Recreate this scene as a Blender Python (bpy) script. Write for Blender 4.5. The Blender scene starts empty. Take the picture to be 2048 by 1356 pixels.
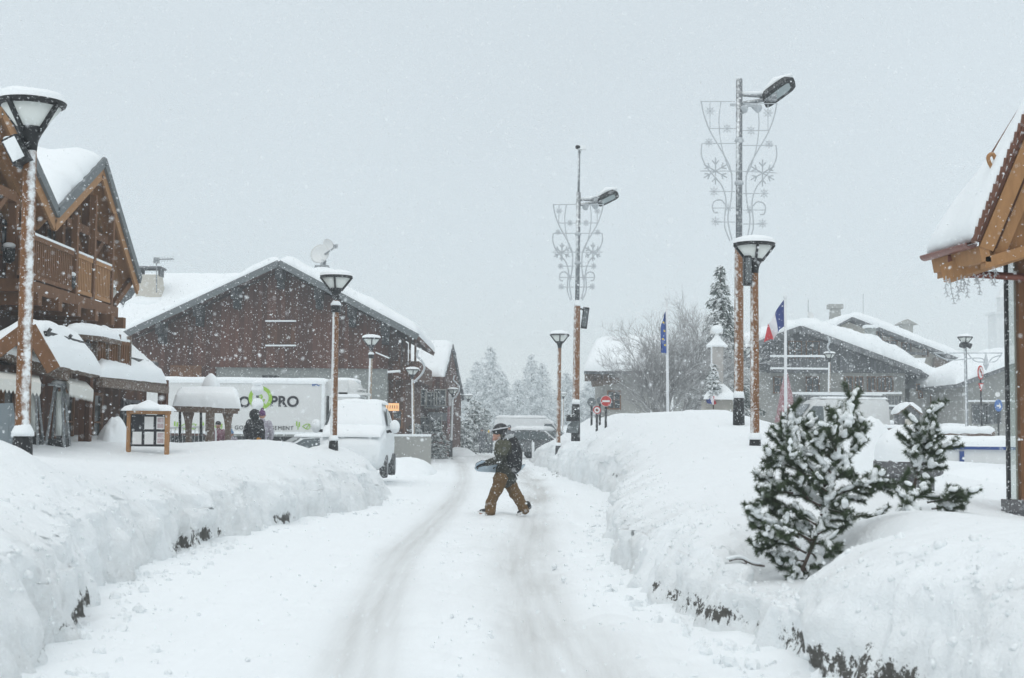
import bpy, math, random
import numpy as np
from mathutils import Vector, Matrix
random.seed(7); np.random.seed(7)
S = bpy.context.scene
# ---------------------------------------------------------------- camera
F = 2800.0                       # focal length in pixels of the 2048 px wide photograph
PITCH = math.atan(184.0/F); ROLL = 0.010; EYE = 1.6
cam_data = bpy.data.cameras.new('camera'); cam = bpy.data.objects.new('camera', cam_data)
S.collection.objects.link(cam)
cam_data.sensor_width = 36.0; cam_data.lens = 36.0*F/2048.0
cam_data.clip_start = 0.1; cam_data.clip_end = 3000.0
CAM_R = Matrix.Rotation(math.pi/2+PITCH, 3, 'X') @ Matrix.Rotation(ROLL, 3, 'Z')
cam.matrix_world = Matrix.Translation((0, 0, EYE)) @ CAM_R.to_4x4()
S.camera = cam
cam_data.dof.use_dof = True; cam_data.dof.focus_distance = 30.0; cam_data.dof.aperture_fstop = 4.0
# ---------------------------------------------------------------- world: overcast sky
SUN_EL, SUN_AZ = math.radians(55), math.radians(200)
world = bpy.data.worlds.new('World'); S.world = world; world.use_nodes = True
nt = world.node_tree; nt.nodes.clear()
wo = nt.nodes.new('ShaderNodeOutputWorld')
sky = nt.nodes.new('ShaderNodeTexSky'); sky.sky_type = 'NISHITA'; sky.sun_disc = False
sky.sun_elevation = SUN_EL; sky.sun_rotation = SUN_AZ
b1 = nt.nodes.new('ShaderNodeBackground'); b1.inputs['Strength'].default_value = 0.05
hs = nt.nodes.new('ShaderNodeHueSaturation'); hs.inputs['Saturation'].default_value = 0.35
nt.links.new(sky.outputs[0], hs.inputs['Color']); nt.links.new(hs.outputs[0], b1.inputs['Color'])
tc = nt.nodes.new('ShaderNodeTexCoord'); sx = nt.nodes.new('ShaderNodeSeparateXYZ')
nt.links.new(tc.outputs['Generated'], sx.inputs[0])
ramp = nt.nodes.new('ShaderNodeValToRGB')           # cloud deck: darker at the horizon, brighter overhead
e = ramp.color_ramp.elements
e[0].position = 0.0; e[0].color = (0.465, 0.515, 0.535, 1)
e[1].position = 1.0; e[1].color = (1.0, 1.04, 1.06, 1)
m = e.new(0.30); m.color = (0.540, 0.602, 0.629, 1)
nt.links.new(sx.outputs['Z'], ramp.inputs['Fac'])
b2 = nt.nodes.new('ShaderNodeBackground'); b2.inputs['Strength'].default_value = 1.0
nt.links.new(ramp.outputs[0], b2.inputs['Color'])
cl = nt.nodes.new('ShaderNodeTexNoise'); cl.inputs['Scale'].default_value = 2.2; cl.inputs['Detail'].default_value = 3
cr_ = nt.nodes.new('ShaderNodeMapRange'); cr_.inputs[1].default_value = .3; cr_.inputs[2].default_value = .7; cr_.inputs[3].default_value = .95; cr_.inputs[4].default_value = 1.05
nt.links.new(tc.outputs['Generated'], cl.inputs['Vector']); nt.links.new(cl.outputs[0], cr_.inputs[0]); nt.links.new(cr_.outputs[0], b2.inputs['Strength'])
add = nt.nodes.new('ShaderNodeAddShader')
nt.links.new(b1.outputs[0], add.inputs[0]); nt.links.new(b2.outputs[0], add.inputs[1])
nt.links.new(add.outputs[0], wo.inputs['Surface'])
sun_data = bpy.data.lights.new('sun', 'SUN'); sun_data.energy = 0.5; sun_data.angle = math.radians(35)
sun_data.color = (1.0, 0.97, 0.93)
sun = bpy.data.objects.new('sun', sun_data); S.collection.objects.link(sun)
sd = Vector((math.sin(SUN_AZ)*math.cos(SUN_EL), math.cos(SUN_AZ)*math.cos(SUN_EL), math.sin(SUN_EL)))
sun.rotation_euler = sd.to_track_quat('Z', 'Y').to_euler(); sun.location = (0, -5, 40)
# ---------------------------------------------------------------- exposure
S.view_settings.view_transform = 'Standard'; S.view_settings.look = 'None'
S.view_settings.exposure = -0.08; S.view_settings.gamma = 1.0
S.render.engine = 'CYCLES'
S.cycles.max_bounces = 10; S.cycles.diffuse_bounces = 5; S.cycles.volume_bounces = 1
S.cycles.transparent_max_bounces = 8; S.cycles.use_denoising = True
S.cycles.use_adaptive_sampling = True; S.cycles.adaptive_threshold = 0.02
# ---------------------------------------------------------------- helpers
def W(px, py, d):
    """world point at ground distance d (along +Y) seen in photograph pixel px, py"""
    v = CAM_R @ Vector(((px-1024)/F, (678-py)/F, -1.0))
    s = d/v.y
    return Vector((v.x*s, d, EYE+v.z*s))
def G(px, py, z=0.0):
    v = CAM_R @ Vector(((px-1024)/F, (678-py)/F, -1.0))
    s = (z-EYE)/v.z
    return Vector((v.x*s, v.y*s, z))
def px2m(n, d): return n*d/F
def hash3(i, j, k, seed):
    n = (i.astype(np.int64)*374761393 + j.astype(np.int64)*668265263 + k.astype(np.int64)*2147483647 + seed*974711) & 0x7fffffff
    n = ((n ^ (n >> 13))*1274126177) & 0x7fffffff
    n = ((n ^ (n >> 15))*461845907) & 0x7fffffff
    return ((n ^ (n >> 16)) & 0xffff)/65535.0
def vnoise(x, y, z, seed=0):
    x = np.asarray(x, float); y = np.asarray(y, float)+0*x; z = np.asarray(z, float)+0*x
    xi, yi, zi = np.floor(x), np.floor(y), np.floor(z)
    fx, fy, fz = x-xi, y-yi, z-zi
    fx = fx*fx*(3-2*fx); fy = fy*fy*(3-2*fy); fz = fz*fz*(3-2*fz)
    r = 0
    for a in (0, 1):
        for b in (0, 1):
            for c in (0, 1):
                r = r + hash3(xi+a, yi+b, zi+c, seed)*(fx if a else 1-fx)*(fy if b else 1-fy)*(fz if c else 1-fz)
    return r*2-1
def fbm(x, y, z=0.0, oct=4, seed=0, gain=.5):
    r = 0; a = 1.0; t = 0
    for o in range(oct):
        r = r + a*vnoise(np.asarray(x)*2**o+o*17.3, np.asarray(y)*2**o+o*9.1, np.asarray(z)*2.0**o+o*5.7, seed+o); t += a; a *= gain
    return r/t
# ---- object linking
COL = S.collection
def origin(o):
    v = Vector((0, 0, 0))
    while o is not None:
        v += o.location; o = o.parent
    return v
def tag(o, label=None, cat=None, group=None, kind=None):
    if label: o['label'] = label
    if cat: o['category'] = cat
    if group: o['group'] = group
    if kind: o['kind'] = kind
    return o
def thing(name, loc, label, cat, group=None):
    o = bpy.data.objects.new(name, None); COL.objects.link(o); o.location = loc
    o.empty_display_size = .2
    return tag(o, label, cat, group)
def link(name, verts, faces, mat, parent=None, smooth=False, loc=None):
    V = np.asarray(verts, float).reshape(-1, 3)
    if parent is not None: V = V-np.array(origin(parent))
    elif loc is not None: V = V-np.array(loc)
    me = bpy.data.meshes.new(name)
    me.from_pydata(V.tolist(), [], [list(map(int, f)) for f in faces])
    if mat: me.materials.append(mat)
    if smooth: me.polygons.foreach_set('use_smooth', [True]*len(me.polygons))
    me.update()
    o = bpy.data.objects.new(name, me); COL.objects.link(o)
    if parent is not None: o.parent = parent
    elif loc is not None: o.location = loc
    return o
def copy_tree(o, parent=None):
    kids = [c for c in S.objects if c.parent == o]
    c = o.copy(); COL.objects.link(c)
    if parent is not None: c.parent = parent
    for k in kids: copy_tree(k, c)
    return c
def frame_of(t):
    t = t.normalized()
    u = t.cross(Vector((0, 0, 1)))
    if u.length < 1e-3: u = t.cross(Vector((0, 1, 0)))
    u.normalize(); return u, u.cross(t).normalized()
class MB:
    def __init__(s): s.v = []; s.f = []
    def add(s, V, Fc):
        n = len(s.v); s.v += [tuple(p) for p in V]; s.f += [tuple(i+n for i in f) for f in Fc]; return s
    def box(s, c, size, R=None):
        hx, hy, hz = size[0]/2, size[1]/2, size[2]/2
        P = [Vector((x*hx, y*hy, z*hz)) for z in (-1, 1) for x, y in ((-1, -1), (1, -1), (1, 1), (-1, 1))]
        if R is not None: P = [R @ p for p in P]
        c = Vector(c)
        return s.add([p+c for p in P], [(3, 2, 1, 0), (4, 5, 6, 7), (0, 1, 5, 4), (1, 2, 6, 5), (2, 3, 7, 6), (3, 0, 4, 7)])
    def beam(s, a, b, w, h, up=(0, 0, 1)):
        a = Vector(a); b = Vector(b); t = (b-a).normalized(); up = Vector(up)
        u = t.cross(up)
        if u.length < 1e-4: u = t.cross(Vector((0, 1, 0)))
        u.normalize(); n = u.cross(t).normalized()
        P = []
        for p in (a, b):
            for i, j in ((-1, -1), (1, -1), (1, 1), (-1, 1)): P.append(p+u*(i*w/2)+n*(j*h/2))
        return s.add(P, [(3, 2, 1, 0), (4, 5, 6, 7), (0, 1, 5, 4), (1, 2, 6, 5), (2, 3, 7, 6), (3, 0, 4, 7)])
    def tube(s, pts, rad, n=8, cap=True):
        pts = [Vector(p) for p in pts]
        if not hasattr(rad, '__len__'): rad = [rad]*len(pts)
        V = []; Fc = []; u = None
        for i, p in enumerate(pts):
            t = (pts[min(i+1, len(pts)-1)]-pts[max(i-1, 0)])
            if t.length < 1e-9: t = Vector((0, 0, 1))
            if u is None: u, w = frame_of(t)
            else:
                t = t.normalized(); u = (u-t*u.dot(t))
                if u.length < 1e-5: u, w = frame_of(t)
                u.normalize(); w = u.cross(t)
            for k in range(n):
                a = 2*math.pi*k/n
                V.append(p+(u*math.cos(a)+w*math.sin(a))*rad[i])
        for i in range(len(pts)-1):
            for k in range(n):
                a, b = i*n+k, i*n+(k+1) % n
                Fc.append((a, a+n, b+n, b))
        if cap:
            Fc.append(tuple(range(n))); Fc.append(tuple((len(pts)-1)*n+k for k in reversed(range(n))))
        return s.add(V, Fc)
    def lathe(s, prof, c, n=20, axis=None):
        c = Vector(c); V = []; Fc = []
        R = Vector((0, 0, 1)).rotation_difference(Vector(axis).normalized()).to_matrix() if axis is not None else None
        for r, z in prof:
            for k in range(n):
                a = 2*math.pi*k/n; p = Vector((r*math.cos(a), r*math.sin(a), z))
                V.append((R @ p if R is not None else p)+c)
        for i in range(len(prof)-1):
            for k in range(n):
                a, b = i*n+k, i*n+(k+1) % n
                Fc.append((a, b, b+n, a+n))
        if prof[0][0] > 1e-4: Fc.append(tuple(reversed(range(n))))
        if prof[-1][0] > 1e-4: Fc.append(tuple((len(prof)-1)*n+k for k in range(n)))
        return s.add(V, Fc)
    def poly(s, pts, th):
        """flat polygon given thickness th (vector)"""
        n = len(pts); th = Vector(th)
        V = [Vector(p) for p in pts]+[Vector(p)+th for p in pts]
        Fc = [tuple(reversed(range(n))), tuple(range(n, 2*n))]+[(i, (i+1) % n, (i+1) % n+n, i+n) for i in range(n)]
        return s.add(V, Fc)
    def ball(s, c, r, n=8, m=6, sq=(1, 1, 1), R=None):
        prof = [(math.sin(math.pi*i/m), -math.cos(math.pi*i/m)) for i in range(m+1)]
        V = []; Fc = []; c = Vector(c)
        for a, z in prof:
            for k in range(n):
                t = 2*math.pi*k/n; p = Vector((a*math.cos(t)*r*sq[0], a*math.sin(t)*r*sq[1], z*r*sq[2]))
                V.append((R @ p if R is not None else p)+c)
        for i in range(m):
            for k in range(n): Fc.append((i*n+k, i*n+(k+1) % n, (i+1)*n+(k+1) % n, (i+1)*n+k))
        return s.add(V, Fc)
    def capsule(s, a, b, ra, rb, n=10):
        a = Vector(a); b = Vector(b); t = (b-a); L = t.length; t = t.normalized() if L > 1e-6 else Vector((0, 0, 1))
        pts = []; rad = []
        for i in range(4):
            q = math.pi/2*(i/4); pts.append(a-t*ra*math.cos(q)); rad.append(max(ra*math.sin(q), ra*.08))
        pts.append(a); rad.append(ra); pts.append(b); rad.append(rb)
        for i in range(1, 5):
            q = math.pi/2*(i/4); pts.append(b+t*rb*math.sin(q)); rad.append(max(rb*math.cos(q), rb*.08))
        return s.tube(pts, rad, n)
    def limb(s, pts, rad, n=10):
        for i in range(len(pts)-1): s.capsule(pts[i], pts[i+1], rad[i], rad[i+1], n)
        return s
    def build(s, name, mat, parent=None, smooth=False, loc=None):
        return link(name, s.v, s.f, mat, parent, smooth, loc)
    def remesh(s, name, voxel, mat, parent=None, smooth=True, loc=None, soft=2, folds=0.):
        """fuse overlapping closed pieces into one continuous skin"""
        tmp = bpy.data.meshes.new('tmp'); tmp.from_pydata(s.v, [], s.f); tmp.update()
        o = bpy.data.objects.new('tmp', tmp); COL.objects.link(o)
        m = o.modifiers.new('r', 'REMESH'); m.mode = 'VOXEL'; m.voxel_size = voxel
        if soft:
            k = o.modifiers.new('s', 'SMOOTH'); k.iterations = soft; k.factor = .5
        dg = bpy.context.evaluated_depsgraph_get(); ev = o.evaluated_get(dg); me = ev.to_mesh()
        V = np.empty(len(me.vertices)*3); me.vertices.foreach_get('co', V)
        Fc = [tuple(p.vertices) for p in me.polygons]
        ev.to_mesh_clear(); bpy.data.objects.remove(o); bpy.data.meshes.remove(tmp)
        V = V.reshape(-1, 3)
        if folds:
            x, y, z = V.T; a = fbm(x*6, y*6, z*17, 3, 77); b_ = fbm(x*6+9, y*6, z*15, 3, 78)
            V = V+np.stack([a, b_, .3*a], -1)*folds
        return link(name, V, Fc, mat, parent, smooth, loc)
def grid_faces(n, m):
    i = np.arange(n-1)[:, None]*m+np.arange(m-1)[None, :]
    return np.stack([i, i+1, i+m+1, i+m], -1).reshape(-1, 4)
def grid_mesh(name, V, n, m, mat, parent=None, flip=False, loc=None, attr=None):
    Fc = grid_faces(n, m)
    if flip: Fc = Fc[:, ::-1]
    V = np.asarray(V, float).reshape(-1, 3)
    if parent is not None: V = V-np.array(origin(parent))
    me = bpy.data.meshes.new(name)
    me.vertices.add(len(V)); me.vertices.foreach_set('co', V.ravel())
    me.loops.add(Fc.size); me.loops.foreach_set('vertex_index', Fc.ravel().astype(np.int32))
    me.polygons.add(len(Fc)); me.polygons.foreach_set('loop_start', np.arange(0, Fc.size, 4, dtype=np.int32))
    me.polygons.foreach_set('use_smooth', np.ones(len(Fc), bool))
    me.update(calc_edges=True); me.validate()
    if attr is not None:
        for k, a in attr.items():
            at = me.attributes.new(k, 'FLOAT', 'POINT'); at.data.foreach_set('value', np.asarray(a, np.float32).ravel())
    if mat: me.materials.append(mat)
    o = bpy.data.objects.new(name, me); COL.objects.link(o)
    if parent is not None: o.parent = parent
    return o
def snow_slab(name, p00, p10, p11, p01, t, mat, parent=None, n=40, m=24, amp=.25, edge=None, seed=0, over=.04, up=None):
    """a blanket of snow lying on the quad p00 p10 p11 p01, thickness t, with rounded rims and an uneven top"""
    P = [np.array(p, float) for p in (p00, p10, p11, p01)]
    c = sum(P)/4; P = [p+(p-c)/np.linalg.norm(p-c)*over for p in P]
    nrm = np.cross(P[1]-P[0], P[3]-P[0]); nrm /= np.linalg.norm(nrm)
    if nrm[2] < 0: nrm = -nrm
    upv = np.array(up, float) if up is not None else nrm*.4+np.array((0, 0, .6)); 
    Lu = np.linalg.norm(P[1]-P[0]); Lv = np.linalg.norm(P[3]-P[0]); e = edge or t*1.0
    def ax(L, k):
        q = np.linspace(0, 1, k); q = .5-.5*np.cos(q*math.pi)*.35-(.5-q)*.65 if False else q
        r = min(.25, e/L); inner = np.linspace(r, 1-r, k-8)
        return np.concatenate([[0, r*.03, r*.12, r*.35], inner, [1-r*.35, 1-r*.12, 1-r*.03, 1]])
    n = max(n, 12); m = max(m, 12)
    u = ax(Lu, n)[:, None]; v = ax(Lv, m)[None, :]
    u = np.broadcast_to(u, (n, m)); v = np.broadcast_to(v, (n, m))
    base = ((1-u)*(1-v))[..., None]*P[0]+(u*(1-v))[..., None]*P[1]+(u*v)[..., None]*P[2]+((1-u)*v)[..., None]*P[3]
    du = np.minimum(u, 1-u)*Lu; dv = np.minimum(v, 1-v)*Lv
    def rd(d): q = np.clip(1-d/e, 0, 1); return np.sqrt(np.maximum(0, 1-q*q))
    h = t*rd(du)*rd(dv)*(1+amp*fbm(base[..., 0]*.9/t**.5, base[..., 1]*.9/t**.5, base[..., 2]*.9, 3, seed)) 
    wob = fbm(base[..., 0]*2.2, base[..., 1]*2.2, base[..., 2]*2.2, 3, seed+5)
    V = base+upv*(h-.01)[..., None]
    rim = (1-np.clip(np.minimum(du, dv)/e, 0, 1))
    V = V+((base-c)/np.linalg.norm(base-c, axis=-1, keepdims=True)*(wob*t*.25*rim)[..., None])
    fl = np.cross(P[1]-P[0], P[3]-P[0])[2] > 0
    o = grid_mesh(name, V, n, m, mat, parent, flip=fl)
    # close the underside
    return o
# ---------------------------------------------------------------- materials
def newmat(name):
    m = bpy.data.materials.new(name); m.use_nodes = True
    t = m.node_tree; b = t.nodes['Principled BSDF']; return m, t, b
def N(t, kind, **kw):
    n = t.nodes.new('ShaderNode'+kind)
    for k, v in kw.items():
        if k in n.inputs: n.inputs[k].default_value = v
        else: setattr(n, k, v)
    return n
SNOW_C = (0.86, 0.89, 0.90)
def math_n(t, op, a, b=None, clamp=False):
    n = t.nodes.new('ShaderNodeMath'); n.operation = op; n.use_clamp = clamp
    for i, x in enumerate((a, b)):
        if x is None: continue
        if hasattr(x, 'default_value') or hasattr(x, 'is_linked'): t.links.new(x, n.inputs[i])
        else: n.inputs[i].default_value = x
    return n.outputs[0]
def mixc(t, fac, a, b):
    n = t.nodes.new('ShaderNodeMix'); n.data_type = 'RGBA'
    for i, x in ((0, fac), (6, a), (7, b)):
        if hasattr(x, 'is_linked'): t.links.new(x, n.inputs[i])
        elif isinstance(x, (int, float)): n.inputs[i].default_value = x
        else: n.inputs[i].default_value = (*x, 1)
    return n.outputs[2]
def noise(t, vec, scale, detail=4, rough=.6, stretch=None):
    if stretch:
        mp = N(t, 'Mapping'); mp.inputs['Scale'].default_value = stretch; t.links.new(vec, mp.inputs[0]); vec = mp.outputs[0]
    n = N(t, 'TexNoise'); n.inputs['Scale'].default_value = scale; n.inputs['Detail'].default_value = detail
    n.inputs['Roughness'].default_value = rough
    t.links.new(vec, n.inputs['Vector']); return n.outputs[0]
def remap(t, x, a, b, c=0., d=1.):
    n = N(t, 'MapRange'); n.interpolation_type = 'SMOOTHSTEP'
    t.links.new(x, n.inputs[0])
    for i, v in enumerate((a, b, c, d)): n.inputs[i+1].default_value = v
    return n.outputs[0]
def M(name, col, rough=.7, var=.25, scale=6., stretch=None, bump=.15, metal=0., snow=None, thr=(.55, .8), frost=0., plank=None, plank_axis='v', spec=.3, snow_n=5.):
    """procedural surface: colour varied by noise, optional boards, snow lying on faces turned to the vector `snow`, flecks of frost"""
    m, t, b = newmat(name)
    pos = N(t, 'NewGeometry').outputs['Position']; geo = t.nodes[-1]
    nz = noise(t, pos, scale, 5, .65, stretch)
    lo = tuple(c*(1-var) for c in col); hi = tuple(min(1, c*(1+var)) for c in col)
    c = mixc(t, nz, lo, hi); hgt = nz
    if plank:
        s = N(t, 'SeparateXYZ'); t.links.new(pos, s.inputs[0])
        u = math_n(t, 'ADD', s.outputs[0], s.outputs[1]) if plank_axis == 'v' else s.outputs[2]
        u = math_n(t, 'DIVIDE', u, plank); fl = math_n(t, 'FLOOR', u); fr = math_n(t, 'FRACT', u)
        wn = N(t, 'TexWhiteNoise'); wn.noise_dimensions = '1D'; t.links.new(fl, wn.inputs['W'])
        k = remap(t, wn.outputs[0], 0, 1, .72, 1.25)
        mm = t.nodes.new('ShaderNodeVectorMath'); mm.operation = 'SCALE'; t.links.new(c, mm.inputs[0]); t.links.new(k, mm.inputs['Scale'])
        edge = math_n(t, 'ABSOLUTE', math_n(t, 'SUBTRACT', fr, .5))
        gap = remap(t, edge, .44, .5)
        c = mixc(t, gap, mm.outputs[0], tuple(x*.25 for x in col))
        hgt = math_n(t, 'SUBTRACT', math_n(t, 'MULTIPLY', nz, .3), gap)
    if snow is not None:
        d = t.nodes.new('ShaderNodeVectorMath'); d.operation = 'DOT_PRODUCT'
        t.links.new(geo.outputs['Normal'], d.inputs[0]); d.inputs[1].default_value = Vector(snow).normalized()
        n2 = noise(t, pos, snow_n, 4, .7)
        f = math_n(t, 'ADD', d.outputs['Value'], math_n(t, 'MULTIPLY', math_n(t, 'SUBTRACT', n2, .5), 1.1))
        f = remap(t, f, *thr)
        c = mixc(t, f, c, SNOW_C)
    if frost:
        n3 = noise(t, pos, 28., 2, .8); f2 = remap(t, n3, .66-frost*.25, .72-frost*.2)
        c = mixc(t, math_n(t, 'MULTIPLY', f2, .75), c, SNOW_C)
    t.links.new(c, b.inputs['Base Color'])
    b.inputs['Roughness'].default_value = rough; b.inputs['Metallic'].default_value = metal
    b.inputs['Specular IOR Level'].default_value = spec
    if bump:
        bp = N(t, 'Bump'); bp.inputs['Strength'].default_value = bump; bp.inputs['Distance'].default_value = .02
        t.links.new(hgt, bp.inputs['Height']); t.links.new(bp.outputs[0], b.inputs['Normal'])
    return m
def snow_mat(name, dirt=False, bump=.35, sc=1.0, tint=SNOW_C, st=None):
    m, t, b = newmat(name)
    pos = N(t, 'NewGeometry').outputs['Position']
    n1 = noise(t, pos, 3.5*sc, 6, .62, st); n2 = noise(t, pos, 40*sc, 3, .7)
    c = mixc(t, n1, tuple(x*.965 for x in tint), tuple(min(.93, x*1.03) for x in tint))
    h = math_n(t, 'ADD', n1, math_n(t, 'MULTIPLY', n2, .22))
    if dirt:
        a = N(t, 'Attribute'); a.attribute_name = 'dirt'
        n3 = noise(t, pos, 7, 5, .75, st or (1, 1, 1)); n4 = noise(t, pos, 26, 3, .8)
        f = math_n(t, 'MULTIPLY', a.outputs['Fac'], remap(t, n3, .30, .72, *((.78, 1.1) if st else (.35, 1.2))), True)
        c = mixc(t, f, c, (.50, .502, .487))
        g = math_n(t, 'MULTIPLY', remap(t, n4, .69, .76), remap(t, a.outputs['Fac'], .04, .3, .0, .55))
        c = mixc(t, g, c, (.33, .27, .20))
        a2 = N(t, 'Attribute'); a2.attribute_name = 'stone'
        n5 = noise(t, pos, 6, 6, .8, (1, 1, .7)); n6 = noise(t, pos, 55, 3, .7)
        k = remap(t, math_n(t, 'ADD', math_n(t, 'MULTIPLY', n5, 1.6), math_n(t, 'MULTIPLY', a2.outputs['Fac'], .45)), 1.13, 1.17)
        c = mixc(t, math_n(t, 'MULTIPLY', k, remap(t, a2.outputs['Fac'], .05, .2)), c, mixc(t, n6, (.035, .034, .032), (.16, .155, .14)))
    t.links.new(c, b.inputs['Base Color']); b.inputs['Roughness'].default_value = .75
    b.inputs['Specular IOR Level'].default_value = .15
    bp = N(t, 'Bump'); bp.inputs['Strength'].default_value = bump; bp.inputs['Distance'].default_value = .06
    t.links.new(h, bp.inputs['Height']); t.links.new(bp.outputs[0], b.inputs['Normal'])
    return m
def glass_mat(name, col=(.08, .1, .11), rough=.12, alpha=None):
    m, t, b = newmat(name)
    b.inputs['Base Color'].default_value = (*col, 1); b.inputs['Roughness'].default_value = rough
    if alpha is not None: b.inputs['Alpha'].default_value = alpha
    return m
def emit_mat(name, col, s):
    m, t, b = newmat(name); b.inputs['Base Color'].default_value = (*col, 1)
    b.inputs['Emission Color'].default_value = (*col, 1); b.inputs['Emission Strength'].default_value = s; return m
UP = (0, 0, 1)
m_snow = snow_mat('snow')
m_roofsnow = snow_mat('roof_snow', bump=.2, sc=.6)
m_banksnow = snow_mat('bank_snow', dirt=True, bump=.9)
m_road = snow_mat('road_snow', dirt=True, bump=.28, st=(1.8, .07, 1))
m_wood_dark = M('dark_brown_boards', (.092, .040, .021), .8, .35, 4, (3, 3, .4), .3, plank=.16)
m_wood_big = M('weathered_red_brown_boards', (.098, .043, .029), .85, .3, 3, (3, 3, .4), .3, plank=.22)
m_wood_mid = M('mid_brown_wood', (.175, .084, .038), .75, .35, 7, (2, 2, .6), .2)
m_wood_honey = M('honey_wood', (.36, .19, .082), .7, .3, 7, (2, 2, .6), .2)
m_wood_old = M('weathered_wood', (.14, .10, .075), .85, .35, 10, (2, 2, .5), .3, snow=UP, thr=(.8, 1.0), frost=.3)
m_fascia = M('grey_metal_fascia', (.15, .165, .17), .6, .15, 5)
m_grey_wood = M('grey_boards', (.15, .155, .16), .85, .3, 4, (3, 3, .4), .3, plank=.2)
m_grey_plaster = M('grey_plaster', (.34, .34, .32), .9, .15, 3)
m_cream = M('cream_plaster', (.55, .52, .46), .9, .1, 3)
m_stone = M('rubble_stone', (.26, .275, .265), .9, .45, 7, None, .5)
m_darkstone = M('dark_wall_stone', (.055, .055, .055), .9, .7, 9, None, .8, snow=UP, thr=(.35, .7))
m_planter = M('dark_granite', (.13, .13, .135), .7, .25, 30, None, .2, frost=.35)
m_black = M('black_metal', (.020, .021, .022), .5, .2, 9, None, .05, frost=.2)
m_black_clean = M('black_cloth', (.018, .018, .020), .8, .3, 14, None, .2, frost=.2)
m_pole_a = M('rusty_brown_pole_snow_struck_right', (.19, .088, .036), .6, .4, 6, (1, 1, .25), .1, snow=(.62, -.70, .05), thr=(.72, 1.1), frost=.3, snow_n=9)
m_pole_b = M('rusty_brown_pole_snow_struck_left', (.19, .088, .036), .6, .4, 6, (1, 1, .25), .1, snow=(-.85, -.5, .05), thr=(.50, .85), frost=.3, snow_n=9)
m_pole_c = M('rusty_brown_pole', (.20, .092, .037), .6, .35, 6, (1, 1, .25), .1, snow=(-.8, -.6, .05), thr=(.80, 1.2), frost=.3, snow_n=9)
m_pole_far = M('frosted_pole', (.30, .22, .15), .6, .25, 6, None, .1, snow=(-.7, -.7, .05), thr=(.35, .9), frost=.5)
m_steel = M('galvanised_steel', (.20, .215, .225), .45, .25, 5, (1, 1, .2), .1, metal=.3, snow=(-.6, -.7, .2), thr=(.7, 1.1), frost=.4, snow_n=12)
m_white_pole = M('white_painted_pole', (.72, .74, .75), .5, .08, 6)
m_frost = M('rime_covered_wire', (.50, .53, .55), .8, .25, 20, None, .1)
m_lampglass = M('opal_lamp_panel', (.72, .75, .72), .4, .06, 3, None, .0)
m_white = M('white_vehicle_paint', (.70, .71, .70), .4, .04, 2, None, .0, spec=.5)
m_whitesnow = M('white_paint_crusted_with_snow', (.72, .75, .76), .6, .08, 6, None, .25, snow=(0, -.4, .9), thr=(.1, .45))
m_darkcar = M('dark_grey_car_paint', (.045, .05, .055), .35, .2, 3, None, .0, snow=(0, -.1, 1), thr=(.45, .75), frost=.5, spec=.6)
m_rubber = M('tyre_rubber', (.02, .02, .02), .9, .2, 20, None, .2, frost=.5)
m_glass = glass_mat('car_glass', (.10, .12, .125), .12)
m_winglass = glass_mat('window_glass', (.05, .06, .065), .1)
m_red = M('red_sign_paint', (.48, .045, .04), .5, .12, 12, None, 0, frost=.1)
m_signwhite = M('white_sign_paint', (.75, .75, .74), .5, .06, 12, None, 0)
m_signback = M('grey_sign_back', (.13, .145, .15), .5, .2, 12, None, 0, frost=.3)
m_blue = M('blue_sign_paint', (.06, .16, .42), .5, .1, 12, None, 0)
m_rinkblue = M('rink_board_blue', (.035, .075, .24), .5, .1, 12, None, 0)
m_flagblue = M('flag_blue', (.03, .05, .20), .8, .15, 8, None, 0)
m_flagwhite = M('flag_white', (.68, .66, .68), .8, .05, 8, None, 0)
m_flagred = M('flag_red', (.60, .06, .07), .8, .12, 8, None, 0)
m_euroblue = M('europe_flag_blue', (.035, .09, .33), .8, .15, 8, None, 0)
m_yellow = M('flag_star_yellow', (.75, .55, .06), .8, .1, 8, None, 0)
m_green = M('green_truck_paint', (.30, .52, .06), .5, .08, 8, None, 0)
m_ink = M('black_print', (.03, .03, .035), .6, .1, 8, None, 0)
m_copper = M('copper_gutter', (.20, .075, .055), .4, .4, 8, None, .1, metal=.4)
m_tile = M('brown_roof_tiles', (.16, .075, .05), .8, .35, 10, None, .3, snow=UP, thr=(.9, 1.2))
m_awning = M('cream_awning_canvas', (.62, .62, .58), .8, .06, 5, None, .1)
m_bark = M('bark', (.075, .055, .045), .9, .3, 14, None, .3, snow=UP, thr=(.35, .7))
m_twig = M('frosted_twigs', (.33, .325, .325), .9, .3, 20, None, 0, snow=UP, thr=(.25, .75))
m_needle = M('pine_needles', (.070, .098, .052), .7, .45, 18, None, 0)
m_conifer = M('haze_paled_snowy_foliage', (.32, .345, .34), .9, .35, 3, None, 0, snow=UP, thr=(.15, .7), snow_n=2.5)  # snowy foliage, base colour whitened further to imitate fading in distant haze
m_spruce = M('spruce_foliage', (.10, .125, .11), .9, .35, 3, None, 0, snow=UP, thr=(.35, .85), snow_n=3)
m_redcone = M('red_fabric_cone', (.27, .07, .085), .8, .5, 9, None, .2, frost=.6)
m_lit = emit_mat('lit_sign', (1.0, .55, .25), .45)
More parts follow.
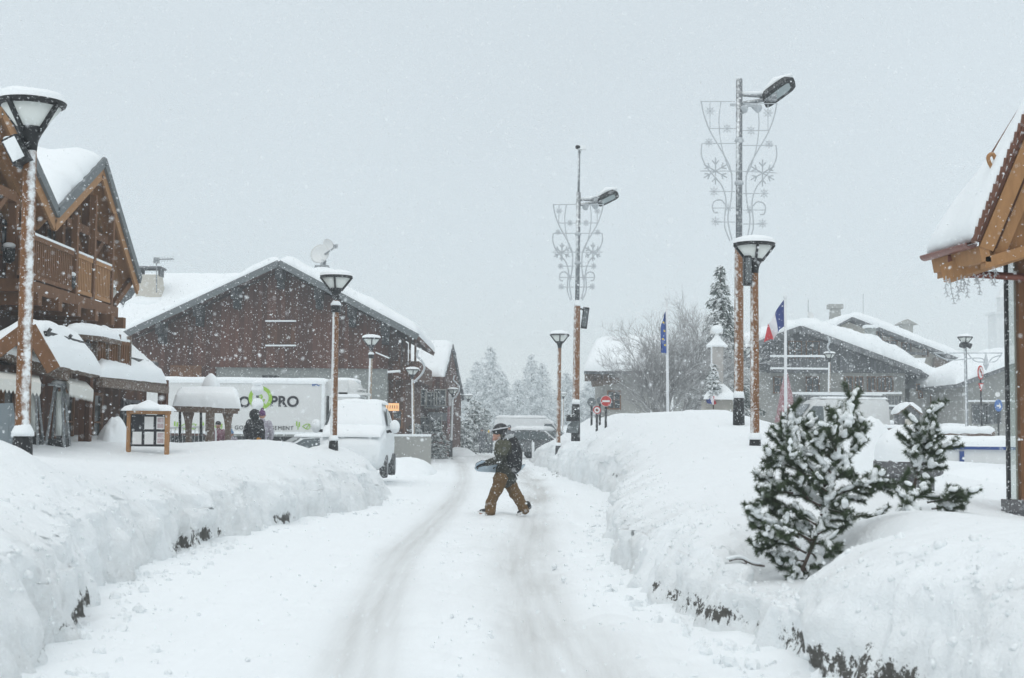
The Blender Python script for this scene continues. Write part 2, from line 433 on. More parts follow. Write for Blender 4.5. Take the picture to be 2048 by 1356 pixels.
# ---------------------------------------------------------------- terrain
FL = np.array([(5, -2.95), (9.07, -3.03), (12.2, -3.76), (15, -4.18), (19.2, -4.28), (23.8, -3.86), (26.7, -3.2), (29, -2.9), (31.5, -2.9), (34, -3.05), (36, -3.7), (38, -4.9), (43, -6.5), (60, -10)])
FR = np.array([(4, 2.7), (9.07, 2.06), (11, 1.79), (13.25, 1.45), (16.7, 1.35), (22.6, 1.66), (28, 2.15), (34, 2.62), (37, 2.5), (45.7, 2.06), (60, 1.5), (71, 1.1), (80, 1.0)])
def smooth_interp(T, y):
    yy = np.asarray(y, float); r = 0
    for k, w in ((-.8, .15), (-.4, .2), (0, .3), (.4, .2), (.8, .15)): r = r+w*np.interp(yy+k, T[:, 0], T[:, 1])
    return r
def footL(y): return smooth_interp(FL, y)+.12
def footR(y): return smooth_interp(FR, y)-.04
OL = np.array([-.2, 0, .10, .25, .64, 1.5, 3, 5, 7, 9, 12, 15.])
ZL = np.array([-.2, -.02, .42, .72, .93, 1.10, 1.22, 1.30, 1.2, 1.0, .5, .2])
OR = np.array([-.2, 0, .08, .22, .55, 1.2, 2, 3, 4.5, 7, 12, 16.])
ZR = {5: [-.2, -.02, .45, .72, .92, 1.05, 1.02, .85, .62, .5, .45, .3],
      12: [-.2, -.02, .42, .68, .88, 1.0, .98, .85, .62, .5, .45, .3],
      19: [-.2, -.02, .36, .56, .70, .84, 1.02, 1.12, .80, .55, .45, .3],
      22: [-.2, -.02, .36, .58, .75, .92, 1.10, 1.18, .75, .55, .45, .3],
      36: [-.2, -.02, .60, 1.0, 1.40, 1.80, 2.15, 2.15, 1.75, 1.2, .9, .5],
      50: [-.2, -.02, .60, 1.0, 1.40, 1.85, 2.25, 2.25, 1.85, 1.3, .9, .5],
      62: [-.2, -.02, .50, .9, 1.25, 1.70, 2.2, 2.1, 1.7, 1.2, .9, .5],
      70: [-.2, -.02, .40, .75, .95, 1.2, 1.6, 1.8, 1.6, 1.2, .9, .5],
      74: [-.2, -.05, .1, .25, .4, .6, .9, 1.1, 1.2, 1.0, .9, .5]}
def gauss(x, y, cx, cy, sx, sy): return np.exp(-((x-cx)/sx)**2-((y-cy)/sy)**2)
def bank_left_z(o, y):
    z = np.interp(o/(1+np.clip((y-28.5)*.28, 0, 2.5)), OL, ZL); s = np.interp(y, [4, 28, 31, 33.5, 35.5, 38, 43], [1, 1, .95, .86, .62, .42, .3])
    x = footL(y)-o
    z = np.where(z > 0, z*s, z)
    return z+.26*gauss(x, y, -4.9, 29.3, 1.3, 2.2)-.22*gauss(x, y, -6.6, 24, 1.6, 3.)+.22*gauss(x, y, -6.0, 14.6, 1.2, 2.)+.20*gauss(x, y, -5.3, 14.6, .6, .7)+.12*gauss(x, y, -9.2, 30, 2.2, 2.)+.42*gauss(x, y, -4.1, 33.2, .9, 1.5)
ZRK = np.array(sorted(ZR)); ZRV = np.array([ZR[k] for k in sorted(ZR)])
def bank_right_z(o, y):
    cols = np.stack([np.interp(y, ZRK, ZRV[:, j]) for j in range(len(OR))], -1)
    idx = np.clip(np.searchsorted(OR, o)-1, 0, len(OR)-2)
    a = np.take_along_axis(cols, idx[..., None], -1)[..., 0]; b = np.take_along_axis(cols, (idx+1)[..., None], -1)[..., 0]
    z = a+(b-a)*np.clip((o-OR[idx])/(OR[idx+1]-OR[idx]), 0, 1)
    x = footR(y)+o
    zn = z-.62*gauss(x, y, 2.35, 11.9, .42, .8)-.25*gauss(x, y, 2.9, 13.2, .6, 1.0)-.40*gauss(x, y, 2.7, 11.3, .38, .8)-.45*gauss(x, y, 2.12, 10.7, .36, .75)-.04*gauss(x, y, 3.4, 10.2, 1.4, 1.6)
    return np.maximum(zn, np.minimum(z, .36))
def plaza_z(x, y):
    x = np.asarray(x, float); y = np.asarray(y, float)
    zr = np.interp(y, [0, 36, 55, 120, 200, 300], [.35, .5, .9, .9, 1.0, 2.])
    zl = np.interp(y, [0, 34, 44, 60, 200, 300], [.3, .38, .25, .05, .1, 1.5])
    zc = np.interp(y, [0, 150, 200, 300], [-.12, -.12, 0., 1.])
    wl = 1/(1+np.exp((x-np.interp(y, [0, 34, 40, 60, 120], [-6.5, -6.0, -7.0, -9.5, -12]))*2.2))
    wr = 1/(1+np.exp(-(x-np.interp(y, [0, 20, 60, 75, 90, 130], [4.2, 4.2, 3.6, 4.0, 6, 7]))*2.2))
    z = zc*(1-wl-wr)+zl*wl+zr*wr
    z = z+.75*gauss(x, y, 13.5, 54, 5.5, 3.)+.45*gauss(x, y, 21, 56, 5, 3)+.55*gauss(x, y, 9.3, 27.5, 1.3, 2.)+.6*gauss(x, y, 7.4, 60, 3, 4)
    z = z+np.where(wl > .5, 1, 0)*0
    z = z+.04*fbm(x*.35, y*.35, 0, 3, 3)*np.clip(wl+wr, 0, 1)
    hill = np.clip((np.hypot(x, y)-170)/130, 0, 1)
    return z+hill**1.5*(9*np.clip((x+10)/140, 0, 1)+6*np.clip((-x-60)/120, 0, 1))
gx = np.concatenate([np.linspace(-320, -45, 40), np.linspace(-40, 40, 150), np.linspace(45, 320, 40)])
gy = np.concatenate([np.linspace(-60, 0, 12), np.linspace(2, 100, 180), np.linspace(104, 330, 50)])
X, Y = np.meshgrid(gx, gy, indexing='ij')
ground = tag(grid_mesh('ground', np.stack([X, Y, plaza_z(X, Y)], -1), len(gx), len(gy), m_snow, flip=True), 'flat snow covered ground of the village square', 'ground', kind='structure')
# snow road with two wheel tracks
TL = np.array([(3, -.7), (9.07, -.95), (13.25, -1.27), (18.8, -1.44), (23.8, -1.35), (32.5, -1.27), (45.7, -1.5), (66, -2.3), (85, -3.6), (130, -9)])
TR = np.array([(3, .9), (9.07, .5), (11.5, .31), (15.5, .17), (18.8, .17), (23.8, .35), (32.5, .59), (45.7, .72), (66, .1), (85, -1.3), (130, -6.5)])
ry = np.concatenate([np.linspace(3.5, 34, 420), np.linspace(34.2, 130, 260)])
nv = 200
la = smooth_interp(FL, ry)-.9; la = np.where(ry > 32, np.minimum(la, -3.9-(ry-32)*.09), la)
lb = np.where(ry < 73, smooth_interp(FR, ry)+.8, 3.0)
v = np.linspace(0, 1, nv)[None, :]
RX = la[:, None]*(1-v)+lb[:, None]*v; RY = np.broadcast_to(ry[:, None], RX.shape)
dl = RX-smooth_interp(TL, ry)[:, None]; dr = RX-smooth_interp(TR, ry)[:, None]
wob = .06*fbm(RX*.5, RY*.22, 0, 3, 21)
def rut(d, w): return np.exp(-(np.abs(d+wob)/w)**3.0)
rl = rut(dl, .28); rr = rut(dr, .38)
edge_n = fbm(RX*2.2, RY*.30, 0, 4, 31)
groove = .5+.5*np.sin(dl*36)*rl
groove2 = .5+.5*np.sin(dr*34)*rr
lump = fbm(RX*2.3, RY*1.6, 0, 4, 41); fine = fbm(RX*7, RY*5, 0, 3, 43)
RZ = .012-.035*rl*(1-.5*groove)-.045*rr*(1-.45*groove2)+.028*lump*(1-np.maximum(rl, rr)*.93)+.012*fine*(1-.95*np.maximum(rl, rr))
shoulder = np.exp(-((np.abs(dl)-.48)/.13)**2)+np.exp(-((np.abs(dr)-.60)/.15)**2)
RZ = RZ+.022*shoulder*(1+edge_n)
feet = (np.exp(-(dr-.55)**2/.5)+np.exp(-((dl-.8))**2/.3))*np.clip(fbm(RX*3.5, RY*3, 0, 3, 51)-.1, 0, 1)
RZ = RZ-.07*feet
eL = RX-smooth_interp(FL, ry)[:, None]; eR = smooth_interp(FR, ry)[:, None]-RX
RZ = RZ+.05*np.exp(-np.abs(eL)/.25)*(1+fbm(RX*3, RY*3, 0, 3, 61))+.05*np.exp(-np.abs(eR)/.25)*(1+fbm(RX*3, RY*3, 0, 3, 62))*(RY < 74)
far = np.clip((RY-34)/30, 0, 1)
dirt = .66*rl*(.62+.35*edge_n+.25*groove)+.60*rr*(.72+.40*edge_n+.22*groove2)+.30*np.exp(-(dr/.8)**2)*np.clip(.4+edge_n, 0, 1)+.10*np.exp(-((dl+dr)/2.2)**2)*np.clip(lump+.2, 0, 1)
dirt = dirt+.05*np.exp(-((dl+dr)/3.)**4)*(1+edge_n)+.10*far*np.exp(-((dl+dr)/3.5)**2)
road = tag(grid_mesh('road', np.stack([RX, RY, RZ], -1), len(ry), nv, m_road, attr={'dirt': np.clip(dirt, 0, 1)}), 'snow covered village road with two curving wheel tracks', 'road', kind='structure')
FACE_PTS = []
def bank(name, label, y, o, foot, sgn, zf, seed, flip, bare, smax, hs=.13):
    Yg, Og = np.meshgrid(y, o, indexing='ij')
    Xg = foot(Yg)+sgn*Og; Z = zf(Og, Yg)
    face = np.exp(-(np.maximum(Og-.25, 0)/.5)**2)                       # ploughed vertical face
    low = np.clip(1-Z/.9, 0, 1)
    n1 = fbm(Xg*1.3, Yg*1.3, Z*1.1, 4, seed); n2 = fbm(Xg*4.2, Yg*4.2, Z*2.2, 4, seed+9); n3 = fbm(Xg*.35, Yg*.35, 0, 3, seed+4)
    chunk = np.clip(fbm(Yg*2.6, Z*2.2, 0.0, 3, seed+15), 0, 1)+.22*fbm(Yg*4.5, Z*1.2, 0.0, 3, seed+17)
    n4 = fbm(Xg*11, Yg*11, Z*6, 3, seed+31); nx = face*(.24*n1+.11*n2+.04*n4-.16*chunk)
    stone = face*np.exp(-((Z-hs)/.13)**2)*np.clip(fbm(Yg*.55, Yg*0, 0, 3, seed+21)*2.2+bare, 0, 1)*np.clip((smax-Yg)/4, 0, 1)
    Xg = Xg+sgn*(nx+.05*stone)
    Z = Z+(Og > .15)*(.09*n3+.05*n1*(.4+face)+.032*n2*(.35+face)+.012*n4)
    ct = np.clip(n1*1.2+.3*n2, 0, 1)
    d = face*np.clip(.10+.45*low+.5*fbm(Yg*1.6, Z*1.2, 0, 4, seed+30)-.10, 0, 1)*.85
    FACE_PTS.append(np.stack([Xg, Yg, Z], -1)[(face > .25) & (Z > .04) & (Yg < 60)])
    return tag(grid_mesh(name, np.stack([Xg, Yg, Z], -1), len(y), len(o), m_banksnow, flip=flip, attr={'dirt': d, 'stone': stone}), label, 'snow bank', kind='structure')
ob = np.concatenate([np.linspace(-.12, .0, 3), np.linspace(.012, .35, 34), np.linspace(.38, 1.6, 40), np.linspace(1.7, 5, 40), np.linspace(5.2, 15, 36)])
bank('snow_bank', 'ploughed snow bank along the left side of the road', np.concatenate([np.linspace(4, 34, 560), np.linspace(34.1, 43, 60)]), ob, footL, -1, bank_left_z, 100, False, .15, 27)
bank('snow_bank', 'high ploughed snow bank along the right side of the road', np.concatenate([np.linspace(4, 26, 480), np.linspace(26.06, 50, 260), np.linspace(50.2, 74, 120)]), ob, footR, 1, bank_right_z, 200, True, .35, 21, .16)
def face_clods(n, seed):
    rng = np.random.RandomState(seed); P = np.concatenate(FACE_PTS); P = P[rng.choice(len(P), n, p=(P[:, 1]**-.3)/np.sum(P[:, 1]**-.3))]
    ico = np.array([(0, 0, 1), (.89, 0, .45), (.28, .85, .45), (-.72, .53, .45), (-.72, -.53, .45), (.28, -.85, .45), (.72, .53, -.45), (-.28, .85, -.45), (-.89, 0, -.45), (-.28, -.85, -.45), (.72, -.53, -.45), (0, 0, -1)])
    fi = np.array([(0, 1, 2), (0, 2, 3), (0, 3, 4), (0, 4, 5), (0, 5, 1), (1, 6, 2), (2, 7, 3), (3, 8, 4), (4, 9, 5), (5, 10, 1), (2, 6, 7), (3, 7, 8), (4, 8, 9), (5, 9, 10), (1, 10, 6), (11, 7, 6), (11, 8, 7), (11, 9, 8), (11, 10, 9), (11, 6, 10)])
    r = .008+.025*rng.rand(n)**3
    V = ico[None]*(1+rng.normal(0, .22, (n, 12, 1)))*r[:, None, None]*rng.uniform(.75, 1.3, (n, 1, 3))+P[:, None, :]
    Fc = (np.arange(n)[:, None, None]*12+fi[None]).reshape(-1, 3)
    o = link('snow_clods', V.reshape(-1, 3), Fc, m_banksnow, None, True); tag(o, 'crumbled snow lumps stuck to the ploughed faces of the banks', 'snow', kind='stuff')
def clods(n, seed):
    rng = np.random.RandomState(seed); b = MB(); r_ = random.Random(seed)
    for i in range(n):
        k = rng.rand(); y = 6+26*rng.rand()**1.6
        if k < .36: x = float(footL(y))+abs(rng.normal(.0, .28))+.02; r = .012+.045*rng.rand()**3
        elif k < .72: x = float(footR(y))-abs(rng.normal(.0, .28))-.02; r = .012+.045*rng.rand()**3
        else:
            T = TL if rng.rand() < .5 else TR; x = float(np.interp(y, T[:, 0], T[:, 1]))+rng.choice([-1, 1])*(.45+abs(rng.normal(0, .2))); r = .007+.018*rng.rand()**2
        R = Matrix.Rotation(rng.rand()*6.28, 3, (r_.uniform(-1, 1), r_.uniform(-1, 1), 1)); k0 = len(b.v)
        b.ball((x, y, .012+r*.35), r, 6, 4, (1.2, .9, .8), R)
        for j in range(k0, len(b.v)):
            p = Vector(b.v[j]); c = Vector((x, y, .012+r*.35)); b.v[j] = tuple(c+(p-c)*(1+.28*math.sin(j*12.9898+i)))
    o = b.build('snow_clods', m_banksnow, None, False); tag(o, 'broken clods of snow scattered along the road and bank feet', 'snow', kind='stuff')
def mound(name, label, c, rx, ry_, h, seed, mat=None, n=48, rot=0.):
    r = np.linspace(0, 1, 22)[:, None]; a = np.linspace(0, 2*math.pi, n)[None, :]
    q = 1+.22*fbm(np.cos(a)*1.4+0*r, np.sin(a)*1.4+0*r, r*0, 3, seed)
    x = r*np.cos(a)*rx*q; y = r*np.sin(a)*ry_*q
    xx = c[0]+x*math.cos(rot)-y*math.sin(rot); yy = c[1]+x*math.sin(rot)+y*math.cos(rot)
    z = c[2]-.1+(h+.1)*(1-r**3.0)**.8*(1+.28*fbm(xx*1.5, yy*1.5, 0, 4, seed+3)*np.minimum(1, 4*r))
    return tag(grid_mesh(name, np.stack([xx+0*z, yy+0*z, z], -1), 22, n, mat or m_snow, flip=False), label, 'snow heap', kind='structure')

clods(1300, 17)

face_clods(3400, 5)
# ---------------------------------------------------------------- buildings
def V3(*a): return Vector(a)
def window(parent, c, w, h, axis='x', depth=.08, frame=None, bars=(1, 1), nrm=-1, panemat=None, fw=.07):
    """window part (frame) with a pane sub-part; axis = direction of its width"""
    c = Vector(c); b = MB(); out = V3(0, nrm, 0) if axis == 'x' else V3(nrm, 0, 0); ax = V3(1, 0, 0) if axis == 'x' else V3(0, 1, 0)
    def bx(cc, ww, hh, dd):
        b.box(cc, (ww, dd, hh) if axis == 'x' else (dd, ww, hh))
    o = c+out*depth*.5
    for s in (-1, 1):
        bx(o+ax*s*(w/2-fw/2), fw, h, depth); bx(o+V3(0, 0, s*(h/2-fw/2)), w-2*fw, fw, depth)
    for i in range(1, bars[0]+1): bx(o+ax*(-w/2+w*i/(bars[0]+1)), fw*.6, h-2*fw, depth*.8)
    for i in range(1, bars[1]+1): bx(o+V3(0, 0, -h/2+h*i/(bars[1]+1)), w-2*fw, fw*.5, depth*.6)
    f = b.build('window', frame or m_wood_mid, parent)
    p = MB(); q = c+out*depth*.2
    p.box(q, (w-fw, .02, h-fw) if axis == 'x' else (.02, w-fw, h-fw)); p.build('pane', panemat or m_winglass, f)
    return f
def slab(b, p0, p1, p2, p3, th):
    P = [Vector(p) for p in (p0, p1, p2, p3)]; n = (P[1]-P[0]).cross(P[3]-P[0]).normalized()
    if n.z > 0: n = -n
    return b.poly(P, n*th)
def gable_prism(b, xl, xr, xa, y0, y1, zb, zl, zr, za):
    P = [V3(xl, y0, zb), V3(xr, y0, zb), V3(xr, y0, zr), V3(xa, y0, za), V3(xl, y0, zl)]
    return b.poly(P, (0, y1-y0, 0))
class Each:
    """like MB, but every piece becomes a part of its own"""
    def __init__(s, name, mat, parent): s.a = (name, mat, parent)
    def beam(s, *k): return MB().beam(*k).build(*s.a)
    def box(s, *k): return MB().box(*k).build(*s.a)
# ===== the double-gabled wooden chalet on the left: gables face the road (+X)
RA = 33.0
pk = W(207, 318, RA); XV = pk.x; ZR_ = pk.z
vl = W(118, 420, RA*.904); ne = W(284, 556, RA*1.105)
yv, zv = RA*.9, vl.z-.02
R1 = RA*.8
left = thing('chalet', (XV-2.0, 29, .3), 'tall double-gabled brown wooden chalet on the left with balconies and cream awnings', 'chalet')
XW = XV-1.25; XB = XV-10.5
b = MB()     # boarded body under both gables (pentagon outline in the plane x = XW)
def gp(y0, z0, ya, za, y1, z1, zb=.1): return [V3(XW, y0, zb), V3(XW, y1, zb), V3(XW, y1, z1), V3(XW, ya, za), V3(XW, y0, z0)]
b.poly(gp(yv-6.6, zv-.1, R1, ZR_-.45, yv, zv-.1), (XB-XW, 0, 0))
sl = (ZR_-ne.z)/(ne.y-RA)
yn = 35.4
b.poly(gp(yv, zv-.1, RA, ZR_-.45, yn, ZR_-.45-sl*(yn-RA)), (XB-XW, 0, 0))
b.build('wall', m_wood_dark, left)
b = MB(); sn = []
def lroof(y0, z0, y1, z1, xf=XV, th=.22):
    slab(b, (xf, y0, z0), (xf, y1, z1), (XB-.5, y1, z1), (XB-.5, y0, z0), th)
    sn.append(((xf, y0, z0), (xf, y1, z1), (XB-.5, y1, z1), (XB-.5, y0, z0)))
lroof(R1, ZR_, yv-.03, zv); lroof(R1-.0, ZR_, 2*R1-yv, zv)
lroof(RA, ZR_, yv+.03, zv); lroof(RA, ZR_, ne.y, ne.z)
rf = b.build('roof', m_wood_honey, left)
for i, q in enumerate(sn): snow_slab('snow_cover', *q, .42 if i != 2 else .5, m_roofsnow, rf, n=30, m=40, seed=300+i, amp=.5, over=0.0, edge=.55)
b = MB()    # verge boards: grey metal edge over honey bargeboard
g2 = MB()
for (ya, za, yb, zb_) in ((R1, ZR_, yv, zv), (R1, ZR_, 2*R1-yv, zv), (RA, ZR_, yv, zv), (RA, ZR_, ne.y, ne.z)):
    A = V3(XV+.03, ya, za-.06); B = V3(XV+.03, yb, zb_-.06)
    g2.beam(A, B, .07, .22, (0, 0, 1)); b.beam(A-V3(.06, 0, .27), B-V3(.06, 0, .27), .06, .26, (0, 0, 1))
    A2 = A-V3(.5, 0, .30); B2 = B-V3(.5, 0, .30)
    for k in range(2): b.beam(A2-V3(.4*k, 0, 0), B2-V3(.4*k, 0, 0), .14, .18, (0, 0, 1))
b.build('bargeboard', m_wood_honey, left); g2.build('verge_trim', m_fascia, left)
b = Each('timber_frame', m_wood_mid, left)    # frame posts, collar beams and braces under the two gables
for yc in (R1, RA):
    b.beam((XV-.35, yc, ZR_-.5), (XV-.35, yc, 4.6), .18, .18, (1, 0, 0))
    b.beam((XV-.35, yc-1.7, ZR_-1.75), (XV-.35, yc+1.7, ZR_-1.75), .16, .2)
    b.beam((XV-.35, yc, ZR_-2.6), (XV-.35, yc+1.3, ZR_-1.75), .13, .13)
    b.beam((XV-.35, yc, ZR_-2.6), (XV-.35, yc-1.3, ZR_-1.75), .13, .13)
    for s in (-1.9, 1.75): b.beam((XV-.35, yc+s, 4.5), (XV-.35, yc+s, ZR_-1.7), .17, .17, (1, 0, 0))
    b.beam((XV-.35, yc, ZR_-.35), (XW, yc, ZR_-.35), .2, .22)
b.beam((XV-.35, RA+2.4, 4.7), (XV-.1, RA+3.35, 5.55), .14, .14)
# balcony floor, two railing panels, beam ends
zb0 = 4.42
b = MB(); b.box((XV-.62, 31.2, zb0), (1.3, 6.6, .26))
for yy in (28.2, 29.5, 30.8, 32.1, 33.4, 34.4): b.beam((XW, yy, zb0-.26), (XV+.22, yy, zb0-.26), .24, .26)
b.build('balcony_floor', m_wood_mid, left)
def rail(y0, y1, mat, x=XV-.02, z0=None, z1=None):
    z0 = z0 or zb0+.22; z1 = z1 or zb0+1.02
    b = MB(); b.beam((x, y0, z1), (x, y1, z1), .09, .1); b.beam((x, y0, z0), (x, y1, z0), .07, .09)
    k = int((y1-y0)/.13)
    for i in range(k+1):
        yy = y0+.05+(y1-y0-.1)*i/k; b.box((x, yy, (z0+z1)/2), (.035, .075, z1-z0-.08))
    r = b.build('balcony_railing', mat, left)
    s = MB(); s.beam((x, y0, z1+.075), (x, y1, z1+.075), .11, .05); s.build('snow_cover', m_snow, r)
rail(31.25, 32.35, m_wood_honey); rail(32.6, 33.85, m_wood_honey); rail(27.6, 30.9, m_wood_mid)
b = Each('balcony_post', m_wood_mid, left)
for yy in (31.15, 32.47, 33.95): b.beam((XV-.03, yy, zb0), (XV-.03, yy, ZR_-.7-.5*abs(yy-RA)), .13, .13, (1, 0, 0))
for yy, zz in ((30.2, 5.9), (33.1, 5.7), (34.6, 3.4), (28.2, 5.8), (31.6, 3.3)):
    window(left, (XW, yy, zz), .95, 1.25, 'y', .07, m_wood_mid, (1, 1), 1)
def wall_lantern(px, py, d):
    c = W(px, py, d); b = MB(); b.lathe([(.01, .18), (.13, .1), (.12, -.12), (.05, -.18)], c, 8); b.beam(c+V3(0, 0, .15), c+V3(-.3, 0, .32), .03, .03)
    o = b.build('lantern', m_black, left); s = MB(); s.ball(c+V3(0, 0, .17), .13, 10, 6, (1, 1, .5)); s.build('snow_cap', m_snow, o, True)
wall_lantern(140, 564, 31); wall_lantern(177, 577, 32.6); wall_lantern(18, 508, 28)
# --- the low annex with the porch gable, lean-to roof, small balcony and awnings
A0, A1, A2_, A3 = W(60, 646, 24), W(109, 731, 24.2), W(203, 750, 26.9), W(131, 664, 26.4)
Lf = W(0, 690, 23.8)+(W(0, 690, 23.8)-A0)*1.2; Lb = W(-20, 715, 26)-V3(.9, 0, .6)
def roof_part(quads, th, mat, sm, t_snow, seed, name='annex_roof'):
    b = MB()
    for q in quads: slab(b, *q, th)
    r = b.build(name, mat, left)
    for i, q in enumerate(quads): snow_slab('snow_cover', *q, t_snow, m_roofsnow, r, 28, 28, seed=seed+i, amp=.35, over=.03)
    return r
roof_part([(A0, A1, A2_, A3), (A0, Lf, Lb, A3)], .13, m_wood_old, 0, .26, 330, 'porch_roof')
b = MB(); e1 = A0*.985+A1*.0; 
pg = [W(58, 668, 24.5), W(97, 716, 24.5), W(14, 706, 24.5)]
b.poly(pg, (0, .12, 0)); b.build('porch_gable', m_cream, left)
b = MB(); b.beam(A0+V3(0, -.05, -.08), A1+V3(0, -.05, -.08), .08, .24); b.beam(A0+V3(0, -.05, -.08), Lf+V3(0, -.05, -.08), .08, .24); b.build('bargeboard', m_wood_mid, left)
B0, B1, B2, B3 = W(196, 738, 28), W(262, 752, 29.8), W(333, 766, 32.3), W(258, 702, 34)
roof_part([(W(140, 700, 30.5), W(200, 752, 27.3), B2, B3)], .14, m_wood_old, 0, .28, 340, 'lean_to_roof')
b = MB()
for f, p, q in ((.55, A3, A2_), ):
    a_ = A0.lerp(A1, .60)+V3(0, 0, .26); c_ = A3.lerp(A2_, .66)+V3(0, 0, .28); b.beam(a_, c_, .06, .09)
    for k in (.05, .5, .92): pp = a_.lerp(c_, k); b.beam(pp-V3(.15, 0, .2), pp+V3(.05, 0, .1), .05, .05)
b.build('snow_guard', m_black, left); b = MB(); q0, q1 = W(262, 733, 30.5), W(314, 742, 33.6); b.beam(q0+V3(0, 0, .16), q1+V3(0, 0, .16), .06, .08)
b.build('snow_guard', m_black, left)
# gutter beam under the porch with its snow, and lean-to fascia
b = MB(); b.beam(W(-40, 690, 23.6), W(132, 752, 25.2), .18, .20); b.beam(W(200, 760, 27.2)-V3(0, 0, .05), W(333, 776, 32.3)-V3(0, 0, .05), .12, .16)
fa = b.build('fascia_beam', m_wood_old, left)
s = MB(); s.tube([W(-40, 684, 23.5)+V3(0, 0, .04), W(40, 713, 24.3)+V3(0, 0, .05), W(134, 746, 25.2)+V3(0, 0, .04)], [.09, .11, .07], 8); s.build('snow_cover', m_snow, fa, True)
# small balcony box on the annex
c0, c1 = W(134, 735, 27.2), W(258, 738, 29.4)
b = Each('balcony_post', m_wood_old, left); z0 = W(190, 740, 28).z; z1 = W(190, 662, 28).z
px_ = [W(190, 700, 27.9), W(258, 700, 29.6)]
for p in (W(140, 700, 27.2), W(190, 700, 27.9), W(213, 700, 28.4), W(236, 700, 29.0), W(258, 700, 29.6)): b.beam((p.x, p.y, z0-.3), (p.x, p.y, z1), .09, .09, (1, 0, 0))
b = MB()
for a_, c_ in ((px_[0], px_[1]), (W(138, 700, 27.9), px_[0])):
    b.beam((a_.x, a_.y, z0+.62), (c_.x, c_.y, z0+.62), .06, .07); L = (c_-a_).length
    for i in range(int(L/.12)): p = a_.lerp(c_, (i+.5)/int(L/.12)); b.box((p.x, p.y, z0+.32), (.06, .07, .58))
r = b.build('balcony_railing', m_wood_mid, left)
s = MB()
for a_, c_ in ((px_[0], px_[1]),): s.beam((a_.x, a_.y, z0+.02), (c_.x, c_.y, z0+.02), .16, .12); s.beam((a_.x, a_.y, z0+.68), (c_.x, c_.y, z0+.68), .08, .05)
s.build('snow_cover', m_snow, r)
roof_part([(W(126, 664, 27.0), W(206, 672, 27.6), W(264, 686, 30.0), W(190, 668, 31.0))], .10, m_wood_old, 0, .22, 350, 'balcony_roof')
b = MB(); b.poly([W(205, 665, 30.6), W(256, 675, 31.4), W(256, 735, 31.4), W(205, 735, 30.6)], (-.2, .2, 0)); b.build('balcony_back_wall', m_wood_dark, left)
# ground floor front, set back under the roofs
b = MB(); xg = -9.1; b.box((xg-.4, 29.2, 1.3), (.8, 11.5, 2.8)); b.build('shopfront', m_wood_dark, left)
b = Each('porch_post', m_wood_dark, left)
for px, d in ((172, 27.0), (326, 32.6)):
    p = W(px, 800, d); b.beam((p.x, p.y, .2), (p.x, p.y, 2.7), .2, .2, (1, 0, 0))
for yy in (25.5, 28.4, 30.4): window(left, (xg, yy, 1.7), 1.2, 1.3, 'y', .07, m_wood_mid, (1, 1), 1)
window(left, (xg, 33.4, 1.5), 1.5, 1.5, 'y', .07, m_grey_wood, (2, 0), 1)
def awning(a, c, drop, out, label=None):
    """canvas awning from wall line a-c, sloping outwards by `out`, with a scalloped hem"""
    a = Vector(a); c = Vector(c); o = Vector(out); n = 36; V = []; Fc = []
    for i in range(n+1):
        p = a.lerp(c, i/n); q = p+o; h = .20+.035*abs(math.sin(i*math.pi/2)) if i % 2 else .17
        V += [p, q, q-V3(0, 0, h), p-V3(0, 0, .03)]
    for i in range(n):
        for k in range(3): Fc.append((i*4+k, i*4+4+k, i*4+5+k, i*4+1+k))
    Fc += [(0, 1, 2, 3)]
    return link('awning', V, Fc, m_awning, left)
awning(W(125, 752, 25.6), W(172, 764, 26.6), 0, W(128, 768, 24.8)-W(125, 752, 25.6)+V3(.1, 0, 0))
awning(W(-60, 735, 23.6), W(78, 752, 24.6), 0, W(82, 766, 23.4)-W(78, 752, 24.6))
# ===== grey house glimpsed behind the left chalet
g = thing('house', (W(235, 640, 84).x, 85, 0), 'small grey boarded house with snowy roof behind the left chalet', 'house')
p0, p1 = W(196, 600, 84), W(278, 600, 84); zt = W(240, 566, 84).z
b = MB(); b.box(((p0.x+p1.x)/2, 87, zt/2), (p1.x-p0.x, 4, zt)); b.build('wall', m_grey_wood, g)
b = MB(); c = W(222, 583, 84.9); b.box(c, (1.15, .12, .9)); b.build('white_panel', m_cream, g)
q = ((p0.x-2, 84.5, zt-.2), (p1.x+.2, 84.5, zt-.2), (p1.x+.2, 89, zt+.8), (p0.x-2, 89, zt+.8))
b = MB(); slab(b, *q, .15); r = b.build('roof', m_grey_wood, g); snow_slab('snow_cover', *q, .4, m_roofsnow, r, seed=360)
q = (W(140, 690, 79), W(268, 690, 79), W(244, 612, 84), W(180, 604, 84))
b = MB(); slab(b, *q, .15); r = b.build('lower_roof', m_grey_wood, g); snow_slab('snow_cover', *q, .3, m_roofsnow, r, seed=361)
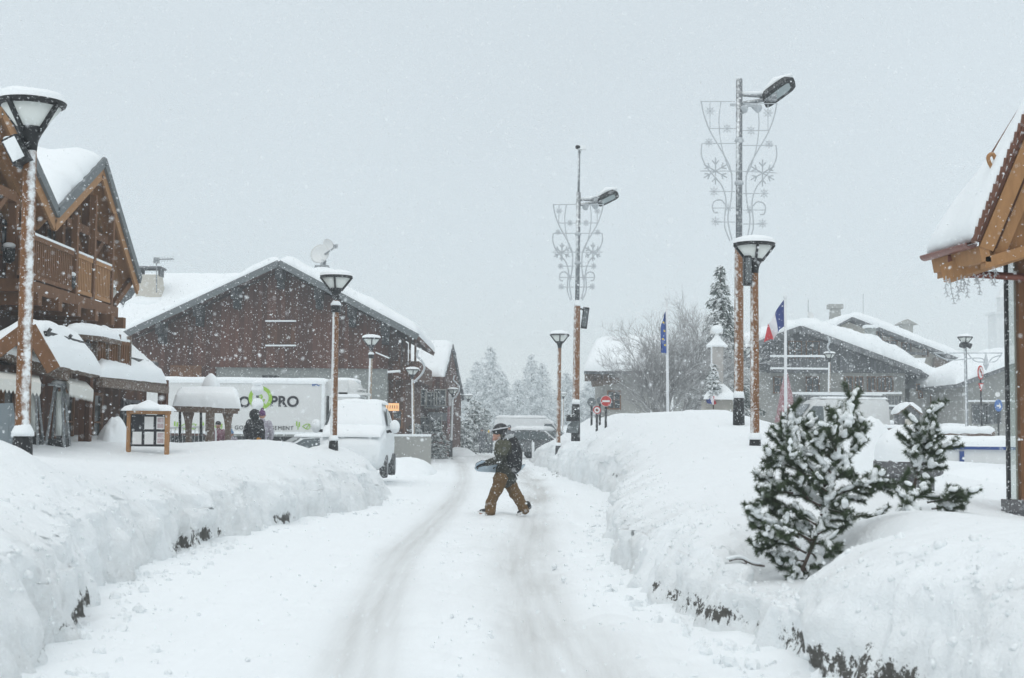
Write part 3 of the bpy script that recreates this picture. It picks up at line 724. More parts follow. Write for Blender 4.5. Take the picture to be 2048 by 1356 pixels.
# ===== big red-brown chalet in the middle, gable to the camera
D = 66.0
ap = W(558, 522, D); el = W(243, 668, D); er = W(836, 670, D)
wl, wr_ = W(262, 700, D).x, W(772, 700, D).x
mid = thing('chalet', (ap.x, D+7, 0), 'broad red-brown boarded chalet with satellite dish behind the white lorry', 'chalet')
YB = D+15
sL = (ap.z-el.z)/(ap.x-el.x); sR = (ap.z-er.z)/(er.x-ap.x)
zwl, zwr = ap.z-.35-(ap.x-wl)*sL, ap.z-.35-(wr_-ap.x)*sR
zmid = W(500, 733, D).z
b = MB(); b.poly([V3(wl, D+1, zmid), V3(wr_, D+1, zmid), V3(wr_, D+1, zwr), V3(ap.x, D+1, ap.z-.35), V3(wl, D+1, zwl)], (0, 13, 0)); b.build('wall', m_wood_big, mid)
b = MB(); xs0 = W(422, 733, D).x
b.box(((xs0+wr_)/2, D+1.12+6, zmid/2-.1), (wr_-xs0-.05, 12, zmid+.2)); b.build('stone_base', m_stone, mid)
b = MB(); b.box(((wl+xs0)/2, D+1.05+6, zmid/2-.1), (xs0-wl-.01, 12, zmid+.2)); b.build('lower_wall', m_wood_big, mid)
ql = ((el.x, D, el.z), (ap.x, D, ap.z), (ap.x, YB, ap.z), (el.x, YB, el.z)); qr = ((ap.x, D, ap.z), (er.x, D, er.z), (er.x, YB, er.z), (ap.x, YB, ap.z))
b = MB(); slab(b, *ql, .2); slab(b, *qr, .2); r = b.build('roof', m_wood_big, mid)
snow_slab('snow_cover', *ql, .42, m_roofsnow, r, 70, 50, seed=371, amp=.25, over=.0); snow_slab('snow_cover', *qr, .55, m_roofsnow, r, 70, 50, seed=372, amp=.25, over=.0)
b = MB()
for p in (el, er): b.beam((ap.x, D-.04, ap.z-.1), (p.x, D-.04, p.z-.1), .07, .30)
b.build('bargeboard', m_fascia, mid)
# purlin ends under the verge
b = Each('purlin', m_black, mid)
for f in (.0, .28, .52, .76):
    for p in (el, er):
        if f == 0 and p is er: continue
        x = ap.x+(p.x-ap.x)*f; z = ap.z+(p.z-ap.z)*f
        b.box((x, D+.5, z-.55), (.34, 1.1, .55)); b.box((x, D+.75, z-1.0), (.28, .7, .5))
for px0, px1, py in ((531, 592, 642), (531, 592, 691)):
    A = W(px0, py, D+.9); B = W(px1, py, D+.9); b = MB(); b.beam(A, B, .18, .07); k = b.build('ledge', m_snow, mid)
c = W(562, 667, D+1); b = MB()
b.box((c.x, c.y-.05, c.z), (1.4, .06, 1.0)); b.build('shutter', m_wood_dark, mid)
window(mid, W(295, 753, D+1), .9, 1.6, 'x', .08, m_wood_mid, (1, 1), -1); window(mid, W(372, 752, D+.98), 1.5, 1.0, 'x', .1, m_wood_mid, (3, 0), -1, m_wood_mid)
b = MB(); A = W(541, 757, D+.9); b.box(A, (.8, .1, .3)); b.build('vent_grille', m_black, mid)
# right-hand side gallery under the eave: posts, boarded parapet, dark recess
b = Each('gallery_post', m_wood_dark, mid); xg0, xg1 = W(778, 700, D+2).x, W(832, 700, D+2).x
for px in (798, 808, 819, 830): A = W(px, 672, D+1.0); B = W(px, 722, D+1.0); b.beam((A.x, D+1.4, er.z-.1), (A.x, D+1.4, B.z-.2), .10, .10, (1, 0, 0))
b = MB(); zg = W(800, 722, D+1.4).z; b.box((xg0+.4, D+7, zg-.45), (xg1-xg0+.9, 11, .9)); b.build('gallery_floor', m_wood_dark, mid)
b = MB(); b.box(((wr_+xg0)/2+.1, D+8, zg/2), (xg0-wr_+1.4, 12, zg-.95)); b.build('side_wing', m_wood_dark, mid)
b = MB(); A, B = W(752, 705, D-.2), W(778, 716, D-.2); b.beam(A, B, .5, .06); b.build('side_canopy', m_snow, mid); b = MB(); b.beam(W(776, 744, D-.3), W(800, 742, D-.3), .8, .08); b.build('side_canopy', m_snow, mid)
b = MB(); A = W(785, 814, D+.9); b.box(A, (.62, .1, .36)); sg = b.build('lit_sign', m_lit, mid)
b = MB()
for k in range(5): b.box(A+V3(-.22+k*.11, -.06, 0), (.035, .02, .16))
b.build('lettering', m_wood_mid, sg)
for px, py in ((745, 832), (770, 850), (795, 838)): window(mid, W(px, py, D+1.1), .5, .9, 'x', .06, m_wood_mid, (0, 1), -1)
# cross wing on the left: ridge parallel to the picture
w0, w1, w2, w3 = W(300, 556, 75), W(560, 556, 75), W(560, 690, 67.6), W(206, 672, 67.6)
b = MB(); slab(b, w3, w2, w1, w0, .2); r = b.build('wing_roof', m_wood_big, mid); snow_slab('snow_cover', w3, w2, w1, w0, .4, m_roofsnow, r, 50, 40, seed=375, amp=.25)
b = MB(); b.box(((w3.x+wl)/2+.3, 72, w3.z/2-.2), (wl-w3.x, 8, w3.z)); b.build('wing_wall', m_wood_big, mid)
c = W(297, 578, 71.5); b = MB(); hw = .62
b.poly([c+V3(-hw*1.2, 0, -.9), c+V3(hw*1.2, 0, -.9), c+V3(hw*.75, 0, .75), c+V3(-hw*.75, 0, .75)], (0, 1.0, 0)); ch = b.build('chimney', m_cream, mid)
b = MB(); b.box(c+V3(0, .5, 1.12), (1.25, 1.2, .1))
for s in (-.5, .5): b.box(c+V3(s, .5, .9), (.08, .9, .4))
b.build('chimney_cap', m_grey_wood, ch)
s = MB(); s.ball(c+V3(-.1, -.3, -.9), .9, 14, 8, (1.2, .8, .5)); s.build('snow_cover', m_snow, ch, True)
def aerial(parent, px, py0, py1, d, boom=None, mat=None):
    a, t = W(px, py0, d), W(px, py1, d); b = MB(); b.tube([a, t], .035, 5)
    if boom:
        e = W(boom[0], boom[1], d); b.tube([t-V3(0, 0, .1), e], .025, 5)
        for i in range(7): p = (t-V3(0, 0, .1)).lerp(e, i/6); b.tube([p-V3(.0, .3, .0), p+V3(0, .3, 0)], .015, 4); b.tube([p-V3(.0, 0, .14), p+V3(0, 0, .14)], .012, 4)
        b.box(t-V3(0, 0, .15), (.3, .1, .3))
    return b.build('aerial', mat or m_steel, parent)
aerial(mid, 313, 585, 515, 71, (346, 518))
# two satellite dishes on the right slope
def dish(px, py, r_px, d, face):
    c = W(px, py, d); r = px2m(r_px, d); b = MB(); prof = [(r*q, -.25*r*(1-q*q)) for q in (.02, .3, .55, .8, 1)]+[(r*1.02, .03), (r*.8, -.06*r), (r*.55, -.14*r-.0), (r*.3, -.2*r), (r*.02, -.22*r)]
    b.lathe(prof, c, 24, face); return b, c
b, c = dish(640, 508, 20, 72, (-.25, -.9, .25)); ds = b.build('satellite_dish', m_white, mid, True)
b = MB(); b.tube([W(648, 520, 72), W(642, 545, 72)], .14, 8); b.tube([W(650, 508, 72), W(670, 494, 71)], .05, 6); b.box(W(671, 493, 71), (.22, .22, .2)); b.poly([W(630, 530, 71.6), W(656, 530, 71.6), W(660, 548, 71.6), W(626, 548, 71.6)], (0, .5, 0)); b.build('mount', m_steel, ds)
b, c = dish(657, 490, 13, 73.5, (.6, -.6, .3)); b.build('satellite_dish', m_white, mid, True)
s = MB(); s.ball(W(645, 548, 71), .6, 12, 8, (1.3, 1, .6)); s.build('snow_cover', m_snow, ds, True)
# ===== chalet further down the street on the left
f = [W(887, 757, 84), W(907, 688, 88), W(929, 797, 92)]
nx = thing('chalet', (-5, 90, 0), 'brown chalet with steep snowy roof beyond the broad red-brown chalet', 'chalet')
back = V3(-7.5, 2.2, 0)
b = MB(); b.poly([V3(f[0].x+.15, f[0].y+.6, 0), V3(f[2].x-.2, f[2].y-.8, 0), f[2]+V3(-.2, -.8, .1), f[1]+V3(-.1, 0, -.3), f[0]+V3(.15, .6, -.1)], back); b.build('wall', m_wood_big, nx)
q1 = (f[0], f[1], f[1]+back, f[0]+back); q2 = (f[1], f[2], f[2]+back, f[1]+back)
b = MB(); slab(b, *q1, .2); slab(b, *q2, .2); r = b.build('roof', m_grey_wood, nx); snow_slab('snow_cover', *q1, .45, m_roofsnow, r, seed=380, over=0); snow_slab('snow_cover', *q2, .35, m_roofsnow, r, seed=381, over=0)
b = MB(); A = W(812, 752, 83); B = W(890, 760, 83.5); b.box(((A.x+B.x)/2, 84.5, A.z/2), (B.x-A.x, 2, A.z)); b.build('front_wall', m_wood_big, nx)
for px, py, d in ((842, 795, 83.4), (862, 800, 83.4), (880, 795, 83.4), (850, 850, 83.4), (872, 848, 83.4)): window(nx, W(px, py, d), .75, 1.0, 'x', .06, m_grey_plaster, (1, 1), -1)
b = MB(); A, B = W(857, 812, 83.0), W(893, 814, 83.6); b.beam(A, B, .5, .08); b.beam(A+V3(0, 0, -.6), B+V3(0, 0, -.6), .08, .5); b.build('balcony', m_grey_wood, nx)
b = MB(); A = W(898, 792, 86); b.poly([A+V3(-.5, 0, .6), A+V3(.35, 0, .25), A+V3(.2, .3, -.6), A+V3(-.5, .3, -.6)], (0, .25, 0)); b.build('side_roof', m_snow, nx)
b = MB(); A = W(897, 840, 85); b.box(A, (.12, .5, 1.6)); b.build('red_banner', m_redcone, nx)
# ===== chalet half hidden by the bare tree on the right
h = thing('chalet', (8.5, 84, .9), 'small chalet with thick snow roof behind the bare tree', 'chalet')
D2 = 80
r0, r1 = W(1168, 741, D2), W(1330, 741, D2); t0, t1 = W(1190, 690, D2+7), W(1330, 690, D2+7)
q = (r0, r1, t1, t0); b = MB(); slab(b, *q, .22); 
q2 = (t0, t1, t1+V3(0, 7, -1.8), t0+V3(0, 7, -1.8)); slab(b, *q2, .22); r = b.build('roof', m_grey_wood, h)
snow_slab('snow_cover', *q, .7, m_roofsnow, r, 50, 40, seed=390, amp=.3, over=.1); snow_slab('snow_cover', *q2, .6, m_roofsnow, r, seed=391)
x0 = W(1208, 800, D2+1.2).x; b = MB(); b.box(((x0+r1.x)/2, D2+5.5, r0.z/2-.1), (r1.x-x0, 9, r0.z)); b.build('wall', m_grey_plaster, h)
b = Each('bracket', m_wood_old, h)
for px in (1182, 1196, 1210): A = W(px, 752, D2+.9); b.box(A+V3(0, 1, .05), (.5, 2.6, .55))
A, B = W(1183, 768, D2+.9), W(1240, 760, D2+.9); b.beam(A, B, .5, .35)
window(h, W(1228, 800, D2+1), .8, 1.1, 'x', .08, m_wood_mid, (1, 1), -1)
# ===== dark chalet on the right with balconies
D3 = 90.0
ap = W(1602, 652, D3); er = W(1842, 741, D3); el = V3(ap.x-(er.x-ap.x)*1.0, D3, ap.z-(ap.z-er.z)*1.0)
rc = thing('chalet', (ap.x, D3+6, .9), 'dark timber chalet with two snowy balcony rails behind the French flag', 'chalet')
wl, wr_ = W(1396, 760, D3).x, W(1822, 760, D3).x; sg_ = (ap.z-er.z)/(er.x-ap.x); zm = W(1600, 742, D3).z
b = MB(); b.poly([V3(wl, D3+1.2, zm), V3(wr_, D3+1.2, zm), V3(wr_, D3+1.2, ap.z-.3-(wr_-ap.x)*sg_), V3(ap.x, D3+1.2, ap.z-.3), V3(wl, D3+1.2, ap.z-.3-(ap.x-wl)*sg_)], (0, 12, 0)); b.build('wall', m_grey_wood, rc)
b = MB(); b.box(((wl+wr_)/2, D3+1.35+6, zm/2-.01), (wr_-wl, 12, zm)); b.build('lower_wall', m_grey_plaster, rc)
ql = (el, ap, ap+V3(0, 15, 0), el+V3(0, 15, 0)); qr = (ap, er, er+V3(0, 15, 0), ap+V3(0, 15, 0))
b = MB(); slab(b, *ql, .25); slab(b, *qr, .25); r = b.build('roof', m_grey_wood, rc)
snow_slab('snow_cover', *ql, .75, m_roofsnow, r, 60, 40, seed=400, amp=.3, over=0); snow_slab('snow_cover', *qr, 1.05, m_roofsnow, r, 60, 40, seed=401, amp=.45, over=0)
b = MB()
for p in (el, er): b.beam((ap.x, D3-.05, ap.z-.15), (p.x, D3-.05, p.z-.15), .08, .35)
b.build('bargeboard', m_grey_wood, rc)
def balc(px0, px1, pyt, pyb, d):
    A, B = W(px0, pyt, d), W(px1, pyt, d); zb_ = W(px0, pyb, d).z; b = MB()
    n = max(3, int((B.x-A.x)/.22))
    for i in range(n): x = A.x+(B.x-A.x)*(i+.5)/n; b.box((x, d, (A.z+zb_)/2), (.15, .05, A.z-zb_-.1))
    b.box(((A.x+B.x)/2, d+.6, zb_-.1), (B.x-A.x, 1.2, .2))
    r = b.build('balcony', m_grey_wood, rc)
    s = MB(); s.beam(A+V3(0, 0, .06), B+V3(0, 0, .06), .16, .13); s.beam((A.x, d-.05, zb_+.05), (B.x, d-.05, zb_+.05), .16, .12); s.build('snow_cover', m_snow, r)
balc(1540, 1655, 714, 738, D3-.2); balc(1580, 1803, 788, 811, D3-.3); balc(1470, 1500, 714, 738, D3-.2)
for px in (1697, 1718, 1742, 1762, 1778): window(rc, W(px, 768, D3+1.3), .55, 1.0, 'x', .08, m_wood_mid, (1, 0), -1)
for px in (1560, 1625): window(rc, W(px, 770, D3+1.3), .9, 1.1, 'x', .08, m_wood_mid, (1, 1), -1)
for px in (1590, 1625): window(rc, W(px, 700, D3+1.15), .9, 1.2, 'x', .08, m_wood_mid, (1, 1), -1)
e0, e1 = W(1835, 736, D3+.5), W(1895, 774, D3+.5); q = (e0, e1, e1+V3(0, 9, 0), e0+V3(0, 9, 0))
b = MB(); slab(b, *q, .2); r = b.build('side_roof', m_grey_wood, rc); snow_slab('snow_cover', *q, .8, m_roofsnow, r, seed=404, over=0)
b = MB(); xa, xb = W(1824, 800, D3+1).x, W(1884, 800, D3+1).x; b.box(((xa+xb)/2+.02, D3+5.5, e1.z/2-.1), (xb-xa, 8, e1.z)); b.build('side_wall', m_grey_plaster, rc)
window(rc, W(1838, 775, D3+1.4), .4, .5, 'x', .06, m_wood_mid, (0, 0), -1); window(rc, W(1841, 790, D3+1.4), .3, .45, 'x', .06, m_wood_mid, (0, 0), -1); window(rc, W(1868, 800, D3+1.4), .5, .8, 'x', .06, m_wood_mid, (1, 0), -1)
c = W(1741, 668, D3+5); b = MB(); b.box(c-V3(0, 0, 1.2), (.62, .7, 3.2)); ch = b.build('chimney', m_stone, rc); b = MB(); b.box(c+V3(0, 0, .5), (.85, .9, .2)); b.build('chimney_cap', m_snow, ch)
s = MB(); s.ball(W(1735, 690, D3+5), 1.0, 12, 8, (1.1, 1, .8)); s.build('snow_cover', m_snow, ch, True)
aerial(rc, 1616, 645, 600, D3+4); c = W(1621, 630, D3+4); b = MB(); b.lathe([(.02, -.08), (.25, 0), (.26, .03), (.02, -.05)], c, 14, (.4, -.8, .3)); b.build('satellite_dish', m_white, rc)
# ===== pale house behind
D4 = 112.0
ap = W(1704, 634, D4); er = W(1948, 728, D4); el = W(1600, 690, D4)
cr = thing('house', (ap.x+4, D4+6, 1), 'tall cream plastered house rising behind the dark right-hand chalet', 'house')
wr_ = W(1905, 760, D4).x; wl = W(1625, 760, D4).x; sg_ = (ap.z-er.z)/(er.x-ap.x); s2 = (ap.z-el.z)/(ap.x-el.x)
b = MB(); b.poly([V3(wl, D4+1.2, 0), V3(wr_, D4+1.2, 0), V3(wr_, D4+1.2, ap.z-.3-(wr_-ap.x)*sg_), V3(ap.x, D4+1.2, ap.z-.3), V3(wl, D4+1.2, ap.z-.3-(ap.x-wl)*s2)], (0, 12, 0)); b.build('wall', m_cream, cr)
ql = (el, ap, ap+V3(0, 15, 0), el+V3(0, 15, 0)); qr = (ap, er, er+V3(0, 15, 0), ap+V3(0, 15, 0))
b = MB(); slab(b, *ql, .15); slab(b, *qr, .15)
b.beam((ap.x, D4-.05, ap.z-.12), (er.x, D4-.05, er.z-.12), .08, .24); r = b.build('roof', m_grey_wood, cr)
snow_slab('snow_cover', *ql, .5, m_roofsnow, r, seed=410, over=0); snow_slab('snow_cover', *qr, .75, m_roofsnow, r, 60, 30, seed=411, over=0, amp=.2)
for px, py, w_, h_ in ((1759, 672, .5, .8), (1780, 689, 1.2, .7), (1812, 696, .8, .9), (1784, 672, .35, .35), (1850, 706, .5, .6)): window(cr, W(px, py, D4+1.15), w_, h_, 'x', .1, m_wood_mid, (1, 0), -1)
b = MB(); A, B = W(1800, 706, D4+.6), W(1850, 708, D4+.6); b.beam(A, B, 1.0, .15); b.build('balcony', m_grey_wood, cr)
b = MB(); A = W(1840, 740, D4+.4); b.poly([W(1808, 716, D4-.5), W(1852, 716, D4-.5), W(1838, 745, D4-2), W(1815, 745, D4-2)], (0, .3, -.3)); b.build('porch_roof', m_snow, cr)
b = MB(); b.poly([W(1870, 712, D4+.5), W(1935, 740, D4+.5), W(1900, 755, D4+.5), W(1866, 752, D4+.5)], (0, .5, 0)); b.build('balcony_side', m_wood_old, cr)
c = W(1671, 622, D4+6); b = MB(); b.poly([c+V3(-.5, 0, -1.6), c+V3(.6, 0, -1.6), c+V3(.42, 0, .2), c+V3(-.3, 0, .2)], (0, .8, 0)); b.box(c+V3(.05, .4, .40), (1.2, 1.0, .38)); b.build('chimney', m_grey_plaster, cr)
c = W(1812, 652, D4+6); b = MB(); b.box(c-V3(0, 0, .7), (.9, 1, 1.6)); b.poly([c+V3(-.85, -.6, .1), c+V3(.85, -.6, .1), c+V3(0, -.6, .55)], (0, 1.6, 0)); b.build('chimney', m_grey_plaster, cr)
aerial(cr, 1726, 640, 588, D4+6)
# ===== low building at the far right
D5 = 84
e0, e1, e2 = W(1912, 768, D5), W(2100, 700, D5), W(2180, 740, D5)
lb = thing('house', (e1.x, D5+5, .9), 'low grey house with a shallow snow roof at the right edge of the square', 'house')
x0 = W(1926, 800, D5+1).x
b = MB(); b.poly([V3(x0, D5+1, 0), V3(e1.x, D5+1, 0), V3(e1.x, D5+1, e1.z-.2), V3(x0, D5+1, e0.z-.1)], (0, 9, 0)); b.build('wall', m_grey_plaster, lb)
q = (e0, e1, e1+V3(0, 11, 0), e0+V3(0, 11, 0)); b = MB(); slab(b, *q, .25); r = b.build('roof', m_grey_wood, lb); snow_slab('snow_cover', *q, .8, m_roofsnow, r, 50, 40, seed=420, over=0)
for px in (1960, 1985): window(lb, W(px, 828, D5+.95), 1., 1.2, 'x', .08, m_grey_wood, (1, 0), -1)
b = MB(); b.beam(W(1935, 802, D5+.7), W(2040, 802, D5+.7), .3, .1); b.build('ledge', m_snow, lb)
q = (W(1898, 770, 92), W(1960, 770, 92), W(1960, 742, 97), W(1898, 742, 97)); b = MB(); slab(b, *q, .2); r = b.build('back_roof', m_grey_wood, lb); snow_slab('snow_cover', *q, .5, m_roofsnow, r, seed=422)
b = MB(); A = W(1930, 800, 93); b.box((A.x, 94, 2), (2.4, 3, 4)); b.build('back_wall', m_grey_plaster, lb)
b = MB(); b.poly([W(1898, 862, 88), W(1906, 862, 88), W(1924, 800, 88), W(1917, 798, 88)], (0, .6, 0)); b.build('red_awning', m_redcone, lb)
# ===== church tower fading into the snow
tw = thing('church_tower', (W(2012, 800, 230).x, 232, 2), 'pale square church tower almost lost in the falling snow', 'tower')
xa, xb = W(1993, 700, 230).x, W(2040, 700, 230).x; zt = W(2000, 628, 230).z
b = MB(); b.box(((xa+xb)/2, 232, zt/2), (xb-xa, 4, zt)); b.build('wall', m_white, tw)
b = MB(); b.box(((xa+xb)/2, 232, zt+.2), (xb-xa+.6, 4.6, .4)); b.build('cornice', m_white, tw)
z2 = W(2000, 596, 230).z; b = MB(); b.box(((xa+xb)/2, 232, (zt+z2)/2+.2), (1.6, 1.6, z2-zt)); b.lathe([(1.3, z2+.2), (.6, z2+1.4), (.02, z2+2.6)], ((xa+xb)/2, 232, 0), 8); b.build('belfry', m_white, tw)
# ---------------------------------------------------------------- street lamps
def make_lamp(loc, s, z0, mat, label, collar='plain', lean=0., sides=4, name='street_lamp', snowcap=.145, rot=0.3, curl=0):
    """loc = foot of the pole, s = diameter of the lamp head / 0.75 m, z0 = height of the top of the snow cap above loc"""
    L = thing(name, loc, label, 'street lamp', 'street lamps with flared glass heads around the square')
    def P(x, y, z): return V3(loc[0]+x*s+lean*(z0+z*s), loc[1]+y*s, loc[2]+z0+z*s)
    R = .375
    top = V3(loc[0]+lean*z0, loc[1], loc[2]+z0)
    def lat(prof, n=24): 
        b = MB(); b.lathe([(r*s, z*s) for r, z in prof], top, n); return b
    # glass cone, rim, ribs, dark lower cone, neck
    lat([(.11, -.50), (.335, -.215)], 24).build('glass_cone', m_lampglass, L, True)
    rim = lat([(.33, -.225), (.375, -.20), (.385, -.17), (.36, -.150), (.30, -.14), (.001, -.12)]).build('rim', m_black, L, True)
    for k in range(sides):
        a = rot+2*math.pi*k/sides; ca, sa = math.cos(a), math.sin(a)
        b = MB(); b.beam(P(.372*ca, .372*sa, -.195), P(.125*ca, .125*sa, -.51), .042*s, .05*s, (ca, sa, .6)); b.build('rib', m_black, L)
    lat([(.075, -.72), (.085, -.62), (.105, -.565), (.155, -.46), (.150, -.455)]).build('neck', m_black, L, True)
    n = 26; prof = []
    ang = np.linspace(0, 1, 11)
    V = []; Fc = []
    for i, q in enumerate(ang):
        for k in range(n):
            t = 2*math.pi*k/n; r = .385*math.sin(q*math.pi/2)*1.0
            z = -.165+snowcap*(math.cos(q*math.pi/2)**.62)*(1+.12*float(vnoise(math.cos(t)*1.3+loc[0], math.sin(t)*1.3, q*2, 3)))
            r *= 1+.025*float(vnoise(math.cos(t)*3+loc[1], math.sin(t)*3, 1, 4))*q
            V.append(P(r*math.cos(t), r*math.sin(t), z))
    for i in range(10):
        for k in range(n): Fc.append((i*n+k, (i+1)*n+k, (i+1)*n+(k+1) % n, i*n+(k+1) % n))
    Fc.append(tuple(10*n+k for k in range(n)))
    link('snow_cap', V, Fc, m_snow, L, True)
    zc = -.72
    if collar == 'ring':
        b = lat([(.05, -1.02), (.115, -1.02), (.115, -.86), (.05, -.86)], 14); b.build('collar', m_black, L)
        lat([(.12, -.86), (.125, -.82), (.08, -.76), (.01, -.73)], 14).build('collar_snow', m_snow, L, True); zc = -.74
    # pole: slightly tapered wooden-brown tube and dark socket
    def PZ(z): return V3(loc[0]+lean*z, loc[1], loc[2]+z)
    zt = z0+zc*s
    b = MB(); b.tube([PZ(1.02), PZ(zt*.5+.5), PZ(zt)], [.083*s, .079*s, .072*s], 16, False); b.build('pole', mat, L, True)
    b = MB(); b.lathe([(.13*s, -.6), (.125*s, .2), (.112*s, .9), (.10*s, 1.05), (.08*s, 1.06)], PZ(0), 14); so = b.build('socket', m_black, L, True)
    b = MB(); b.lathe([(.125*s, 1.04), (.12*s, 1.09), (.09*s, 1.15), (.078*s, 1.17)], PZ(0), 14); b.build('socket_snow', m_snow, so, True)
    return L
def lamp_at(px, pytop, d, w_px, mat, label, base_px=None, gz=0.0, **kw):
    t = W(px, pytop, d); s = px2m(w_px, d)/.77
    lean = 0.
    if base_px:
        q = W(base_px[0], base_px[1], d); lean = (t.x-q.x)/(t.z-q.z)
    x0 = t.x-lean*(t.z-gz)
    return make_lamp((x0, d, gz), s, t.z-gz, mat, label, lean=lean, **kw)
lamp_at(64, 176, 15.4, 138, m_pole_a, 'big street lamp nearest the camera beside the double-gabled chalet, pole streaked white', (44, 890), .45, rot=math.radians(-112))
lamp_at(673, 538, 32.3, 66, m_pole_b, 'street lamp with collar in front of the snowed-in car and lorry', (667, 880), .3, collar='ring', rot=math.radians(-90))
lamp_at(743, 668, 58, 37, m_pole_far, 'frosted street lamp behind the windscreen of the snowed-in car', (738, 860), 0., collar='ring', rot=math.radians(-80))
lamp_at(1508.5, 469, 25.3, 84, m_pole_c, 'street lamp with black loudspeaker standing before the tall lighting mast', (1510, 882), .45, rot=math.radians(-90))
lamp_at(1119.5, 660, 55, 39, m_pole_c, 'slim street lamp beside the dark parked car', (1117, 860), 0., rot=math.radians(-90))
lamp_at(1930, 667, 64, 30, m_steel, 'street lamp with two small spotlights near the round traffic sign', (1934, 860), .6, rot=math.radians(-100))
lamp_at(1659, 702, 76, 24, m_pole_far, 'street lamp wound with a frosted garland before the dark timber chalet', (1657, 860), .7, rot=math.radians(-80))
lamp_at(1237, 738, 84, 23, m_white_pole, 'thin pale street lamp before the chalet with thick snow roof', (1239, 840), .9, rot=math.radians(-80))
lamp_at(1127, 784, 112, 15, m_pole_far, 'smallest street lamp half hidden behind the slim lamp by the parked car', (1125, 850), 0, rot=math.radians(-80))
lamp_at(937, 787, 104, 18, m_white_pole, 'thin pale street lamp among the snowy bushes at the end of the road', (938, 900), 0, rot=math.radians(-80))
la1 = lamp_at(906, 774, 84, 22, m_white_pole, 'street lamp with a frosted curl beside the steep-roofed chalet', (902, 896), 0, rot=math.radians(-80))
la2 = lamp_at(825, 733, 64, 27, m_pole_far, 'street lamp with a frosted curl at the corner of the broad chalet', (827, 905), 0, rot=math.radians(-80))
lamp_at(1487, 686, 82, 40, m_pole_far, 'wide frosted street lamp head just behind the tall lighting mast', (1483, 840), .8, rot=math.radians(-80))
def spots(px, py, d, s):
    for k in (-1, 1):
        c = W(px+k*s, py, d); t = thing('spotlight', c, 'small dark spotlight on the %s of the lamp pole by the round traffic sign' % ('left' if k < 0 else 'right'), 'spotlight', 'spotlights on the lamp pole')
        b = MB(); b.lathe([(.09, -.14), (.13, .10), (.10, .12)], c, 10, (k, -.2, -.4 if k > 0 else .5)); b.build('body', m_black, t, True)
        b = MB(); b.beam(W(px, py-2, d), c, .05, .05); b.build('arm', m_black, t)
spots(1931.5, 691, 63.8, 6.5)
def curl(lamp, pts, d, label):
    t = thing('light_curl', W(*pts[0], d), label, 'light decoration', 'frosted light curls on the lamps')
    P = [W(x, y, d) for x, y in pts]; Q = []
    for i in range(len(P)-1):
        a = P[max(i-1, 0)]; b_ = P[i]; c = P[i+1]; e_ = P[min(i+2, len(P)-1)]
        for k in range(6):
            u = k/6; Q.append(.5*((2*b_)+(c-a)*u+(2*a-5*b_+4*c-e_)*u*u+(3*b_-a-3*c+e_)*u**3))
    Q.append(P[-1]); b = MB(); b.tube(Q, .055, 6); b.build('tube', m_frost, t, True)
    return t
curl(la2, [(827, 765), (842, 750), (849, 735), (842, 720), (834, 712), (836, 700)], 63.6, 'frosted curl of light tubing on the lamp at the broad chalet corner')
curl(la1, [(902, 800), (914, 790), (919, 776), (913, 766), (907, 760), (909, 751)], 83.6, 'smaller frosted curl of light tubing on the lamp beside the steep-roofed chalet')
curl(None, [(1655, 672), (1659, 684), (1655, 694), (1660, 704)], 75.6, 'frosted garland rising above the lamp before the dark timber chalet')
# loudspeakers hung on the lamp and mast
def speaker(px0, px1, py0, py1, d, label, tilt=0., snow=False, mast_px=None, depth=.25):
    A, B = W(px0, py0, d), W(px1, py1, d); c = (A+B)/2; w = abs(B.x-A.x); h = abs(A.z-B.z)
    t = thing('loudspeaker', c, label, 'loudspeaker'); R = Matrix.Rotation(tilt, 3, 'Y')
    b = MB(); pr = []
    P = []
    for z in (-h/2, h/2):
        for q in ((-.5, -.35), (-.38, -.5), (.38, -.5), (.5, -.35), (.5, .5), (-.5, .5)): P.append(c+R @ V3(q[0]*w, q[1]*depth*2, z))
    b.add(P, [(5, 4, 3, 2, 1, 0), (6, 7, 8, 9, 10, 11)]+[(i, (i+1) % 6, (i+1) % 6+6, i+6) for i in range(6)])
    b.build('cabinet', m_black, t)
    b = MB(); b.box(c+R @ V3(0, -depth-.004, 0), (w*.72, .012, h*.84), R); b.build('grille', m_signback if not snow else m_whitesnow, t)
    if mast_px: b = MB(); b.beam(c+R @ V3(0, 0, h*.35), W(mast_px[0], mast_px[1], d), .05, .05); b.build('bracket', m_black, t)
    s = MB(); s.ball(c+R @ V3(0, 0, h/2), w*.5, 12, 6, (1, 1.1*depth/w*1.6, .35)); s.build('snow_cap', m_snow, t, True)
    return t
speaker(20, 53, 276, 330, 15.3, 'black loudspeaker plastered with snow, tilted on the lamp nearest the camera', math.radians(-28), True, (60, 290), .14)
speaker(1487, 1503, 512, 571, 25.25, 'black box loudspeaker hanging between the lamp and the tall mast', 0, False, (1508, 530), .10)
speaker(1164, 1176, 615, 657, 43.8, 'grey loudspeaker hanging on the mast with the camera on top', math.radians(7), False, (1154, 615), .12)
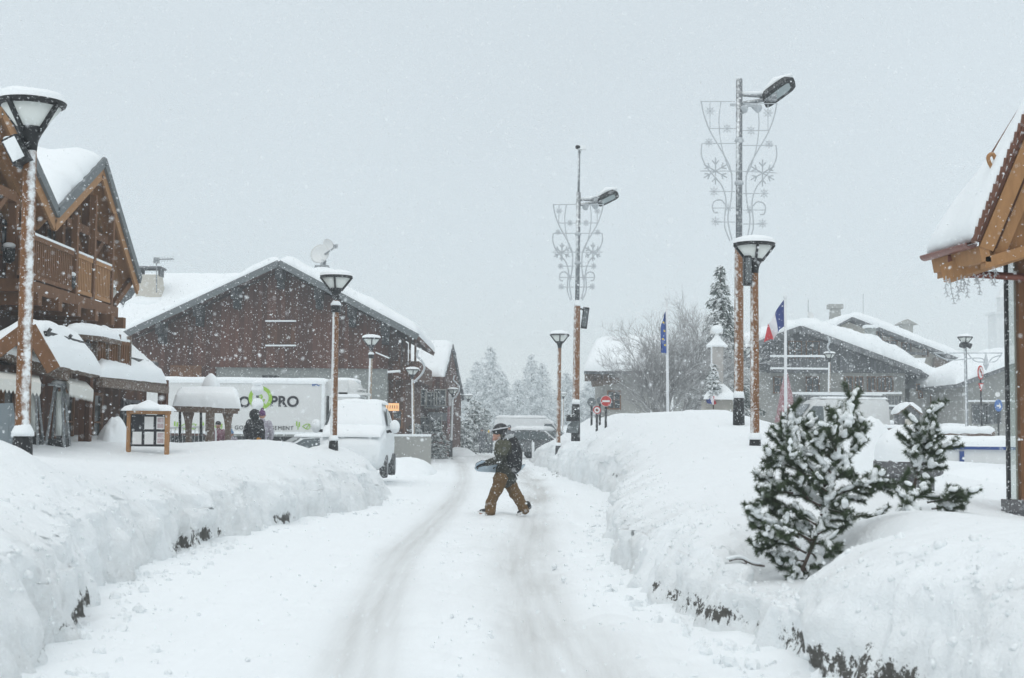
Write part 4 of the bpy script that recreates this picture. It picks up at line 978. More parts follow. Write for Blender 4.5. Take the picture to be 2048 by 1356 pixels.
# ---------------------------------------------------------------- tall lighting masts
m_lens = M('floodlight_lens', (.33, .38, .39), .25, .1, 5, None, 0)
def mast(px, top, split, base, d, gz, w_low, w_up, mat, label, arm, head, thin=None, flip=1):
    T = W(*top, d); Bq = W(*base, d); Sx = W(*split, d)
    lean = (T.x-Bq.x)/(T.z-Bq.z); foot = V3(Bq.x-lean*(Bq.z-gz), d, gz)
    L = thing('lighting_mast', foot, label, 'lighting mast', 'tall lighting masts on the right of the road')
    def PZ(z): return V3(foot.x+lean*(z-gz), d, z)
    rl, ru = px2m(w_low, d)/2, px2m(w_up, d)/2
    b = MB(); b.tube([PZ(gz+.3), PZ(Sx.z)], [rl*1.08, rl*.95], 18, False); b.build('lower_pole', mat, L, True)
    b = MB(); b.lathe([(rl*1.35, -.8), (rl*1.3, .0), (rl*1.1, .35)], PZ(Bq.z), 14); so = b.build('socket', m_black, L, True)
    b = MB(); b.lathe([(rl*1.32, .33), (rl*1.2, .42), (rl*1.0, .5)], PZ(Bq.z), 14); b.build('socket_snow', m_snow, so, True)
    zt = W(*(thin or top), d).z
    b = MB(); b.tube([PZ(Sx.z-.05), PZ(zt)], ru, 14); b.build('upper_pole', m_steel, L, True)
    b = MB(); b.lathe([(rl*1.0, -.06), (rl*1.05, 0), (ru, .12)], PZ(Sx.z), 14); b.build('joint_snow', m_snow, L, True)
    for k in (.36, .62): b = MB(); b.lathe([(ru*1.1, -.03), (ru*1.5, .0), (ru*1.35, .05), (ru, .08)], PZ(Sx.z+(zt-Sx.z)*k), 12); b.build('band', m_frost, L, True)
    if thin: b = MB(); b.tube([PZ(zt-.1), PZ(T.z)], ru*.55, 10); b.build('top_pole', m_steel, L, True)
    # arm: two converging bars, snow on top
    a0, a1, e_ = W(*arm[0], d), W(*arm[1], d), W(*arm[2], d)
    b = MB(); b.tube([a0, e_], .035, 8); b.tube([a1, e_+V3(0, 0, -.05)], .045, 8); b.box(e_, (.28, .16, .18)); b.beam(a0, a1, .12, .05, (1, 0, 0)); ar = b.build('arm', m_steel, L)
    s = MB(); s.tube([a0+V3(0, 0, .04), e_+V3(0, 0, .09)], [.04, .05], 6); s.build('arm_snow', m_snow, ar, True)
    # floodlight head: shallow tray tilted up and out, with a back plate
    h0, h1 = W(*head[0], d), W(*head[1], d); ax = (h1-h0).normalized(); Ln = (h1-h0).length; w = Ln*.52
    side = V3(0, 1, 0); nn = ax.cross(side).normalized()
    if nn.z < 0: nn = -nn
    side = (V3(0, .80, 0)-nn*.60).normalized(); face = ax.cross(side).normalized()
    if face.y > 0: face = -face
    c = (h0+h1)/2
    def tray(c, L_, w_, dep):
        P = []; 
        for q, k in ((0, 1.), (1, .82)):
            for i in range(16):
                a = 2*math.pi*i/16; ex = math.copysign(abs(math.cos(a))**.45, math.cos(a)); ey = math.copysign(abs(math.sin(a))**.45, math.sin(a))
                P.append(c+ax*ex*L_/2*k+side*ey*w_/2*k-face*dep*q)
        return P, [tuple(range(16)), tuple(reversed(range(16, 32)))]+[(i, i+16, (i+1) % 16+16, (i+1) % 16) for i in range(16)]
    hd = MB(); hd.add(*tray(c, Ln, w, .16)); ho = hd.build('floodlight', m_black, L)
    b = MB(); b.add(*tray(c+face*.012, Ln*.66, w*.56, .02)); b.build('lens', m_lens, ho)
    b = MB(); b.add(*tray(c-face*.26-nn*.05, Ln*.92, w*.7, .04)); b.build('visor', m_steel, ho)
    s = MB(); s.tube([h0-face*.12+V3(0, 0, .12), c-face*.14+V3(0, 0, .19), h1-face*.10+V3(0, 0, .10)], [.06, .10, .05], 8); s.build('floodlight_snow', m_snow, ho, True)
    return L, PZ, ru
DA, DB = 31.0, 43.0
mastA, PA, ruA = mast(1477.5, (1478.5, 158), (1477, 487), (1477.5, 826), DA, 1.2, 18, 13, m_pole_c, 'tallest lighting mast behind the loudspeaker lamp on the right', ((1482, 190), (1482, 207), (1540, 194)), ((1528, 207), (1590, 163)))
mastB, PBz, ruB = mast(1154, (1158.5, 290), (1153.5, 608), (1151.5, 830), DB, 1.2, 13.5, 9, m_pole_c, 'lighting mast with a camera on top, further along the right bank', ((1158, 400), (1158, 410), (1196, 400)), ((1196, 408), (1237, 388)), thin=(1157, 385))
c = W(1163, 295, DB); t = thing('surveillance_camera', c, 'small white surveillance camera on top of the further lighting mast', 'camera')
b = MB(); b.box(c, (.26, .16, .14)); b.build('housing', m_whitesnow, t); b = MB(); b.lathe([(.06, -.06), (.07, 0), (.05, .06)], c+V3(-.12, -.05, 0), 10, (-1, -.3, 0)); b.build('lens', m_black, t); b = MB(); b.beam(c, c-V3(.06, 0, .2), .05, .05); b.build('mount', m_steel, t)
for px, py, d, lab in ((1500, 217, DA, 'small frosted spotlight cluster under the arm of the tallest mast'), (1180, 413, DB, 'small frosted spotlight cluster under the arm of the mast with the camera')):
    c = W(px, py, d); t = thing('spotlight', c, lab, 'spotlight'); b = MB(); b.lathe([(.05, -.1), (.1, .08), (.08, .1)], c+V3(-.12, 0, 0), 10, (-.4, -.6, -.5)); b.lathe([(.05, -.1), (.1, .08), (.08, .1)], c+V3(.14, 0, .02), 10, (.5, -.6, -.4)); b.beam(c+V3(-.45, 0, .08), c+V3(.25, 0, .06), .05, .05); b.build('body', m_frost, t)
def light_frame(d, PX, side, label):
    """wire light decoration: two S-shaped wires, cross wires, snow stars of three sizes. PX maps photo offsets (from the mast, at the size of the near mast) to metres"""
    def Q(x, y): return PX(side*x, y)
    t = thing('light_decoration', Q(40, 300), label, 'light decoration', 'snowflake light frames on the lighting masts')
    r = .0125*d/31 if d > 31 else .0125
    def spl(pts):
        P = [Vector((x, y, 0)) for x, y in pts]; R_ = []
        for i in range(len(P)-1):
            a = P[max(i-1, 0)]; b_ = P[i]; c = P[i+1]; e_ = P[min(i+2, len(P)-1)]
            for k in range(7):
                u = k/7; v_ = .5*((2*b_)+(c-a)*u+(2*a-5*b_+4*c-e_)*u*u+(3*b_-a-3*c+e_)*u**3); R_.append(Q(v_.x, v_.y))
        R_.append(Q(*pts[-1])); return R_
    b = MB()
    b.tube(spl([(76, 202), (70, 230), (58, 262), (36, 300), (18, 335), (14, 365), (16, 400), (22, 430), (20, 455), (14, 480)]), r*1.25, 5)
    b.tube(spl([(36, 204), (40, 240), (36, 285), (25, 325), (13, 350)]), r, 5)
    b.tube(spl([(74, 287), (75, 310), (66, 332), (50, 352), (34, 372), (26, 400), (28, 430), (28, 455), (18, 482)]), r*1.25, 5)
    b.tube(spl([(28, 408), (36, 400), (48, 402), (53, 412), (50, 424), (42, 425)]), r*1.25, 5)
    for x0, x1, y in ((8, 76, 203), (6, 60, 257), (6, 74, 287), (0, 78, 342), (8, 56, 383), (8, 54, 416), (8, 50, 444)): b.tube([Q(x0, y), Q(x1, y)], r*.8, 4)
    b.tube([Q(58, 205), Q(58, 257)], r*.7, 4)
    b.build('wire_frame', m_frost, t)
    def star(x, y, R_, rr, br):
        b = MB()
        for k in range(4 if not br else 3):
            a = math.pi*k/(4 if not br else 3)+(0 if not br else math.pi/6); dx, dy = math.cos(a)*R_, math.sin(a)*R_
            b.tube([Q(x-dx, y-dy), Q(x+dx, y+dy)], rr, 4)
            if br:
                for s_ in (-1, 1):
                    for q in (-.7, .7):
                        b.tube([Q(x+s_*dx*.5, y+s_*dy*.5), Q(x+s_*dx*.5+math.cos(a+q)*s_*R_*.38, y+s_*dy*.5+math.sin(a+q)*s_*R_*.38)], rr, 4)
            else:
                for s_ in (-1, 1): b.tube([Q(x+s_*dx*.6-dy*.2, y+s_*dy*.6+dx*.2), Q(x+s_*dx*.6+dy*.2, y+s_*dy*.6-dx*.2)], rr*.8, 4)
        b.build('snow_star', m_frost, t)
    star(58, 222, 10, r*.6, False); star(24, 257, 10, r*.6, False); star(60, 284, 9, r*.6, False)
    star(47, 342, 27, r*1.2, True); star(50, 383, 10, r*.6, False); star(22, 416, 9, r*.6, False); star(47, 443, 10, r*.6, False)
    return t
for sd_, wd in ((-1, 'left'), (1, 'right')):
    light_frame(DA, lambda x, y: W(1478+x, y+(4 if x > 0 else 0), DA-.14), sd_, 'large wire frame of snowflake lights on the %s of the tallest mast' % wd)
    light_frame(DB, lambda x, y: W(1156.5+x*.66-(y-203)*.012, 409+(y-203)*.685, DB-.12), sd_, 'smaller wire frame of snowflake lights on the %s of the mast with the camera' % wd)
# ---------------------------------------------------------------- flags
def flagpole(px0, py0, px1, py1, d, r, label, gz):
    a, t_ = W(px1, py1, d), W(px0, py0, d); dirv = (t_-a)/(t_.z-a.z); foot = a+dirv*(gz-a.z)
    t = thing('flagpole', foot, label, 'flagpole'); b = MB(); b.tube([foot, t_], [r, r*.75], 10); b.build('pole', m_white_pole, t, True)
    b = MB(); b.ball(t_+V3(0, 0, r), r*1.4, 8, 6); b.build('finial', m_white_pole, t, True); return t
flagpole(1570.5, 597, 1571.5, 838, 50, .062, 'white flagpole flying the blue white and red flag', .8)
flagpole(1333.5, 600, 1335.5, 832, 48, .055, 'white flagpole with the limp blue flag before the bare tree', .8)
def flag(name, label, rows, d, bands, n=14):
    """rows: list of (left edge point, right edge point) px from hoist to fly; bands split the fly direction"""
    t = thing(name, W(*rows[0][0], d), label, 'flag')
    R_ = []
    for i, (a, c) in enumerate(rows): R_.append((W(*a, d), W(*c, d)))
    K = len(R_)-1
    def pt(u, v):
        i = min(int(u*K), K-1); f = u*K-i
        a = R_[i][0].lerp(R_[i+1][0], f); c = R_[i][1].lerp(R_[i+1][1], f); p = a.lerp(c, v)
        return p+V3(0, .16*math.sin(u*7+v*2.5), .0)
    for (u0, u1, nm, mt) in bands:
        m_ = 8; V = [pt(u0+(u1-u0)*i/n, j/m_)+V3(0, .006*k, 0) for k in (0, 1) for i in range(n+1) for j in range(m_+1)]; h_ = (n+1)*(m_+1)
        Fc = []
        for i in range(n):
            for j in range(m_): q = i*(m_+1)+j; Fc += [(q, q+1, q+m_+2, q+m_+1), (q+h_+m_+1, q+h_+m_+2, q+h_+1, q+h_)]
        link(nm, V, Fc, mt, t, True)
    return t
flag('flag', 'drooping blue white and red flag blowing left from its pole', [((1569, 598), (1570, 652)), ((1556, 617), (1557, 660)), ((1544, 638), (1551, 672)), ((1534, 650), (1549, 678)), ((1529, 684), (1541, 678))], 50, [(0, .36, 'blue_stripe', m_flagblue), (.36, .72, 'white_stripe', m_flagwhite), (.72, 1, 'red_stripe', m_flagred)])
f = flag('flag', 'limp blue flag with yellow stars hanging along its pole', [((1333, 621), (1334, 706)), ((1329, 628), (1330, 707)), ((1325, 640), (1323, 705)), ((1322.5, 650), (1322, 700))], 48, [(0, 1, 'cloth', m_euroblue)])
for px, py in ((1327, 645), (1329, 662), (1326, 678), (1330, 690)):
    c = W(px, py, 47.78); P = []
    for k in range(10): a = math.pi/2+math.pi*k/5; rr = .05 if k % 2 == 0 else .022; P.append(c+V3(rr*math.cos(a), 0, rr*math.sin(a)))
    b = MB(); b.poly(P, (0, .02, 0)); b.build('star', m_yellow, f)
# ---------------------------------------------------------------- traffic signs
def disc_sign(px, py, r_px, d, label, face_mat, extra=None, foot_z=.9, pole=True, pole_px=None, yaw=0., shape='disc', name='road_sign', cat='road sign'):
    c = W(px, py, d); r = px2m(r_px, d); t = thing(name, V3(c.x, d, foot_z), label, cat)
    R = Matrix.Rotation(yaw, 3, 'Z')
    def plate(rr, off, mat, nm, par, n=28, pts=None, th=.03):
        P = pts or [V3(rr*math.cos(2*math.pi*k/n), 0, rr*math.sin(2*math.pi*k/n)) for k in range(n)]
        b = MB(); b.poly([c+R @ (p+V3(0, off, 0)) for p in P], R @ V3(0, th, 0)); return b.build(nm, mat, par)
    if shape == 'tri': pl = plate(r, 0, m_red, 'plate', t, pts=[V3(-r, 0, r*.85), V3(r, 0, r*.85), V3(0, 0, -r*.95)]); plate(r, -.012, m_signwhite, 'face', pl, pts=[V3(-r*.6, 0, r*.6), V3(r*.6, 0, r*.6), V3(0, 0, -r*.5)], th=.01)
    else: pl = plate(r, 0, face_mat, 'plate', t)
    if extra: extra(c, r, R, plate, pl)
    if pole:
        q = pole_px or (px, py); a = W(q[0], q[1], d+.06); b = MB(); b.tube([V3(a.x, d+.07, foot_z-.5), V3(c.x, d+.07, c.z+r*.6)], .04, 8); b.build('post', m_black, t, True)
    return t
def no_entry(c, r, R, plate, pl):
    plate(r*.92, -.012, m_red, 'face', pl, th=.01)
    plate(0, -.022, m_signwhite, 'bar', pl, pts=[V3(-r*.68, 0, -r*.2), V3(r*.68, 0, -r*.2), V3(r*.68, 0, r*.14), V3(-r*.68, 0, r*.14)], th=.008)
disc_sign(1212, 802, 11, 46, 'round red no-entry sign with white bar above the right bank', m_signwhite, no_entry, 1.4)
def dot(c, r, R, plate, pl): plate(r*.2, -.012, m_signwhite, 'hub', pl, th=.01)
disc_sign(1183.5, 804, 9, 52, 'dark grey back of a round sign left of the no-entry sign', m_signback, dot, 1.3)
disc_sign(1200, 801, 7, 49, 'grey sign back tucked behind the no-entry sign', m_signback, None, 1.3)
def ring(c, r, R, plate, pl): plate(r*.72, -.012, m_signwhite, 'face', pl, th=.01); plate(r*.35, -.022, m_copper, 'mark', pl, th=.008)
disc_sign(1194, 820, 8, 47, 'small red-rimmed round sign half buried in the right bank', m_red, ring, 1.4)
def no_turn(c, r, R, plate, pl):
    plate(r*.78, -.012, m_signwhite, 'face', pl, th=.01)
    plate(0, -.022, m_ink, 'arrow', pl, pts=[V3(r*.12, 0, -r*.5), V3(r*.3, 0, -r*.5), V3(r*.3, 0, r*.12), V3(-r*.1, 0, r*.3), V3(-r*.1, 0, r*.48), V3(-r*.5, 0, r*.2), V3(-r*.1, 0, -r*.06), V3(-r*.1, 0, r*.1), V3(r*.12, 0, r*.0)], th=.006)
    plate(0, -.030, m_red, 'slash', pl, pts=[V3(-r*.62, 0, r*.48), V3(-r*.5, 0, r*.6), V3(r*.62, 0, -r*.48), V3(r*.5, 0, -r*.6)], th=.006)
disc_sign(1961.5, 745, 14, 60, 'round red-rimmed no-left-turn sign on the tall post', m_red, no_turn, .8, pole_px=(1965, 860), yaw=math.radians(50))
disc_sign(1962.5, 774, 9, 59.8, 'red and white give-way triangle below the no-left-turn sign', m_red, None, .8, pole=False, shape='tri', yaw=math.radians(40))
def arrow(c, r, R, plate, pl): plate(0, -.012, m_signwhite, 'arrow', pl, pts=[V3(-r*.6, 0, r*.1), V3(r*.1, 0, r*.1), V3(r*.1, 0, r*.5), V3(r*.62, 0, -.05), V3(r*.1, 0, -r*.55), V3(r*.1, 0, -r*.2), V3(-r*.6, 0, -r*.2)], th=.01)
disc_sign(1997.5, 811, 12, 62, 'round blue arrow sign near the glass column', m_blue, arrow, .8, pole_px=(1997, 860), yaw=math.radians(35))
disc_sign(1995.5, 789, 5, 62.1, 'small pale disc above the blue arrow sign', m_signwhite, None, .8, pole=False)
t = thing('road_sign', W(515, 880, 48).xy.to_3d(), 'post with two snow-blurred round sign backs before the lorry', 'road sign')
b = MB(); b.tube([W(515, 900, 48), W(515, 764, 48)], .05, 8); b.build('post', m_signback, t, True)
for py in (779, 808):
    c = W(515, py, 47.9); b = MB(); r = px2m(12, 48); b.lathe([(r*.95, -.02), (r, 0), (r*.95, .02)], c, 24, (.1, -1, 0)); k = b.build('plate', m_whitesnow, t, True)
s = MB(); s.ball(W(515, 766, 47.9), .2, 10, 6, (1, .5, .4)); s.build('snow_cap', m_snow, t, True)
# ---------------------------------------------------------------- vehicles
def text(parent, s, c, h, mat, R=None, name='lettering', bold=0., spacing=1.):
    cu = bpy.data.curves.new(name, 'FONT'); cu.body = s; cu.size = h/.72; cu.align_x = 'CENTER'; cu.align_y = 'CENTER'; cu.extrude = .008; cu.offset = bold; cu.space_character = spacing
    o = bpy.data.objects.new('tmp', cu); COL.objects.link(o); dg = bpy.context.evaluated_depsgraph_get(); dg.update()
    me = bpy.data.meshes.new_from_object(o.evaluated_get(dg)); bpy.data.objects.remove(o)
    M_ = Matrix.Translation(Vector(c)) @ (R.to_4x4() if R else Matrix.Identity(4)) @ Matrix.Rotation(math.pi/2, 4, 'X')
    V = [M_ @ v.co for v in me.vertices]; Fc = [tuple(p.vertices) for p in me.polygons]
    return link(name, V, Fc, mat, parent)
D = 55.0
tl, tr = W(326, 765, D), W(652, 763, D); zb_ = W(500, 868, D).z
lo = thing('lorry', ((tl.x+tr.x)/2, D+1.2, 0), 'white refrigerated delivery lorry with green ring and black lettering', 'lorry')
xl = tl.x-1.0
b = MB(); b.box(((xl+tr.x)/2, D+1.25, (tr.z+zb_)/2), (tr.x-xl, 2.5, tr.z-zb_)); b.build('box_body', m_white, lo)
b = MB()
for z in (tr.z-.05, zb_+.05): b.beam((xl, D-.015, z), (tr.x+.01, D-.015, z), .05, .1)
for x in (tr.x-.10, xl+.06): b.beam((x, D-.015, zb_+.1), (x, D-.015, tr.z-.1), .05, .12, (1, 0, 0))
b.build('edge_trim', m_whitesnow, lo)
snow_slab('roof_snow', (xl, D, tr.z), (tr.x, D, tr.z), (tr.x, D+2.5, tr.z), (xl, D+2.5, tr.z), .14, m_roofsnow, lo, seed=500)
b = MB(); b.box(((xl+tr.x)/2+1, D+1.3, zb_-.35), (tr.x-xl+2, 1.5, .5)); b.build('chassis', m_black, lo)
b = MB(); c = W(676, 777, D); b.box(c+V3(-.1, 1.2, .02), (.9, 1.9, .62)); fr = b.build('cooling_unit', m_white, lo)
b = MB(); b.lathe([(.30, -.9), (.34, -.85), (.34, .85), (.30, .9)], c+V3(.42, 1.2, .02), 18, (0, 1, 0)); b.build('fan_drum', m_white, fr, True)
s = MB(); s.ball(c+V3(.1, 1.2, .32), .62, 14, 8, (1.1, 1.5, .25)); s.build('snow_cover', m_snow, fr, True)
# cab in front of the box
cx0 = tr.x+.12; b = MB(); zc = W(690, 795, D).z; P = [V3(cx0, D+.15, .5), V3(cx0+2.0, D+.15, .5), V3(cx0+2.05, D+.15, 1.35), V3(cx0+1.5, D+.15, zc-.1), V3(cx0+1.1, D+.15, zc), V3(cx0, D+.15, zc)]
b.poly(P, (0, 2.2, 0)); cab = b.build('cab', m_white, lo)
b = MB(); b.poly([V3(cx0+.5, D+.10, 1.4), V3(cx0+1.75, D+.10, 1.4), V3(cx0+1.4, D+.10, zc-.3), V3(cx0+.5, D+.10, zc-.3)], (0, .03, 0)); b.build('side_window', m_glass, cab)
b = MB(); b.box((cx0+.9, D+1.2, zc+.16), (1.1, 1.9, .10)); b.box((cx0+.6, D+1.2, zc+.35), (1.3, 1.7, .07)); b.build('wind_deflector', m_white, cab)
snow_slab('roof_snow', (cx0, D+.2, zc+.02), (cx0+1.2, D+.2, zc+.02), (cx0+1.2, D+2.2, zc+.02), (cx0, D+2.2, zc+.02), .16, m_roofsnow, cab, 14, 14, seed=503)
for x in (xl+1.4, xl+2.6, cx0+.9):
    b = MB(); b.lathe([(.3, -.12), (.46, -.1), (.48, 0), (.46, .1), (.3, .12)], (x, D+.3, .48), 20, (0, 1, 0)); w = b.build('wheel', m_rubber, lo, True)
    b = MB(); b.lathe([(.05, -.02), (.26, -.02), (.28, .02)], (x, D+.17, .48), 16, (0, -1, 0)); b.build('rim', m_steel, w)
# lettering
yf = D-.012
def tx(px, py): return V3(W(px, py, D).x, yf, W(px, py, D).z)
hgt = px2m(21, D)
text(lo, 'G', tx(459, 805), hgt, m_ink, bold=.018); text(lo, 'O', tx(489, 805), hgt, m_ink, bold=.018); text(lo, 'PRO', tx(569, 804), hgt, m_ink, bold=.018, spacing=1.04)
c = tx(521, 796); R0, R1_ = px2m(23.5, D), px2m(16.5, D); V = []; Fc = []; n = 48
for k in range(n+1):
    a = math.radians(100)-2*math.pi*k/n*.94
    for r in (R0, R1_):
        for y in (0, .012): V.append(c+V3(r*math.cos(a), -y, r*math.sin(a)))
for k in range(n):
    q = k*4; Fc += [(q+1, q+5, q+7, q+3), (q, q+1, q+5, q+4), (q+2, q+3, q+7, q+6)]
link('green_ring', V, Fc, m_green, lo)
text(lo, '&', tx(521, 800), px2m(22, D), m_green, bold=.01)
text(lo, 'LE GO\u00dbT ENGAGEMENT', tx(520, 856), px2m(8, D), m_ink, spacing=1.12)
text(lo, 'EPC', tx(632, 769), px2m(6.5, D), m_blue, spacing=1.0, bold=.006)
def glyphs(px0):
    """row of little green and yellow food outlines along the lower edge"""
    for i, k in enumerate((0, 1, 2)):
        b = MB(); c = tx(px0+k*18, 853)
        if i == 0:
            b.tube([c+V3(0, 0, -.12), c+V3(0, 0, .02)], .018, 5)
            for q in range(6): b.ball(c+V3((-1)**q*.05, 0, .02+q*.03), .035, 6, 4, (1, .3, 1))
        else:
            P = [c+V3(.14*math.cos(t_)-.03*i, 0, .09*math.sin(t_)+.03*math.sin(2*t_)) for t_ in np.linspace(0, 2*math.pi, 18)]
            b.tube(P, .016, 5); b.tube([c+V3(-.05, 0, -.1), c+V3(.1, 0, .1)], .014, 5)
        b.build('food_drawing', m_green if i != 1 else m_green, lo)
glyphs(596); glyphs(352); glyphs(404)
# ---- cars built from a side profile
def car_mesh(prof, w, tuck=.12, n_w=9):
    """loft a closed side profile (x, z, roof-flag) over the width with rounded shoulders"""
    V = []; Fc = []; k = len(prof)
    for j in range(n_w):
        u = -1+2*j/(n_w-1); e_ = abs(u)**5
        for x, z, h in prof:
            V.append((x*(1-.03*e_), u*w/2*(1-tuck*h*(.25+.75*1)), z-.05*e_*(h)))
    for j in range(n_w-1):
        for i in range(k): a = j*k+i; b_ = j*k+(i+1) % k; Fc.append((a, a+k, b_+k, b_))
    Fc.append(tuple(range(k))); Fc.append(tuple((n_w-1)*k+i for i in reversed(range(k))))
    return V, Fc
def vehicle(name, loc, yaw, label, cat, kind, paint, snow_t=.15, group=None, win=True):
    t = thing(name, loc, label, cat, group); R = Matrix.Rotation(yaw, 3, 'Z'); L0 = Vector(loc)
    def X(p): return L0+R @ Vector(p)
    if kind == 'van':      # x forward
        prof = [(-2.7, .35, 0), (2.75, .35, 0), (2.85, .75, 0), (2.75, 1.1, 0), (2.1, 1.3, .3), (1.35, 2.15, .8), (1.0, 2.42, 1), (.5, 2.5, 1), (-2.5, 2.5, 1), (-2.68, 2.35, .9), (-2.72, 1.1, .1)]; w = 2.05; roof = (-2.55, .75, 2.48); wins = [[(.75, 1.3), (1.95, 1.3), (1.25, 2.1), (.75, 2.1)]]; ws = ((2.0, 1.38), (1.32, 2.18)); wb = (1.85, -1.6)
    elif kind == 'suv':
        prof = [(-2.2, .4, 0), (2.2, .4, 0), (2.3, .7, 0), (2.15, .98, 0), (1.2, 1.1, .2), (.45, 1.62, .9), (.1, 1.70, 1), (-1.5, 1.70, 1), (-2.05, 1.5, .8), (-2.28, 1.05, .1)]; w = 1.85; roof = (-1.75, .3, 1.68); wins = [[(-.45, 1.12), (1.0, 1.14), (.35, 1.56), (-.45, 1.6)], [(-.55, 1.12), (-1.5, 1.12), (-1.45, 1.58), (-.55, 1.6)], [(-1.6, 1.12), (-2.05, 1.14), (-1.85, 1.42), (-1.6, 1.55)]]; ws = ((1.1, 1.16), (.44, 1.60)); wb = (1.4, -1.4)
    else:
        prof = [(-2.0, .32, 0), (2.0, .32, 0), (2.08, .6, 0), (1.95, .82, 0), (1.0, .95, .2), (.25, 1.38, .9), (-.1, 1.45, 1), (-1.1, 1.42, 1), (-1.75, 1.1, .6), (-2.05, .9, .1)]; w = 1.75; roof = (-1.5, .2, 1.42); wins = [[(-.4, .98), (.8, 1.0), (.18, 1.34), (-.4, 1.38)], [(-.5, .98), (-1.35, 1.0), (-1.05, 1.34), (-.5, 1.38)]]; ws = ((.9, 1.0), (.25, 1.36)); wb = (1.3, -1.25)
    V, Fc = car_mesh(prof, w); body = link('body', [X(p) for p in V], Fc, paint, t, False)
    tk = 1-.12
    if win:
        for s_ in (-1, 1):
            for q in wins:
                b = MB(); b.poly([X((x, s_*(w/2*(1-.12*min(1, max(0, (z-1.0)/.6 if kind != 'van' else (z-1.2)/.9)))+.045), z)) for x, z in q], R @ V3(0, s_*.012, 0)); b.build('side_window', m_glass, t)
        a, c = ws; b = MB(); b.poly([X((a[0]+.03, -w*.42, a[1]+.02)), X((a[0]+.03, w*.42, a[1]+.02)), X((c[0]+.03, w*.38, c[1]+.02)), X((c[0]+.03, -w*.38, c[1]+.02))], R @ V3(.012, 0, .012)); b.build('windscreen', m_glass, t)
    for x in wb:
        for s_ in (-1, 1):
            c = X((x, s_*(w/2-.12), .34)); b = MB(); b.lathe([(.22, -.11), (.33, -.1), (.345, 0), (.33, .1), (.22, .11)], c, 18, R @ V3(0, 1, 0)); wh = b.build('wheel', m_rubber, t, True)
            b = MB(); b.lathe([(.03, .0), (.20, .0), (.215, -.02)], c+R @ V3(0, s_*.115, 0), 14, R @ V3(0, s_, 0)); b.build('rim', m_steel, wh)
    for s_ in (-1, 1):
        c = X((ws[0][0]-.25, s_*(w/2+.14), ws[0][1]+.12)); b = MB(); b.ball(c, .13, 10, 6, (.6, 1, .8), R); b.build('wing_mirror', paint, t, True)
        c = X((prof[2][0]-.09, s_*w*.36, prof[2][1]+.05)); b = MB(); b.ball(c, .15, 10, 6, (.5, 1.1, .7), R); b.build('headlight', m_lampglass, t, True)
        c = X((prof[-1][0]+.03, s_*w*.42, prof[-1][1]-.05)); b = MB(); b.ball(c, .13, 8, 6, (.4, .7, 1.2), R); b.build('tail_light', m_red, t, True)
    if snow_t:
        z = roof[2]; snow_slab('roof_snow', X((roof[0], -w*.42, z)), X((roof[1], -w*.42, z)), X((roof[1], w*.42, z)), X((roof[0], w*.42, z)), snow_t, m_roofsnow, t, 20, 16, seed=int(loc[1]*7) % 97)
        z = ws[0][1]; snow_slab('bonnet_snow', X((ws[0][0]-.05, -w*.42, z)), X((prof[3][0], -w*.40, prof[3][1]-.02)), X((prof[3][0], w*.40, prof[3][1]-.02)), X((ws[0][0]-.05, w*.42, z)), snow_t*.6, m_roofsnow, t, 14, 14, seed=3)
    return t
vehicle('suv', (1.95, 82, 0), math.radians(-28), 'dark car with snow on its roof and bonnet at the end of the right bank', 'car', 'suv', m_darkcar, .22)
v = vehicle('van', (1.6, 95, 0), math.radians(-8), 'long white snow-covered van parked behind the dark car', 'van', 'van', m_whitesnow, .18); 
vehicle('van', (W(1662, 850, 69).x, 69, .85), math.radians(188), 'tall white panel van with roof ladder rack before the dark timber chalet', 'van', 'van', m_white, .10)
vn = S.objects['van.001']
b = MB()
for y in (-.5, .5): b.beam((vn.location.x-1.6, 69+y, 3.5), (vn.location.x+2.3, 69+y, 3.5), .06, .05)
for x in (-1.2, .4, 1.9): b.beam((vn.location.x+x, 68.3, 3.47), (vn.location.x+x, 69.7, 3.47), .05, .05)
r = b.build('roof_rack', m_steel, vn); s = MB(); s.beam((vn.location.x-1.7, 68.5, 3.56), (vn.location.x+2.4, 68.5, 3.56), .12, .10); s.build('snow_cover', m_snow, r)
vehicle('car', (W(1660, 850, 62).x, 62, .62), math.radians(172), 'dark grey car almost buried behind the foreground pine', 'car', 'car', m_darkcar, .16)
vehicle('car', (W(1775, 850, 73).x, 73, .75), math.radians(4), 'white car blanketed in snow right of the panel van', 'car', 'car', m_whitesnow, .2)
vehicle('car', (W(1925, 850, 80).x, 80, .6), math.radians(10), 'snow-buried pale car before the low grey house', 'car', 'car', m_whitesnow, .25)
vehicle('car', (W(1480, 840, 72).x-.6, 72, .9), math.radians(170), 'white snow-covered car behind the two brown poles', 'car', 'car', m_whitesnow, .2)
vehicle('car', (W(598, 880, 50).x, 51.2, -.1), math.radians(-160), 'small pale car half buried beside the lorry', 'car', 'car', m_whitesnow, .12)
# ---- the snowed-in car on the left verge, front to the camera
D = 39.5
cx, zt, zb_ = W(702, 800, D).x, W(702, 806, D).z, .32
t = thing('van', (cx, D+2, zb_), 'white van entirely crusted in snow, parked nose to the camera on the left', 'van')
